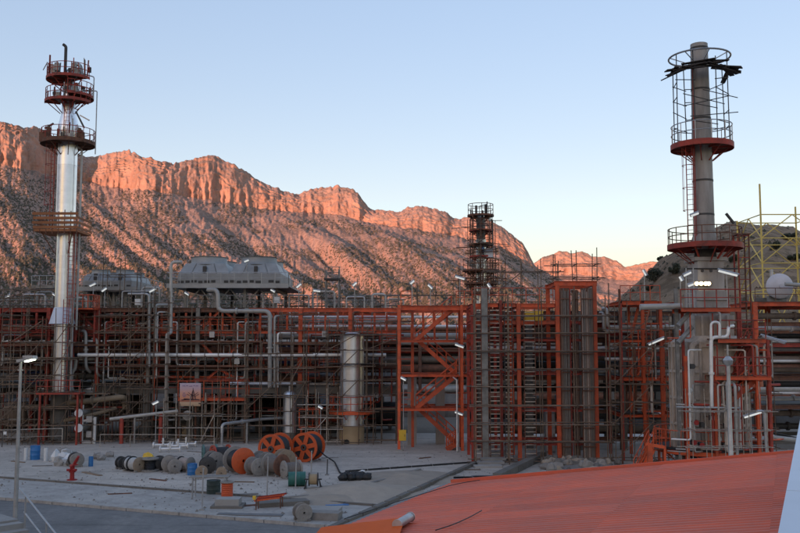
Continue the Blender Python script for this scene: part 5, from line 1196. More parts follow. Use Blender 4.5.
# transition, convection box, breeching
def hbox(u0, u1, v0, v1, dep, m, name, tap=1.0):
    wv = (u1 - u0) * YH / F; z0, z1 = ZH(v1), ZH(v0); xc = HC.x; y = HC.y; a, d = wv / 2, dep / 2
    bb = MB(); bb.add([(xc - a, y - d, z0), (xc + a, y - d, z0), (xc + a, y + d, z0), (xc - a, y + d, z0), (xc - a * tap, y - d * tap, z1), (xc + a * tap, y - d * tap, z1), (xc + a * tap, y + d * tap, z1), (xc - a * tap, y + d * tap, z1)], [(0, 1, 5, 4), (1, 2, 6, 5), (2, 3, 7, 6), (3, 0, 4, 7), (4, 5, 6, 7), (3, 2, 1, 0)])
    return ht_.mesh(name, bb, m, smooth=False)
hbox(686, 724, 316, 337, 2.7, 'heater_tan', 'convection_box'); hbox(690, 722, 292, 316, 2.4, 'stack_grey', 'convection_box'); hbox(692, 718, 262, 292, 1.95, 'stack_grey', 'breeching'); hbox(689, 721, 258.5, 262, 2.2, 'stack_grey', 'breeching_cap')
hbox(697, 713, 250, 259, 1.4, 'dark_steel', 'stack_seat', .9)
for v in (300, 308): ht_.box('stiffener', (HC.x, HC.y - 1.25, ZH(v)), (2.1, .1, .14), 'stack_grey')
for dx in (-.8, -.27, .27, .8): ht_.bar('rib', (HC.x + dx, HC.y - 1.42, ZH(337)), (HC.x + dx, HC.y - 1.42, ZH(316)), .1, 'heater_tan', .14)
ht_.tube('damper_shaft', (HC.x - 1.7, HC.y - 1.0, ZH(270)), (HC.x + 1.7, HC.y - 1.0, ZH(270)), .05, 'dark_steel')
for dx in (-.55, .0, .5):
    ht_.tube('peephole', (HC.x + dx, HC.y - .96, ZH(272)), (HC.x + dx, HC.y - 1.03, ZH(272)), .1, 'dark_steel')
# stack
sr = .70
b = MB(); b.lathe([(.81, ZH(250)), (.81, ZH(239)), (.65, ZH(232)), (.65, ZH(232) + .02), (.63, ZH(180)), (.59, ZH(100)), (.55, ZH(44.5)), (.51, ZH(44.5)), (.51, ZH(60)), (0, ZH(60))], 32, HC); stk = ht_.mesh('stack', b, 'stack_grey')
for v, rr_ in ((232, .80), (216, .77), (182, .765), (120, .73), (91, .71), (66, .69), (50, .68)): b = MB(); b.ringbox(.45, rr_ * KH, ZH(v), ZH(v) + .12, 30, HC); ht_.mesh('stack_flange', b, 'dark_steel' if v != 232 else 'stack_grey', stk)
ring_platform(ht_, HC, .77, 2.33, ZH(246), 'red_steel', 'rust_steel', toe=.24, posts=16, deckm='rust_steel', brackets=10)
ring_platform(ht_, HC, .64, 1.96, ZH(146), 'red_steel', 'galv', toe=.26, posts=12, deckm='rust_steel', brackets=8, h=1.3)
b = MB(); b.hoop(1.95, ZH(58), .06, 36, HC); hoop = ht_.mesh('top_hoop', b, 'galv')
for an in np.linspace(0, 2 * math.pi, 9)[:-1]:
    d = Vector((math.cos(an), math.sin(an), 0)); ht_.bar('hoop_arm', HC + d * .53 + Vector((0, 0, ZH(65))), HC + d * 1.92 + Vector((0, 0, ZH(58.5))), .05, 'galv', .05, hoop)
ladder(ht_, HC + Vector((-1.0, -.5, ZH(246))), HC + Vector((-1.0, -.5, ZH(146))), (-.6, -.8, 0), m='red_steel')
ladder(ht_, HC + Vector((-1.5, -1.45, ZH(335))), HC + Vector((-1.5, -1.45, ZH(335) + 4.2)), (0, -1, 0), m='galv', cage=False)
ht_.tube('conduit', HC + Vector((-.64, -.38, ZH(246))), HC + Vector((-.6, -.35, ZH(70))), .03, 'red_steel')
for an in (-1.2, -2.2, -.3): ht_.bar('support', HC + Vector((1.0 * math.cos(an), 1.0 * math.sin(an), ZH(262))), HC + Vector((1.95 * math.cos(an), 1.95 * math.sin(an), ZH(249))), .1, 'red_steel', .1)
# scaffold round the stack top with loose dark boards
t = T('stack_scaffold', 'ragged scaffold of tubes and dark boards round the stack top', 'scaffold', (HC.x, HC.y, ZH(146)))
for k in range(8):
    an = k * math.pi / 4 + .25; d = Vector((math.cos(an), math.sin(an), 0)) * 1.75; t.tube('standard', HC + d + Vector((0, 0, ZH(146))), HC + d + Vector((jit(.1), 0, ZH(56 if k % 3 else 64))), .035, 'dark_steel')
for v in (128, 112, 97, 84):
    for k in range(8):
        if random.random() < .38: continue
        an = k * math.pi / 4 + .25; a2 = an + math.pi / 4; ex = 1.1
        p = HC + Vector((1.75 * math.cos(an), 1.75 * math.sin(an), ZH(v) + jit(.2))); q = HC + Vector((1.75 * math.cos(a2), 1.75 * math.sin(a2), ZH(v) + jit(.2))); c = (p + q) / 2; t.tube('ledger', c + (p - c) * ex, c + (q - c) * ex, .03, 'dark_steel')
rb = random.Random(9)
for k in range(15):
    an = R(-175) + k * R(175) / 14 + rb.uniform(-.1, .1); d = Vector((math.cos(an), math.sin(an), 0)); tz = ZH(72) + rb.uniform(-.15, .25)
    pc = HC + d * 1.6; pe = Vector((-d.y, d.x, 0)) * rb.uniform(.8, 1.4)
    drop = rb.uniform(-.45, .1) if abs(math.cos(an)) > .4 else rb.uniform(-.1, .1)
    t.bar('board', pc - pe + Vector((0, 0, tz)), pc + pe + d * .3 + Vector((0, 0, tz + drop)), .3, 'dark_plank', .06)
for an, l, dz in ((R(195), 2.0, -1.0), (R(205), 1.8, -.85), (R(215), 1.7, -.7), (R(-20), 1.8, -.55), (R(-32), 1.9, -.4), (R(-8), 1.7, -.2), (R(188), 1.6, -.3)):
    d = Vector((math.cos(an), math.sin(an), 0)); t.bar('board', HC + d * .75 + Vector((0, 0, ZH(68))), HC + d * (.75 + l) + Vector((0, 0, ZH(68) + dz)), .5, 'dark_plank', .07)
for a_, b__ in (((-1.9, 112), (1.6, 102)), ((-1.9, 100), (1.2, 110)), ((-1.4, 122), (2.2, 118)), ((-.4, 96), (2.2, 104))):
    t.tube('diagonal', HC + Vector((a_[0] * KH, -1.5, ZH(a_[1]))), HC + Vector((b__[0] * KH, -1.5, ZH(b__[1]))), .03, 'dark_steel')

# steelwork wrapped round the furnace
fw = T('furnace_steelwork', 'orange platforms and posts wrapped round the furnace', 'steel frame', (HC.x, HC.y - 4, YZ)); Yw = 54.3; ZW = lambda v: Z(v, Yw)
for u, v0, v1 in ((686, 356, 452), (714.5, 356, 455), (757, 318, 455), (769, 340, 455)):
    fw.beam('column', (X(u, Yw), Yw, YZ), (X(u, Yw), Yw, ZW(v0)), .17, 'orange_steel' if u != 769 else 'red_steel')
for (u0, u1, v, Yd) in ((682, 742, 310, 1.6), (714, 770, 378, 1.6), (718, 766, 341, 1.8)):
    xa, xb = X(u0, Yw), X(u1, Yw); fw.beam('edge_beam', (xa, Yw - .2, ZW(v)), (xb, Yw - .2, ZW(v)), .13, 'orange_steel', .22); fw.box('floor', ((xa + xb) / 2, Yw + Yd / 2 - .05, ZW(v) + .12), (xb - xa, Yd, .06), 'rust_steel')
    railing(fw, [(xa, Yw - .18, ZW(v) + .14), (xb, Yw - .18, ZW(v) + .14)], 'red_steel', step=.7, r=.035); fw.beam('edge_beam', (xa, Yw + Yd, ZW(v)), (xb, Yw + Yd, ZW(v)), .18, 'orange_steel', .3)
pa, pb = pix(733, 402, Yw), pix(757, 380, Yw); pa.y = pb.y = Yw + .3; stair(fw, pa, pb, (0, 1, 0), .9, 'orange_steel', 'orange_steel')
pa, pb = pix(742, 376, Yw), pix(757, 345, Yw); pa.y = pb.y = Yw + .5; stair(fw, pa, pb, (0, 1, 0), .8, 'red_steel', 'rust_steel')
for (u0, v0, u1, v1) in ((733, 402, 733, 455), (690, 430, 735, 430)): fw.tube('brace', pix(u0, v0, Yw), Vector((pix(u1, v1, Yw).x, Yw, max(YZ, pix(u1, v1, Yw).z))), .06, 'red_steel')
fw.beam('column', (X(678, Yw + 1.5), Yw + 1.5, YZ), (X(678, Yw + 1.5), Yw + 1.5, ZW(287)), .2, 'grey_steel')
for u in (684, 740): fw.beam('column', (X(u, Yw + 1.6), Yw + 1.6, YZ), (X(u, Yw + 1.6), Yw + 1.6, ZW(309)), .16, 'red_steel')
for v in (318, 335): fw.tube('brace', pix(678, v + 8, Yw + .4), pix(692, v - 8, Yw + .8), .15, 'grey_steel', kind='pipe')
fw.tube('duct', pix(640, 307, Yw + 1.2), pix(682, 306, Yw + 1.2), .18, 'grey_pipe', kind='pipe')
# caged ladder tower, red and dark
lt = T('ladder_tower', 'tall narrow red caged ladder tower right of the furnace', 'ladder', (X(748, 61), 61, YZ)); xa, xb = X(742.5, 61), X(753.5, 61)
for x in (xa, xb):
    for y in (61, 61.8): lt.tube('post', (x, y, YZ), (x, y, Z(234, 61)), .06, 'red_steel' if x == xa else 'rust_steel')
for z in np.arange(1.5, Z(234, 61), .75): lt.bar('hoop', (xa, 60.95, z), (xb, 60.95, z), .05, 'red_steel', .05)
ladder(lt, ((xa + xb) / 2, 61.4, YZ), ((xa + xb) / 2, 61.4, Z(236, 61)), (0, -1, 0), m='rust_steel', cage=False)
lt.box('top_plate', ((xa + xb) / 2, 61.4, Z(234, 61)), (xb - xa + .2, 1.1, .08), 'rust_steel')
# pipes on the furnace
bent_pipe([Vector((X(711, 54.1), 54.1, Z(408, 54.1))), pix(711, 337, 54.1), pix(728, 337, 54.1), pix(728, 327, 54.1), pix(733, 326, 55.2)], .11, 'white_pipe', 'white pipe with square bends on the furnace front')
bent_pipe([pix(711, 339, 54.0), pix(711, 322, 54.0), pix(719.5, 322, 54.0), pix(719.5, 336, 54.0)], .08, 'white_pipe', 'small white pipe loop above the furnace body')
bent_pipe([Vector((X(735, 53.9), 53.9, Z(457, 53.9))), pix(735, 385, 53.9), pix(731, 382, 54.6)], .09, 'grey_pipe', 'grey riser up the right front of the furnace')
bent_pipe([Vector((X(690, 55.4), 55.4, Z(452, 55.4))), pix(692, 345, 55.4), pix(697, 343, 56)], .17, 'heater_tan', 'tan riser pipe up the left front of the furnace')
bent_pipe([pix(676, 407, 54.0), pix(742, 408, 53.9)], .06, 'galv', 'horizontal galvanised pipe across the furnace')
bent_pipe([Vector((X(764.5, 53.0), 53.0, Z(457, 53.0))), pix(764.5, 412, 53.0), pix(757, 411, 53.0)], .1, 'galv', 'pale gooseneck lamp pole right of the furnace')
bent_pipe([pix(768, 376, 56), pix(769.5, 437, 56), pix(805, 441, 56)], .14, 'grey_pipe', 'grey pipe elbow running off right of the furnace')
for i in range(26):
    u = rd.uniform(683, 770); Y = Yw + rd.uniform(-.5, .7); va, vb = rd.choice([(312, 338), (345, 376), (382, 410), (405, 452), (385, 450), (350, 440)]); a = pix(u, va, Y); p = Vector((a.x, Y, Z(vb, Y))); k = rd.choice([-1, 1]) * rd.uniform(.4, 1.4); m = rd.choice(['orange_steel', 'grey_pipe', 'red_steel', 'heater_tan', 'grey_pipe', 'white_pipe'])
    bent_pipe([a + Vector((k, .6, 0)), a, p, p + Vector((-k, .6, 0))], rd.uniform(.035, .08), m, {'grey_pipe': 'slim grey', 'heater_tan': 'thin tan', 'red_steel': 'dull red', 'orange_steel': 'thin orange', 'white_pipe': 'thin white'}[m] + ' pipe drop on the furnace front', 'pipe drops on the furnace')
for i in range(16):
    u = rd.uniform(684, 738); v = rd.choice([365, 392, 420, 440]); q = pix(u, v + rd.uniform(-6, 6), Yw + .3); t = T('valve', 'small dark valve with handwheel on the furnace piping', 'valve', q, 'valves on the furnace piping')
    t.box('body', q, (.22, .3, .3), 'dark_steel'); t.tube('stem', q, q - Vector((0, .35, 0)), .025, 'dark_steel'); t.tube('handwheel', q - Vector((0, .33, 0)), q - Vector((0, .36, 0)), .16, rd.choice(['hydrant_red', 'galv', 'dark_steel'])); t.bar('hanger', q, q + Vector((0, .9, 0)), .05, 'rust_steel')

# ------------------------------------------------------------------ rack at the right edge
rr2 = T('pipe_rack', 'orange pipe rack at the right edge with white pipes', 'pipe rack', (X(790, 72), 72, YZ)); r2x = [X(u, 72) for u in (757, 806, 860)]
frame(rr2, r2x, [72, 79], [Z(v, 72) for v in (440, 405, 376, 343, 322, 302)], lambda i, j: 'orange_steel', lambda i, k: ['dark_concrete', 'rust_steel', 'rust_steel', 'red_steel', 'rust_steel', 'orange_steel'][k], .36, .32)
for v in (302, 343, 405): rr2.box('deck_plate', ((r2x[0] + r2x[-1]) / 2, 75.5, Z(v, 72) + .04), (r2x[-1] - r2x[0], 6.4, .05), 'dark_steel')
railing(rr2, [(r2x[0], 71.8, Z(302, 72)), (r2x[-1], 71.8, Z(302, 72))], 'rust_steel')
for v, d, m, lab, Y in ((328, 5.5, 'white_pipe', 'thick white pipe under the right-hand top beam', 72.8), (361, 3.2, 'white_pipe', 'white pipe on the middle tier of the right-hand rack', 72.6), (393, 2.6, 'white_pipe', 'lower white pipe on the right-hand rack', 72.6), (316, 6, 'brown_pipe', 'dark pipe above the thick white one', 73), (349, 4, 'grey_pipe', 'grey pipe on the right-hand rack', 73.6), (370, 5, 'brown_pipe', 'brown pipe on the right-hand rack', 74), (384, 6, 'dark_steel', 'black pipe on the right-hand rack', 75), (413, 6, 'brown_pipe', 'low brown pipe on the right-hand rack', 74), (426, 6, 'dark_steel', 'low black pipe on the right-hand rack', 75.5), (336, 5, 'dark_steel', 'black pipe behind the right-hand beams', 76), (400, 7, 'grey_pipe', 'wide grey pipe deep in the right-hand rack', 77)):
    hpipe(757, 858, v, Y, d, m, lab, 'pipes on the right-hand rack')
wt = T('horizontal_tank', 'pale tank with its round end facing out on the right-hand rack', 'tank', (X(779, 76), 76, Z(302, 72)))
c = pix(779.5, 286, 74.5); b = MB(); rT = 1.05; b.lathe([(0, -.4), (rT * .5, -.33), (rT * .85, -.15), (rT, 0), (rT, 4.4), (rT * .85, 4.55), (0, 4.8)], 30, c, M=Matrix.Rotation(R(-22.9), 3, 'Z') @ Matrix.Rotation(R(-90), 3, 'X')); wt.mesh('shell', b, 'tank_white')
for dy in (.7, 3.4): wt.box('saddle', (c.x, c.y + dy, (c.z - .8 + Z(302, 72) + .07) / 2), (1.5, .3, c.z - .8 - Z(302, 72) - .07), 'grey_steel')
wt.tube('nozzle', (c.x, c.y + 1.5, c.z + .9), (c.x, c.y + 1.5, c.z + 1.5), .15, 'galv'); wt.tube('nozzle', (c.x, c.y - .3, c.z), (c.x, c.y - .5, c.z), .2, 'tank_white')
bent_pipe([pix(785, 284, 73), pix(800, 285, 73), pix(830, 286, 73)], .16, 'grey_pipe', 'grey pipe beside the pale round tank')
# yellow lattice tower
ly = T('lattice_tower', 'yellow steel lattice derrick standing behind the right-hand rack', 'derrick', (X(785, 122), 122, YZ)); xa = X(761.5, 122, 240); xb = xa + 8.6; ya, yb = 122, 130.6
cs = [(xa, ya), (xb, ya), (xb, yb), (xa, yb)]; lv = [YZ, 7.5, Z(290, 122), Z(263, 122), Z(238, 122), Z(214.5, 122)]
for i, (x, y) in enumerate(cs):
    ly.tube('leg', (x, y, YZ), (x, y, Z(184, 122) if i == 0 else lv[-1] + (2.4 if i == 2 else .3)), .13, 'lattice_yellow')
    x2, y2 = cs[(i + 1) % 4]
    for z in lv[1:]: ly.tube('horizontal', (x, y, z), (x2, y2, z), .075, 'lattice_yellow')
    for z0_, z1_ in zip(lv, lv[1:]):
        xm, ym = (x + x2) / 2, (y + y2) / 2
        ly.tube('diagonal', (x, y, z0_), (xm, ym, z1_), .075, 'lattice_yellow'); ly.tube('diagonal', (x2, y2, z0_), (xm, ym, z1_), .075, 'lattice_yellow')
for (x, y) in cs: ly.box('footing', (x, y, YZ + .15), (.9, .9, .3), 'concrete')
q = pix(795, 200, 88)

# ------------------------------------------------------------------ floodlights
FL = [(8, 296, YF, .5, 7, zt[4], 'floodlight at the far left end of the rack top'), (55, 295, YF - .3, -.6, 6, zt[4], 'small floodlight just left of the silver column'), (92.5, 284.5, YF + .3, .4, 8, zt[4], 'floodlight over the orange landing'), (104, 289.5, YF + .3, .6, 7, zt[4], 'floodlight right of the orange landing'),
      (152.5, 290, YF + .3, .45, 9, zt[4], 'floodlight left of the tall pale pipe'), (187, 293.5, YF + .3, -.55, 6, zt[4], 'floodlight under the air cooler legs'), (246.5, 260.5, YF + .9, .35, 6, Z(285, YF + 1) - .1, 'floodlight in front of the air cooler fans'), (273, 290.5, YF + .3, -.5, 6, zt[4], 'floodlight at the right foot of the air cooler'),
      (298.5, 285.5, YF + .3, .7, 7, zt[4], 'floodlight on a post right of the air cooler'), (317, 290.5, YF + .3, -.15, 9, zt[4], 'twin floodlight near the access platform'), (354.5, 284, YF + .3, .75, 6, zt[4], 'floodlight above the clad column'), (412, 282, YS + 2.4, .7, 6, ZSt(305), 'floodlight on a slim pole over the stair tower, tilted up'),
      (430.5, 286.5, YS + 2.4, -.75, 7, ZSt(305), 'floodlight over the stair tower, tilted down'), (460, 277.5, YS + 2.4, -.3, 12, ZSt(305), 'long floodlight left of the slim column'), (489.5, 286, YR + 2.5, -1.0, 7, ZR(305) + .2, 'floodlight right of the slim column'), (645, 272.5, YQ + 1, -1.1, 8, ZQ(303), 'floodlight over the right-hand stairs'),
      (656, 341, YQ - .6, .42, 17, ZQ(379), 'long bright floodlight in front of the right-hand stairs'), (687, 273.5, Yw + .3, .45, 10, ZW(310), 'floodlight left of the furnace breeching'), (681.5, 278.5, Yw + .3, -1.1, 6, ZW(310), 'small steep floodlight left of the furnace breeching'), (690.5, 284.5, Yw + .2, .35, 7, ZW(310), 'lower floodlight left of the furnace breeching'),
      (728, 272.5, Yw + .3, -.28, 20, ZW(310), 'long bright floodlight right of the furnace breeching'), (752.5, 414, 53.0, .32, 18, Z(457, 53.0), 'long bright floodlight low right of the furnace'), (773, 339, 54.6, -.3, 24, Z(378, 54.3), 'long unlit floodlight at the right-hand rack'),
      (155.5, 402.5, 75.4, .45, 8, YZ, 'floodlight low beside the picture banner'), (320.5, 407, 74.6, -.5, 6, YZ, 'floodlight between the clad column and the orange cage'), (403.5, 378.5, YS - .3, -.5, 7, YZ, 'floodlight on the stair tower leg'), (459.5, 345.5, YS - .3, -.35, 11, ZSt(375.5), 'floodlight at the upper stair landing'), (459, 413, YS - .3, -.35, 10, YZ, 'floodlight at the lower stair landing'), (694.5, 214, YH - 1.7, .35, 10, ZH(246), 'floodlight beside the stack ladder')]
for a in FL: floodlight(*a, lit='unlit' not in a[-1])
q = pix(730, 219, YH - 1.5); t = T('floodlight', 'dark floodlight tilted beside the stack', 'floodlight', (q.x, q.y, ZH(246)), 'floodlights on the plant'); t.tube('pole', (q.x, q.y, ZH(246)), q, .03, 'galv'); t.bar('housing', pix(726, 213.5, YH - 1.5), pix(734, 223.5, YH - 1.5), .2, 'dark_steel', .12)
t = T('added_lamp_row', 'row of small warm bulbs added for light through the furnace breeching', 'lamps', pix(701, 284, 56.8))  # bulbs added in place of a row of light through the furnace opening
for u in (697, 701.5, 706, 709): q = pix(u, 283.5, 56.75); t.tube('bulb', q, q + Vector((0, .12, 0)), .13, 'opening_glow'); t.tube('shade', q + Vector((0, .1, 0)), q + Vector((0, .25, 0)), .17, 'dark_steel')
t.bar('rail', pix(694, 283.5, 56.97), pix(712, 283.5, 56.97), .06, 'dark_steel')

# ------------------------------------------------------------------ street lamps
lp = gp(13.5, 536, 0); Yp = lp.y
t = T('street_lamp', 'grey street lamp with a lit greenish head by the road', 'street lamp', (X(18, Yp, 440), Yp, 0)); x = X(18, Yp, 440); zt_ = Z(361, Yp)
b = MB(); b.lathe([(.17, 0), (.17, .02), (.105, .03), (.06, zt_), (0, zt_)], 16, (x, Yp, 0)); t.mesh('pole_shaft', b, 'galv')
t.box('base_plate', (x, Yp, .02), (.45, .45, .04), 'galv')
a = Vector((x - .1, Yp, zt_)); c = Vector((x + .75, Yp - .3, zt_ + .16)); d = (c - a).normalized()
t.bar('head', a, c, .3, 'galv', .12); t.bar('lens', a + d * .42 + Vector((.02, -.03, -.085)), c + Vector((-.04, -.03, -.085)), .22, 'lamp_lens', .06); t.box('hood', a + d * .62 + Vector((0, 0, .09)), (.55, .3, .1), 'galv', -.3)
t.box('crossarm', (x, Yp, Z(370, Yp)), (.22, .1, .05), 'galv')
Yb = 47.0
t = T('street_lamp', 'thick grey lamp post with a cap-shaped head before the furnace', 'street lamp', (X(730, Yb, 410), Yb, 0)); x = X(729.5, Yb, 410); z1 = Z(364, Yb)
b = MB(); b.lathe([(.2, 0), (.18, .4), (.14, .5), (.09, z1), (0, z1)], 18, (x, Yb, 0)); t.mesh('pole_shaft', b, 'galv')
b = MB(); b.lathe([(.1, z1 - .1), (.24, z1 + .05), (.26, z1 + .2), (.14, z1 + .36), (.05, z1 + .42), (0, z1 + .42)], 18, (x, Yb, 0)); t.mesh('head', b, 'galv'); t.tube('finial', (x, Yb, z1 + .45), (x, Yb, z1 + 1.0), .05, 'galv'); t.box('base_plate', (x, Yb, .03), (.6, .6, .06), 'galv')

scaffold('scaffold', 'light scaffold poles round the furnace base', X(688, 53.4), X(762, 53.4), 52.9, 53.7, YZ, Z(400, 53), 1.0, 1.0, m='scaffold_light', diag=False, r=.025)
scaffold('scaffold', 'brown scaffold between furnace and right-hand rack', X(735, 60), X(772, 60), 59.6, 60.6, YZ, Z(330, 60), 1.0, 1.2, r=.03)
scaffold('scaffold', 'brown scaffold in the shade behind the entry stair', X(606, 66), X(660, 66), 63.3, 64.4, YZ, Z(318, 64), 1.3, 1.3, r=.03)
# ------------------------------------------------------------------ cable reels in the yard
RM = {}
def reel_mesh(kind, Dm, wd, m):
    k = (kind, round(Dm, 2), round(wd, 2), m)
    if k in RM: return RM[k]
    b = MB(); r = Dm / 2; My = Matrix.Rotation(R(90), 3, 'Y')
    if kind == 'flange':
        b.lathe([(.06 * Dm, -wd / 2), (r * .97, -wd / 2), (r, -wd / 2 + .01), (r, wd / 2 - .01), (r * .97, wd / 2), (.06 * Dm, wd / 2), (.06 * Dm, -wd / 2)], 30, M=My)
        for s in (-1, 1):
            for a in range(8):
                an = a * math.pi / 4; q = Vector((s * (wd / 2 + .012), r * .55 * math.cos(an), r * .55 * math.sin(an))); b.box(q, (.024, .07, .07))
            b.lathe([(.1 * Dm, s * (wd / 2 + .002)), (.1 * Dm, s * (wd / 2 + .03)), (.065 * Dm, s * (wd / 2 + .03))], 16, M=My)
    elif kind == 'spoked':
        b.lathe([(r * .82, -wd / 2), (r, -wd / 2), (r, wd / 2), (r * .82, wd / 2), (r * .82, -wd / 2)], 36, M=My)
        b.lathe([(r * .09, -wd / 2), (r * .34, -wd / 2), (r * .34, wd / 2), (r * .09, wd / 2), (r * .09, -wd / 2)], 24, M=My)
        for a in range(6):
            an = a * math.pi / 3 + .25; d = Vector((0, math.cos(an), math.sin(an))); Mr = Matrix.Rotation(an, 3, 'X'); b.box(d * r * .58, (wd * .8, r * .52, r * .3), M=Mr)
    elif kind == 'cable':
        n = max(4, int(wd / .09)); pr = [(r * .4, -wd / 2)]
        for i in range(n): x = -wd / 2 + wd * i / n; pr += [(r - .03, x), (r, x + wd / n * .5)]
        pr += [(r - .03, wd / 2), (r * .4, wd / 2)]; b.lathe(pr, 26, M=My)
    elif kind == 'slat':
        b.box((0, 0, 0), (wd, .14, .03))
    RM[k] = b.mesh('reel_' + kind, m); return RM[k]
def reel(u, vb, dpx, wpx_m, yaw, fl, cab, label, end=False, spoked=False, fl2=None, full=.78, hooped=False):
    g_ = yp(u, vb); s = F / g_.y; Dm = dpx / s; wd = wpx_m
    if end: M = Matrix.Translation((g_.x, g_.y, YZ + wd / 2 + .05)) @ Matrix.Rotation(R(90), 4, 'Y')
    else: M = Matrix.Translation((g_.x, g_.y + Dm * .15, YZ + Dm / 2)) @ Matrix.Rotation(R(yaw), 4, 'Z')
    t = T('cable_reel', label, 'cable reel', M=M, local=True, group='cable reels in the yard')
    th = .1 if Dm > 1 else .07; ft = 'spoked' if spoked else 'flange'
    for sgn, m in ((-1, fl2 or fl), (1, fl)): t.put('flange', reel_mesh(ft, Dm, th, m), Matrix.Translation((sgn * wd / 2, 0, 0)))
    t.put('cable', reel_mesh('cable', Dm * full, wd - th, cab))
    if spoked: t.put('hub', reel_mesh('cable', Dm * .22, wd + .3, 'dark_steel'))
    if hooped: t.put('strap', reel_mesh('spoked', Dm * 1.02, .08, 'black_rubber'), Matrix.Translation((-wd * .12, 0, 0)))
    if not end:
        for sy in (-1, 1):
            for sx_ in (-1, 1): t.put('chock', unit('box', 'grey_wood'), Matrix.Translation((sx_ * wd / 2, sy * Dm * .3, -Dm / 2 + .0)) @ Matrix.Diagonal((.15, .16, .12, 1)))
    return t
reel(121.5, 469, 12, .5, -50, 'dark_steel', 'cable_black', 'small black reel at the left end of the reel row')
reel(133, 471.5, 14.5, 1.15, -38, 'wood_reel', 'cable_white', 'reel of white cable with a brown wooden flange and black strap', hooped=True, full=.86, fl2='dark_steel')
reel(149.5, 471, 17.5, .75, 0, 'grey_wood', 'cable_black', 'reel of black cable stood on end with a pale top', end=True, full=.62)
reel(160, 470, 13.5, .7, -60, 'dark_steel', 'cable_black', 'dark reel between the upright reel and the grey wooden one')
reel(168.5, 471.5, 15.5, .55, -78, 'grey_wood', 'cable_grey', 'weathered grey wooden reel facing the road')
reel(182, 471.5, 14.5, 1.3, -28, 'grey_wood', 'cable_pink', 'reel of pinkish cable with a black strap', hooped=True, full=.88)
reel(201, 478, 11.5, .45, -84, 'wood_reel', 'cable_pink', 'small pinkish wooden reel beside the blue drum')
reel(207, 473.5, 16, .5, -70, 'dark_steel', 'cable_black', 'dark reel behind the small wooden ones')
reel(209, 462, 17, .9, -160, 'reel_teal', 'cable_grey', 'faded teal reel at the back of the row')
reel(220, 465, 19.5, 1.1, -148, 'reel_red', 'cable_black', 'red reel standing behind the small wooden reel', spoked=True)
reel(221, 478, 10.5, .4, -80, 'wood_reel', 'cable_pink', 'small wooden reel in front of the red ones')
reel(238, 473.5, 25.5, 1.2, -52, 'reel_orange', 'cable_black', 'reel of black cable with one orange and one grey flange', fl2='grey_wood', full=.74)
reel(275, 463.5, 29, 1.3, 250, 'reel_orange', 'cable_black', 'big orange spoked reel, left of the two largest', spoked=True, full=.8)
reel(307.5, 461.5, 28.5, 1.3, 250, 'reel_orange', 'cable_black', 'big orange spoked reel next to the small silver vessel', spoked=True, full=.84)
reel(255, 475.5, 17.5, .9, -52, 'grey_wood', 'cable_grey', 'grey wooden reel in front of the left big orange reel')
reel(275, 476, 21.5, 1.15, -40, 'rust_steel', 'cable_grey', 'grey cable reel with a rusty flange between the big orange ones', fl2='grey_wood')
reel(291, 478.5, 17.5, 1.0, -150, 'grey_wood', 'cable_grey', 'low grey reel under the right big orange reel')
reel(302, 521, 17, .55, -68, 'grey_wood', 'cable_grey', 'weathered grey wooden reel lying by the kerb')
reel(75, 467, 14, .6, -55, 'grey_wood', 'cable_pink', 'grey wooden reel behind the red hydrant', fl2='dark_steel')
reel(227, 499, 14, .85, 0, 'grey_wood', 'reel_orange', 'upright orange wound reel with a grey top on a concrete block', end=True, full=.84)
# small reel on a stand
g_ = yp(313, 488); s = F / g_.y
t = T('reel_stand', 'small tan reel mounted on a dark steel stand', 'cable reel', g_); c = g_ + Vector((0, 0, .5))
for dx in (-.35, .35):
    for dy in (-.3, .3): t.tube('leg', g_ + Vector((dx * 1.3, dy, 0)), c + Vector((dx, 0, 0)), .03, 'dark_steel')
    t.tube('flange', c + Vector((dx * .7, 0, 0)), c + Vector((dx * .7 + .04, 0, 0)), .38, 'dark_steel', kind='pipe')
t.tube('cable', c + Vector((-.24, 0, 0)), c + Vector((.24, 0, 0)), .3, 'tan_skirt', kind='pipe'); t.tube('axle', c + Vector((-.5, 0, 0)), c + Vector((.5, 0, 0)), .04, 'dark_steel')
for dx in (-.45, .45): t.bar('skid', g_ + Vector((dx, -.45, .03)), g_ + Vector((dx, .45, .03)), .08, 'dark_steel')

# ------------------------------------------------------------------ drums, hydrant and clutter
def drum(u, vb, wpx, hpx, m, label, lying=False, yaw=0):
    g_ = yp(u, vb); s = F / g_.y; r = wpx / 2 / s; h = hpx / s
    if lying: r = hpx / 2 / s; h = wpx / s; M = Matrix.Translation((g_.x, g_.y + r, YZ + r)) @ Matrix.Rotation(R(yaw), 4, 'Z') @ Matrix.Rotation(R(90), 4, 'Y') @ Matrix.Translation((0, 0, -h / 2))
    else: M = Matrix.Translation((g_.x, g_.y + r, YZ))
    t = T('steel_drum', label, 'drum', M=M, local=True, group='drums in the yard'); b = MB()
    pr = [(0, .02), (r * .95, .02), (r * .97, 0), (r, 0), (r, .03)]
    for f in (.33, .66): pr += [(r, h * f - .03), (r * 1.035, h * f), (r, h * f + .03)]
    pr += [(r, h - .03), (r, h), (r * .97, h), (r * .95, h - .03)]; b.lathe(pr, 24); t.put('body', b.mesh('drum_body', m))
    b = MB(); b.lathe([(0, h - .035), (r * .96, h - .035)], 24); t.put('lid', b.mesh('drum_lid', m)); b = MB(); b.tube((r * .5, 0, h - .04), (r * .5, 0, h - .01), .05, 8); t.put('bung', b.mesh('drum_bung', 'dark_steel'))
    return t
drum(33, 460, 9.5, 13.5, 'blue_plastic', 'blue drum by the left end of the yard, larger of two'); drum(90, 466.5, 4.5, 9.5, 'blue_plastic', 'small blue drum beside the reel behind the hydrant')
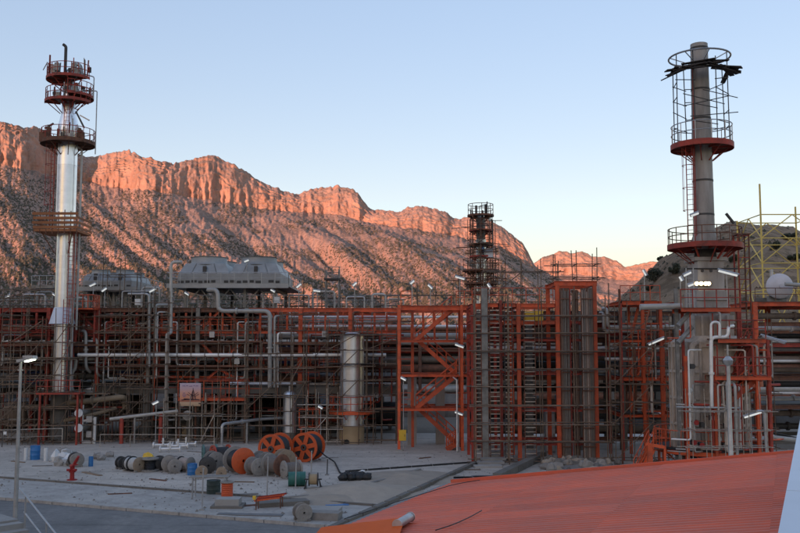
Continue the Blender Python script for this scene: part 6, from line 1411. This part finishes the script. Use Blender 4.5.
drum(191, 475.5, 9.5, 11, 'blue_plastic', 'blue drum among the cable reels'); drum(212, 494.5, 13.5, 13, 'dark_green', 'dark green drum under a board near the road')
drum(296, 487, 17, 14, 'green', 'green drum lying on its side below the orange reels', lying=True, yaw=8)
# upright pale cylinders and junk heap left
for u, vb, wd, h, m, lab in ((25.5, 460, 3.2, 12, 'white_box', 'white upright tube left of the blue drum'), (45.5, 461, 3.6, 13, 'white_box', 'white upright tube right of the blue drum'), (51.5, 460, 4, 7, 'white_box', 'short white upright tube beside the junk heap')):
    g_ = yp(u, vb); s = F / g_.y; t = T('upright_tube', lab, 'tube', g_); b = MB(); r = wd / 2 / s; b.lathe([(r * .8, h / s), (r, h / s), (r, .05), (r * 1.1, .05), (r * 1.1, 0), (0, 0)], 18, g_); t.mesh('wall', b, m); b = MB(); b.lathe([(0, h / s - .1), (r * .82, h / s - .1)], 18, g_); t.mesh('cap', b, 'grey_steel')
rk = random.Random(2)
def chunk(name, c, sx_, sy_, sz_, m, label, cat, group, seed):
    r_ = random.Random(seed); b = MB(); pr = []
    n, k = 9, 5; vs = []
    for j in range(k):
        ph = -math.pi / 2 + math.pi * j / (k - 1)
        for i in range(n):
            th = 2 * math.pi * i / n; q = r_.uniform(.72, 1.12) if 0 < j < k - 1 else 1
            vs.append(Vector((c[0] + sx_ * math.cos(ph) * math.cos(th) * q, c[1] + sy_ * math.cos(ph) * math.sin(th) * q, c[2] + sz_ * (math.sin(ph) * .9 + .62) * (q if math.sin(ph) > 0 else 1))))
    fs = [(j * n + i, j * n + (i + 1) % n, (j + 1) * n + (i + 1) % n, (j + 1) * n + i) for j in range(k - 1) for i in range(n)]
    b.add(vs, fs); return single(name, b, m, label, cat, group, smooth=False, base=(c[0], c[1], c[2]))
for i in range(16):
    u = rk.uniform(53, 72); v = rk.uniform(458, 466); g_ = yp(u, v); chunk('rubble_block', g_, rk.uniform(.25, .55), rk.uniform(.25, .5), rk.uniform(.25, .6), rk.choice(['rubble', 'white_box', 'concrete']), 'pale broken block in the junk heap left of the hydrant', 'rubble', 'blocks in the junk heap', i)
for i, (u, v) in enumerate(((98, 459), (101, 460), (110, 457))): g_ = yp(u, v); chunk('rubble_block', g_, .4, .35, .3, 'rubble', 'lone grey stone on the yard right of the hydrant', 'rubble', 'lone stones in the yard', 40 + i)
for i in range(60):
    u = rk.uniform(545, 618); v = 463 + abs(rk.gauss(0, 4)) + (2 if u > 580 else 0); g_ = yp(u, min(v, 474)); chunk('rubble_block', g_, rk.uniform(.15, .6), rk.uniform(.15, .5), rk.uniform(.12, .45), rk.choice(['rubble', 'sand', 'dark_concrete']), 'broken lump in the rubble below the tall orange bay', 'rubble', 'lumps in the rubble', 100 + i)
# fire hydrant / monitor
g_ = yp(72, 480); t = T('fire_hydrant', 'red fire hydrant monitor leaning its barrel up in the yard', 'hydrant', g_)
b = MB(); b.lathe([(.3, 0), (.3, .05), (.14, .07), (.13, .45), (.2, .47), (.2, .53), (.13, .55), (.14, .8), (.17, .85), (.14, .95), (0, .97)], 18, g_); t.mesh('barrel', b, 'hydrant_red')
t.tube('monitor', g_ + Vector((.02, 0, .8)), g_ + Vector((.34, -.15, 1.3)), .1, 'hydrant_red', kind='pipe'); t.tube('nozzle', g_ + Vector((.34, -.15, 1.3)), g_ + Vector((.44, -.2, 1.46)), .075, 'hydrant_red', kind='pipe')
for sx_ in (-1, 1): t.tube('outlet', g_ + Vector((sx_ * .1, -.08, .62)), g_ + Vector((sx_ * .3, -.14, .62)), .075, 'hydrant_red', kind='pipe')
b = MB(); b.hoop(.16, 0, .02, 16, g_ + Vector((.25, -.25, .95))); t.mesh('handwheel', b, 'hydrant_red'); t.tube('wheel_stem', g_ + Vector((.12, -.05, .85)), g_ + Vector((.25, -.25, .95)), .025, 'hydrant_red')
# concrete block under the orange reel, plank table, posts
g_ = yp(227, 508); s = F / g_.y; t = T('concrete_block', 'stepped concrete block under the upright orange reel', 'block', g_); t.box('body', g_ + Vector((0, .35, .22)), (1.2, .9, .44), 'concrete'); t.box('plinth', g_ + Vector((0, .35, .06)), (1.6, 1.2, .13), 'dark_concrete')
g_ = yp(209, 498); t = T('plank_table', 'pale board on thin posts over the green drum', 'table', g_); zt2 = YZ + 1.25
for k in range(3): t.box('board', g_ + Vector((0, -.1 + k * .28, 1.12)), (2.1, .26, .05), 'grey_wood', .08)
for dx, dy in ((-.85, -.2), (.85, -.2), (-.85, .5), (.85, .5)): t.tube('leg', g_ + Vector((dx, dy, 0)), g_ + Vector((dx, dy, 1.1)), .04, 'galv')
for (u, v, h, lab) in ((202, 510, 2.0, 'thin pale post beside the plank table'), (267, 497, 2.1, 'thin pale post by the red trestle'), (295.5, 488, 1.7, 'thin pale post before the green drum'), (311, 478, 1.6, 'thin pale post near the reel stand'), (327, 475, 1.0, 'short dark post right of the reel stand')):
    g_ = yp(u, v); t = T('marker_post', lab, 'post', g_); t.tube('shaft', g_, g_ + Vector((.03, 0, h)), .035, 'galv' if 'pale' in lab else 'dark_steel'); t.box('foot', g_ + Vector((0, 0, .03)), (.25, .25, .06), 'concrete'); t.tube('tip', g_ + Vector((.03, 0, h)), g_ + Vector((.03, 0, h + .06)), .05, 'galv')
g_ = yp(256, 510); t = T('trestle', 'small red and orange trestle of bars lying near the road', 'trestle', g_)
for k in range(4): t.bar('bar', g_ + Vector((-.1 + .05 * k, k * .12, .45 + .04 * k)), g_ + Vector((1.1 + .1 * k, .5 + k * .12, .52 + .05 * k)), .05, 'hydrant_red' if k % 2 else 'reel_orange', .08)
for dx, dy in ((0, 0), (.05, .4), (1.15, .5), (1.2, .9)): t.tube('leg', g_ + Vector((dx, dy, 0)), g_ + Vector((dx, dy, .52)), .03, 'rust_steel')
t.box('cap', g_ + Vector((-.1, .05, .6)), (.15, .15, .18), 'yellow')
# steel plates, pipes and boards on the ground near the kerb
def slab(u, v, sx_, sy_, sz_, m, rz, label, cat='slab', name='slab', group=None, z=0):
    g_ = yp(u, v); b = MB(); k = .03; a, c = sx_ / 2, sy_ / 2
    prof = [(-a + k, -c), (a - k, -c), (a, -c + k), (a, c - k), (a - k, c), (-a + k, c), (-a, c - k), (-a, -c + k)]; rm = Matrix.Rotation(rz, 3, 'Z')
    vs = [rm @ Vector((x, y, zz)) + g_ + Vector((0, 0, z)) for zz in (0, sz_) for x, y in prof]
    b.add(vs, [tuple(range(8))[::-1], tuple(range(8, 16))] + [(i, (i + 1) % 8, 8 + (i + 1) % 8, 8 + i) for i in range(8)])
    return single(name, b, m, label, cat, group, smooth=False, base=g_)
slab(283, 505, 2.6, .9, .22, 'dark_concrete', .35, 'dark steel plate by the red trestle'); slab(250, 515, 3.2, .5, .05, 'gutter', -.12, 'dark plank lying along the kerb'); slab(318, 513, 2.2, 1.3, .25, 'concrete', -.1, 'low concrete slab near the kerb reel'); slab(325, 519, 1.5, .8, .35, 'grey_wood', -.2, 'weathered pallet near the orange sheet'); slab(240, 495, 2.0, .25, .06, 'grey_wood', .3, 'loose plank right of the upright orange reel'); slab(292, 497, 2.2, .25, .06, 'grey_wood', .5, 'loose plank below the green drum')
slab(337, 504, 1.2, .9, .03, 'blue_plastic', .1, 'small flat blue sheet by the eave of the red roof'); slab(331, 500, 2.3, 1.0, .04, 'galv', .15, 'pale metal sheet left of the red roof eave')
for k in range(5):
    g_ = yp(490 + k * 3.2, 467 - k * 2.1); s2 = single
    slab(488 + k * 2.6, 467.5 - k * 2.3, 1.9 - .1 * k, .75, .16, 'concrete', .1 + .06 * k, ['lowest', 'second', 'third', 'fourth', 'topmost'][k] + ' of the concrete slabs stacked at the stair foot', z=.165 * k * (.6), group='stacked concrete slabs')
for i, (u, v, w_, d_) in enumerate(((452, 479, 2.6, 1.0), (472, 478, 2.4, .8), (487, 477, 1.8, .9))): slab(u, v, w_, d_, .06, 'gutter', .1, ['dark sheet on the ground nearest the red roof corner', 'middle dark sheet beyond the red roof', 'dark sheet nearest the long channel'][i], 'sheet', 'dark_sheet')
# channels and edge beams running away
def strip(u0, v0, u1, v1, wd, h, m, label, name='edge_beam', n=8):
    a, c = yp(u0, v0), yp(u1, v1); t = T(name, label, 'edging', a)
    for i in range(n): p, q = a + (c - a) * (i / n + .004), a + (c - a) * ((i + 1) / n - .004); t.bar('segment', p + Vector((0, 0, h / 2)), q + Vector((0, 0, h / 2)), wd, m, h)
strip(330, 531, 476, 464, .3, .2, 'dark_concrete', 'long concrete edging running from the eave to the stair foot', n=14); strip(497, 481, 543, 458, .55, .45, 'dark_concrete', 'low dark channel wall beyond the red roof', n=6); strip(345, 472, 512, 460, .16, .1, 'black_rubber', 'dark line of hose across the yard to the slabs', 'hose', n=8)
strip(300, 505, 420, 470, .25, .12, 'rubble', 'broken line of rubble edging across the sandy ground', n=12)
# sand heap
def heap(u, v, rx_, ry_, h, label, m='sand'):
    g_ = yp(u, v); n, k = 36, 14; vs = []; fs = []
    for j in range(k):
        q = j / (k - 1)
        for i in range(n):
            a = 2 * math.pi * i / n; e = 1 + .25 * (float(fbm(np.array([math.cos(a) * 2 + u]), np.array([math.sin(a) * 2 + 5]), 3)[0]) - .5) * 2
            nz = float(fbm(np.array([q * math.cos(a) * 3 + u]), np.array([q * math.sin(a) * 3]), 4)[0])
            vs.append((g_.x + rx_ * q * e * math.cos(a), g_.y + ry_ * q * e * math.sin(a), YZ - .01 + h * max(0, (1 - q) ** 1.2) * (.5 + nz)))
    for j in range(k - 1):
        for i in range(n): fs.append((j * n + i, j * n + (i + 1) % n, (j + 1) * n + (i + 1) % n, (j + 1) * n + i))
    b = MB(); b.add(vs, fs); single('sand_heap', b, m, label, 'sand heap', base=g_)
heap(365, 492, 3.6, 4.0, .55, 'low heap of tan sand left of the red roof'); heap(405, 478, 4.5, 3.5, .3, 'flat spread of dusty sand beyond the red roof'); heap(590, 468, 2.6, 1.6, .5, 'earth heap below the tall orange bay', 'rubble'); heap(330, 500, 2.2, 2.0, .3, 'small sand spill by the kerb reel')
# black bag
for i in range(7): g_ = yp(343 + i * 4, 480.5 - (i % 2) * 1.5); chunk('black_bag', g_, .35, .3, .32, 'black_rubber', 'black sheeting bundle lying on the sand', 'bag', 'black bundles on the sand', 300 + i)
g_ = yp(362, 477); chunk('white_bag', g_, .3, .25, .3, 'white_box', 'white bag beside the black bundles', 'bag', None, 330)
# hose from the big reel
a = yp(318, 462); b = MB(); b.sweep([a + Vector((-.4, .6, 1.4)), a + Vector((.3, .2, .5)), a + Vector((1.2, -.6, .12)), yp(340, 474) + Vector((0, 0, .06)), yp(352, 480) + Vector((0, 0, .06))], .05, 8, 1.0); single('loose_cable', b, 'black_rubber', 'black cable trailing from the right big orange reel', 'cable', base=yp(352, 480))
# yellow bit behind reels, white pipe rack pieces on the yard
g_ = yp(148, 461); chunk('yellow_cover', g_, .45, .3, .42, 'yellow', 'yellow cover poking up behind the upright reel', 'cover', None, 350)
for i, (u, v) in enumerate(((163, 448), (178, 449), (186, 447), (170, 452))):
    g_ = yp(u, v); t = T('white_spool', 'white flanged pipe spool lying behind the reels', 'pipe spool', g_, 'white pipe spools behind the reels'); c = g_ + Vector((0, 0, .24)); t.tube('pipe_run', c - Vector((.7, 0, 0)), c + Vector((.7, .2, 0)), .1, 'white_pipe', kind='pipe')
    for s_ in (-1, 1): t.tube('flange', c + Vector((s_ * .7, .1 + s_ * .1, 0)), c + Vector((s_ * .78, .1 + s_ * .1, 0)), .24, 'white_pipe', kind='pipe')
    t.tube('branch', c, c + Vector((0, 0, .55)), .08, 'white_pipe')
# fence at the left edge of the yard
t = T('tube_fence', 'low pale tube fence along the left edge of the yard', 'fence', yp(5, 450))
fp = [yp(-30, 446), yp(2, 447), yp(30, 446), yp(62, 445)]
railing(t, fp, 'scaffold_light', h=1.35, step=2.4, r=.04)
t.box('notice', pix(5, 433, fp[1].y - .1), (.25, .03, .25), 'paper_white')
t = T('tube_fence', 'pale tube fence in front of the sloping pipe', 'fence', yp(130, 446)); railing(t, [yp(100, 447), yp(160, 447), yp(214, 449)], 'scaffold_light', h=1.0, step=2.6, r=.03, mid=False)

# ------------------------------------------------------------------ near building: red roof annex, camera block with white coping, stair rail
eB, eC = gp(455, 482.5, 4.0), gp(330, 534, 4.0); ed = (eB - eC).normalized(); ep = Vector((ed.y, -ed.x, 0)); slope = .137
an = T('annex_building', 'low building with a ribbed red metal roof in the foreground', 'building', eB + Vector((0, 0, -4.0)))
Lr = 27.0; Wr = 10.15
def rp(s, t_, dz=0.0): return eB - ed * s + ep * t_ + Vector((0, 0, slope * t_ + dz))
sheetw = 1.0; ns = int(Lr / sheetw)
def roof_sheet(s0, s1, t0, t1, dz):
    b = MB(); vs = []; per = .25; k = max(1, round((s1 - s0) / per)); pr = []
    for i in range(k):
        a = s0 + (s1 - s0) * i / k; w_ = (s1 - s0) / k; pr += [(a, 0), (a + w_ * .58, 0), (a + w_ * .68, .014), (a + w_ * .90, .014)]
    pr.append((s1 + .02, 0.0)); n = len(pr)
    for t_ in (t0, t1):
        for s_, h in pr: vs.append(rp(s_, t_, h + dz))
    b.add(vs, [(i, i + 1, n + i + 1, n + i) for i in range(n - 1)]); return b
rt0 = an.box('wall', (0, 0, 0), (0.01, 0.01, 0.01), 'render_wall') if False else None
nsheet = 0
for i in range(ns):
    for (t0, t1, dz) in ((-.15, 3.35, 0.0), (3.2, 6.5, .012), (6.35, 9.5, .024), (9.4, Wr, .036)):
        an.mesh('roof_sheet', roof_sheet(i * sheetw, (i + 1) * sheetw, t0, t1, dz + .002 * (i % 2)), 'roof_red', smooth=False)
def quadwall(name, p, q, th, z0, z1a, z1b, m):
    d = (q - p).normalized(); n_ = Vector((-d.y, d.x, 0)) * th / 2; b = MB()
    P = [p - n_, q - n_, q + n_, p + n_]; hs = [z1a, z1b, z1b, z1a]
    b.add([Vector((v.x, v.y, z0)) for v in P] + [Vector((v.x, v.y, h)) for v, h in zip(P, hs)], [(3, 2, 1, 0), (4, 5, 6, 7), (0, 1, 5, 4), (1, 2, 6, 5), (2, 3, 7, 6), (3, 0, 4, 7)]); an.mesh(name, b, m, smooth=False)
f0, f1 = rp(.2, .25), rp(.2, Wr); n0, n1 = rp(Lr - .2, .25), rp(Lr - .2, Wr)
quadwall('wall', f0, f1, .2, 0, f0.z - .04, f1.z - .04, 'render_wall'); quadwall('wall', f0, n0, .2, 0, f0.z - .05, n0.z - .05, 'render_wall'); quadwall('wall', n0, n1, .2, 0, n0.z - .04, n1.z - .04, 'render_wall')
a, c = rp(0, -.27, -.09), rp(Lr, -.27, -.09)
an.bar('gutter', a, c, .2, 'gutter', .13); an.bar('verge_trim', rp(-.05, -.15, .02), rp(-.05, Wr, .02), .06, 'roof_red', .16)
for s_ in (4, 14): an.tube('downpipe', rp(s_, -.27, -.1), Vector((rp(s_, -.27).x, rp(s_, -.27).y, 0)), .06, 'gutter')
for s_ in np.arange(2, 26, 4.5):
    w0, w1 = rp(s_, .14), rp(s_ + 1.4, .14); quadwall('window', w0, w1, .06, 1.2, 2.6, 2.6, 'dark_steel')
# orange sheet and grey tube lying on the roof
s0 = None
def on_roof(u, v):
    d = ray(u, v); o_ = Vector((0, 0, CH)); n_ = ed.cross(ep + Vector((0, 0, slope))).normalized(); return o_ + d * ((eB - o_).dot(n_) / d.dot(n_))
A1, A2, A3 = on_roof(406, 522), on_roof(322, 532), on_roof(392, 565)
os_ = T('orange_sheet', 'spare bright orange sheet lying on the red roof by the eave', 'roofing sheet', A1); b = MB()
nrm = ed.cross(ep + Vector((0, 0, slope))).normalized(); nrm = nrm if nrm.z > 0 else -nrm
e1 = (A2 - A1); e2 = (A3 - A1); nq = 10; vs = []
for i in range(nq + 1):
    for h in (.10, .11): 
        for q in (0, 1): vs.append(A1 + e1 * i / nq + e2 * q + nrm * (h + (.004 if i % 2 else 0)))
for i in range(nq):
    k = i * 4; b.add([], [])
    b.f += [(k + 2, k + 3, k + 7, k + 6), (k, k + 4, k + 5, k + 1), (k, k + 2, k + 6, k + 4), (k + 1, k + 5, k + 7, k + 3)]
b.v = vs; os_.mesh('sheet', b, 'sheet_orange', smooth=False)
gt = T('grey_tube', 'short grey tube lying at the end of the orange sheet', 'tube', A1); a = on_roof(398, 531) + nrm * .14; c = on_roof(411, 523) + nrm * .14; b = MB(); dd = (c - a)
b.tube(a, c, .1, 14); gt.mesh('wall', b, 'galv'); gt.tube('rim', c - dd.normalized() * .02, c + dd.normalized() * .02, .115, 'galv', kind='pipe'); gt.tube('rim', a - dd.normalized() * .02, a + dd.normalized() * .02, .115, 'galv', kind='pipe')
# loose cables lying across the roof
for pts, lab in ((((345, 521), (400, 503), (455, 486), (480, 482)), 'thin dark cable lying along the roof near the eave'), (((436, 533), (452, 528), (470, 520), (482, 513)), 'short dark cable on the roof sheets')):
    b = MB(); b.sweep([on_roof(*p) + nrm * .06 for p in pts], .012, 6, .5); single('roof_cable', b, 'black_rubber', lab, 'cable', base=on_roof(*pts[0]))
# main block under the photographer: parapet with white coping
cz = CH - .7; c0, c1 = gp(778, 533, cz), gp(800, 420, cz); cd = (c1 - c0).normalized(); cn = Vector((cd.y, -cd.x, 0))
bl = T('main_block', 'pale building block with a parapet under the viewpoint', 'building', c0 + cn * 3 + Vector((0, 0, -cz))); Lb = 26.0
def bq(s_, t_, z): q = c0 + cd * s_ + cn * t_; return Vector((q.x, q.y, z))
ang = math.atan2(cd.y, cd.x); s_a, s_b = -8.0, 17.0; m_ = bq((s_a + s_b) / 2, 0, 0)
def blbox(name, t0, t1, z0, z1, m, sa=s_a, sb=s_b): q = bq((sa + sb) / 2, (t0 + t1) / 2, (z0 + z1) / 2); return bl.box(name, q, (sb - sa, t1 - t0, z1 - z0), m, ang)
blbox('wall', .04, 9.0, 0, cz - .95, 'render_wall'); blbox('parapet', .05, .33, cz - .95, cz - .06, 'render_wall')
sj = (gp(785, 490, cz) - c0).dot(cd)
js = [s_a] + [sj - 3, sj, sj + 3, sj + 6, sj + 9, sj + 12] + [s_b]
for a_, b__ in zip(js, js[1:]): blbox('coping', 0.0, .42, cz - .06, cz, 'coping', a_ + .006, b__ - .006)
# exterior stair with grey rail at lower left
es = T('exterior_stair', 'concrete stair with grey tube rail beside the road', 'stairs', gp(30, 533, 0))
P0, P1 = pix(19.5, 488, 30.0), pix(46.5, 522, 28.6); hd = 1.0
sd = (P1 - P0); wdv = Vector((-sd.y, sd.x, 0)).normalized() * -1.3; nst = 7
es.tube('hand_rail', P0, P1, .028, 'galv'); es.tube('mid_rail', P0 - Vector((0, 0, .55)) + sd * .2, P1 - Vector((0, 0, .55)), .025, 'galv')
low_ = P0 - Vector((0, 0, hd)); dn = (P1 - P0).normalized(); full = low_ + sd * (low_.z / -sd.z)
for f in (.24, 1.0): q = P0 + sd * f; es.tube('rail_post', q - Vector((0, 0, hd + .1)), q, .028, 'galv')
es.tube('hand_rail', P1, full + Vector((0, 0, hd)), .028, 'galv'); es.tube('rail_post', Vector((full.x, full.y, 0)), full + Vector((0, 0, hd)), .028, 'galv')
ns_ = 16; run = full - low_
for i in range(ns_):
    q = low_ + run * (i + .5) / ns_ + wdv * .5; hgt = q.z + .02; l_ = Vector((run.x, run.y, 0)).length / ns_
    es.box('step', (q.x, q.y, hgt / 2), (l_ * 1.0 - .004, 1.3, hgt), 'concrete', math.atan2(run.y, run.x))
q = low_ + wdv * .5 - Vector((run.x, run.y, 0)).normalized() * 1.0; es.box('landing', (q.x, q.y, low_.z / 2), (2.0 - .01, 1.3, low_.z), 'concrete', math.atan2(run.y, run.x))

# ------------------------------------------------------------------ bushes on the hill
def bush(u, v, wpx, hpx, label, seed):
    r_ = random.Random(seed); i = int(np.argmin(np.abs(hus - u))); best = None
    for j in range(len(ht)):
        p = Vector(HP[i, j]); d = p - Vector((0, 0, CH)); fy = d.y * math.cos(PITCH) + d.z * math.sin(PITCH); vv = CV - F * (d.z * math.cos(PITCH) - d.y * math.sin(PITCH)) / fy
        if best is None or abs(vv - v) < best[0]: best = (abs(vv - v), p, fy)
        if ht[j] > 1.0: break
    _, p, dist = best; s = F / dist; a, h = wpx / 2 / s, hpx / s
    t = T('bush', label, 'bush', p - Vector((0, 0, .3)), 'bushes on the brown hill'); vs = []; fs = []
    cl = [(r_.uniform(-.7, .7), r_.uniform(-.6, .6), r_.uniform(.3, .85), r_.uniform(.25, .5)) for _ in range(9)]
    for _ in range(1500):
        cx, cy, cz_, cr = r_.choice(cl); q = Vector((r_.gauss(0, 1), r_.gauss(0, 1), r_.gauss(0, 1))).normalized() * cr * r_.uniform(.6, 1.08)
        c = p + Vector(((cx + q.x) * a, (cy + q.y) * a, max(.02, cz_ + q.z * .8) * h * .85)); e = r_.uniform(.12, .3) * max(1, a / 2.5)
        x = Vector((r_.gauss(0, 1), r_.gauss(0, 1), r_.gauss(0, 1))).normalized() * e; y = x.orthogonal().normalized() * e * .7
        k = len(vs); vs += [c - x, c - y, c + x, c + y]; fs.append((k, k + 1, k + 2, k + 3))
    b = MB(); b.add(vs, fs); t.mesh('crown', b, 'bush', smooth=False)
    for k in range(4): an_ = r_.uniform(0, 6.28); b = MB(); b.tube(p - Vector((0, 0, .4)), p + Vector((math.cos(an_) * a * .45, math.sin(an_) * a * .45, h * .6)), .1, 6, .04); t.mesh('stem', b, 'bark')
for k, (u, v, w_, h_, lab) in enumerate(((676, 252, 18, 10, 'dark bush on the hill crest beside the ring platform'), (657, 281, 20, 14, 'largest dark bush on the left flank of the hill'), (673, 274, 12, 12, 'round bush just right of the largest one'), (649, 291, 10, 8, 'small bush low on the left flank of the hill'), (664, 262, 8, 6, 'small bush high on the left flank of the hill'), (793, 240, 16, 8, 'bush on the hill crest behind the yellow derrick'), (779, 250, 8, 9, 'dark bush within the yellow derrick outline'), (734, 262, 9, 7, 'bush on the hill right of the furnace breeching'), (795, 262, 14, 8, 'bush low on the hill behind the pale tank'))):
    bush(u, v, w_, h_, lab, 50 + k)

# ------------------------------------------------------------------ loose stones and litter over the yard
def litter():
    r_ = random.Random(19); V = []; Fq = []
    for _ in range(2600):
        u = r_.uniform(-20, 620); v = r_.uniform(446, 522); p = yp(u, v)
        if (p - k0).dot(kn) < .6: continue
        cl = float(fbm(np.array([p.x * .35]), np.array([p.y * .35]), 3)[0])
        if cl < .5 and r_.random() < .75: continue
        e = r_.uniform(.015, .06) * (2.0 if r_.random() < .08 else 1); k = len(V)
        for x, y, z in ((1, 0, .2), (-.3, .9, .1), (-.7, -.6, .2), (0, 0, 1.1)): V.append((p.x + x * e * r_.uniform(.7, 1.4), p.y + y * e * r_.uniform(.7, 1.4), YZ - .005 + z * e))
        Fq += [(k, k + 1, k + 3), (k + 1, k + 2, k + 3), (k + 2, k, k + 3)]
    me = mesh_of('gravel', V, Fq, 'rubble', False); o = bpy.data.objects.new('gravel', me); col.objects.link(o); tag(o, 'loose stones and litter strewn over the yard', 'gravel', kind='stuff')
litter()
rl = random.Random(23)
where = ['near the hydrant', 'by the reel row', 'by the blue drum', 'near the green drum', 'beside the concrete block', 'near the kerb', 'below the big orange reels', 'by the sand heap', 'near the tube fence', 'by the white spools', 'near the clad column foot', 'before the stair tower', 'on the sandy spread', 'by the stacked slabs']
for i, (u, v) in enumerate(((92, 474), (158, 480), (42, 466), (236, 482), (246, 506), (120, 494), (288, 470), (352, 488), (18, 462), (196, 452), (330, 458), (425, 458), (415, 474), (470, 470))):
    slab(u, v, rl.uniform(1.0, 2.4), rl.uniform(.15, .3), .05, rl.choice(['plank', 'grey_wood', 'rust_steel', 'plank']), rl.uniform(-.8, .8), 'loose board lying on the yard ' + where[i], 'board', 'loose_board', 'loose boards on the yard')

def hill_tufts():
    r_ = random.Random(8); V = []; Fq = []; n = 0
    while n < 5200:
        i = r_.randrange(40, HP.shape[0] - 2); j = r_.randrange(4, 58); p = HP[i, j] + (HP[i + 1, j + 1] - HP[i, j]) * r_.random(); n += 1
        if float(fbm(np.array([i * .12]), np.array([j * .2]), 3)[0]) < .47: continue
        e = r_.uniform(.12, .55) * (2.2 if r_.random() < .05 else 1); k = len(V)
        for x, y, z in ((1, 0, 0), (-.4, .9, 0), (-.6, -.8, 0), (.1, .1, 1.0)): V.append((p[0] + x * e * r_.uniform(.7, 1.4), p[1] + y * e * r_.uniform(.7, 1.4), p[2] - .1 + z * e * r_.uniform(.7, 1.3)))
        Fq += [(k, k + 1, k + 3), (k + 1, k + 2, k + 3), (k + 2, k, k + 3)]
    me = mesh_of('dry_tufts', V, Fq, 'shrub', False); o = bpy.data.objects.new('dry_tufts', me); col.objects.link(o); tag(o, 'dry tufts and stones scattered over the brown hill', 'tufts', kind='stuff')
hill_tufts()

reel(173, 473, 14, .7, -66, 'grey_wood', 'cable_black', 'grey reel squeezed in beside the reel of pinkish cable')
reel(213, 470, 18, .8, -58, 'grey_wood', 'cable_black', 'grey and black reel between the red reel and the dark one')
reel(284, 470, 20, .7, -60, 'wood_reel', 'cable_grey', 'brown wooden reel leaning between the two big orange reels')
reel(262, 471, 19, .8, -48, 'grey_wood', 'cable_grey', 'tall grey reel before the left big orange reel')
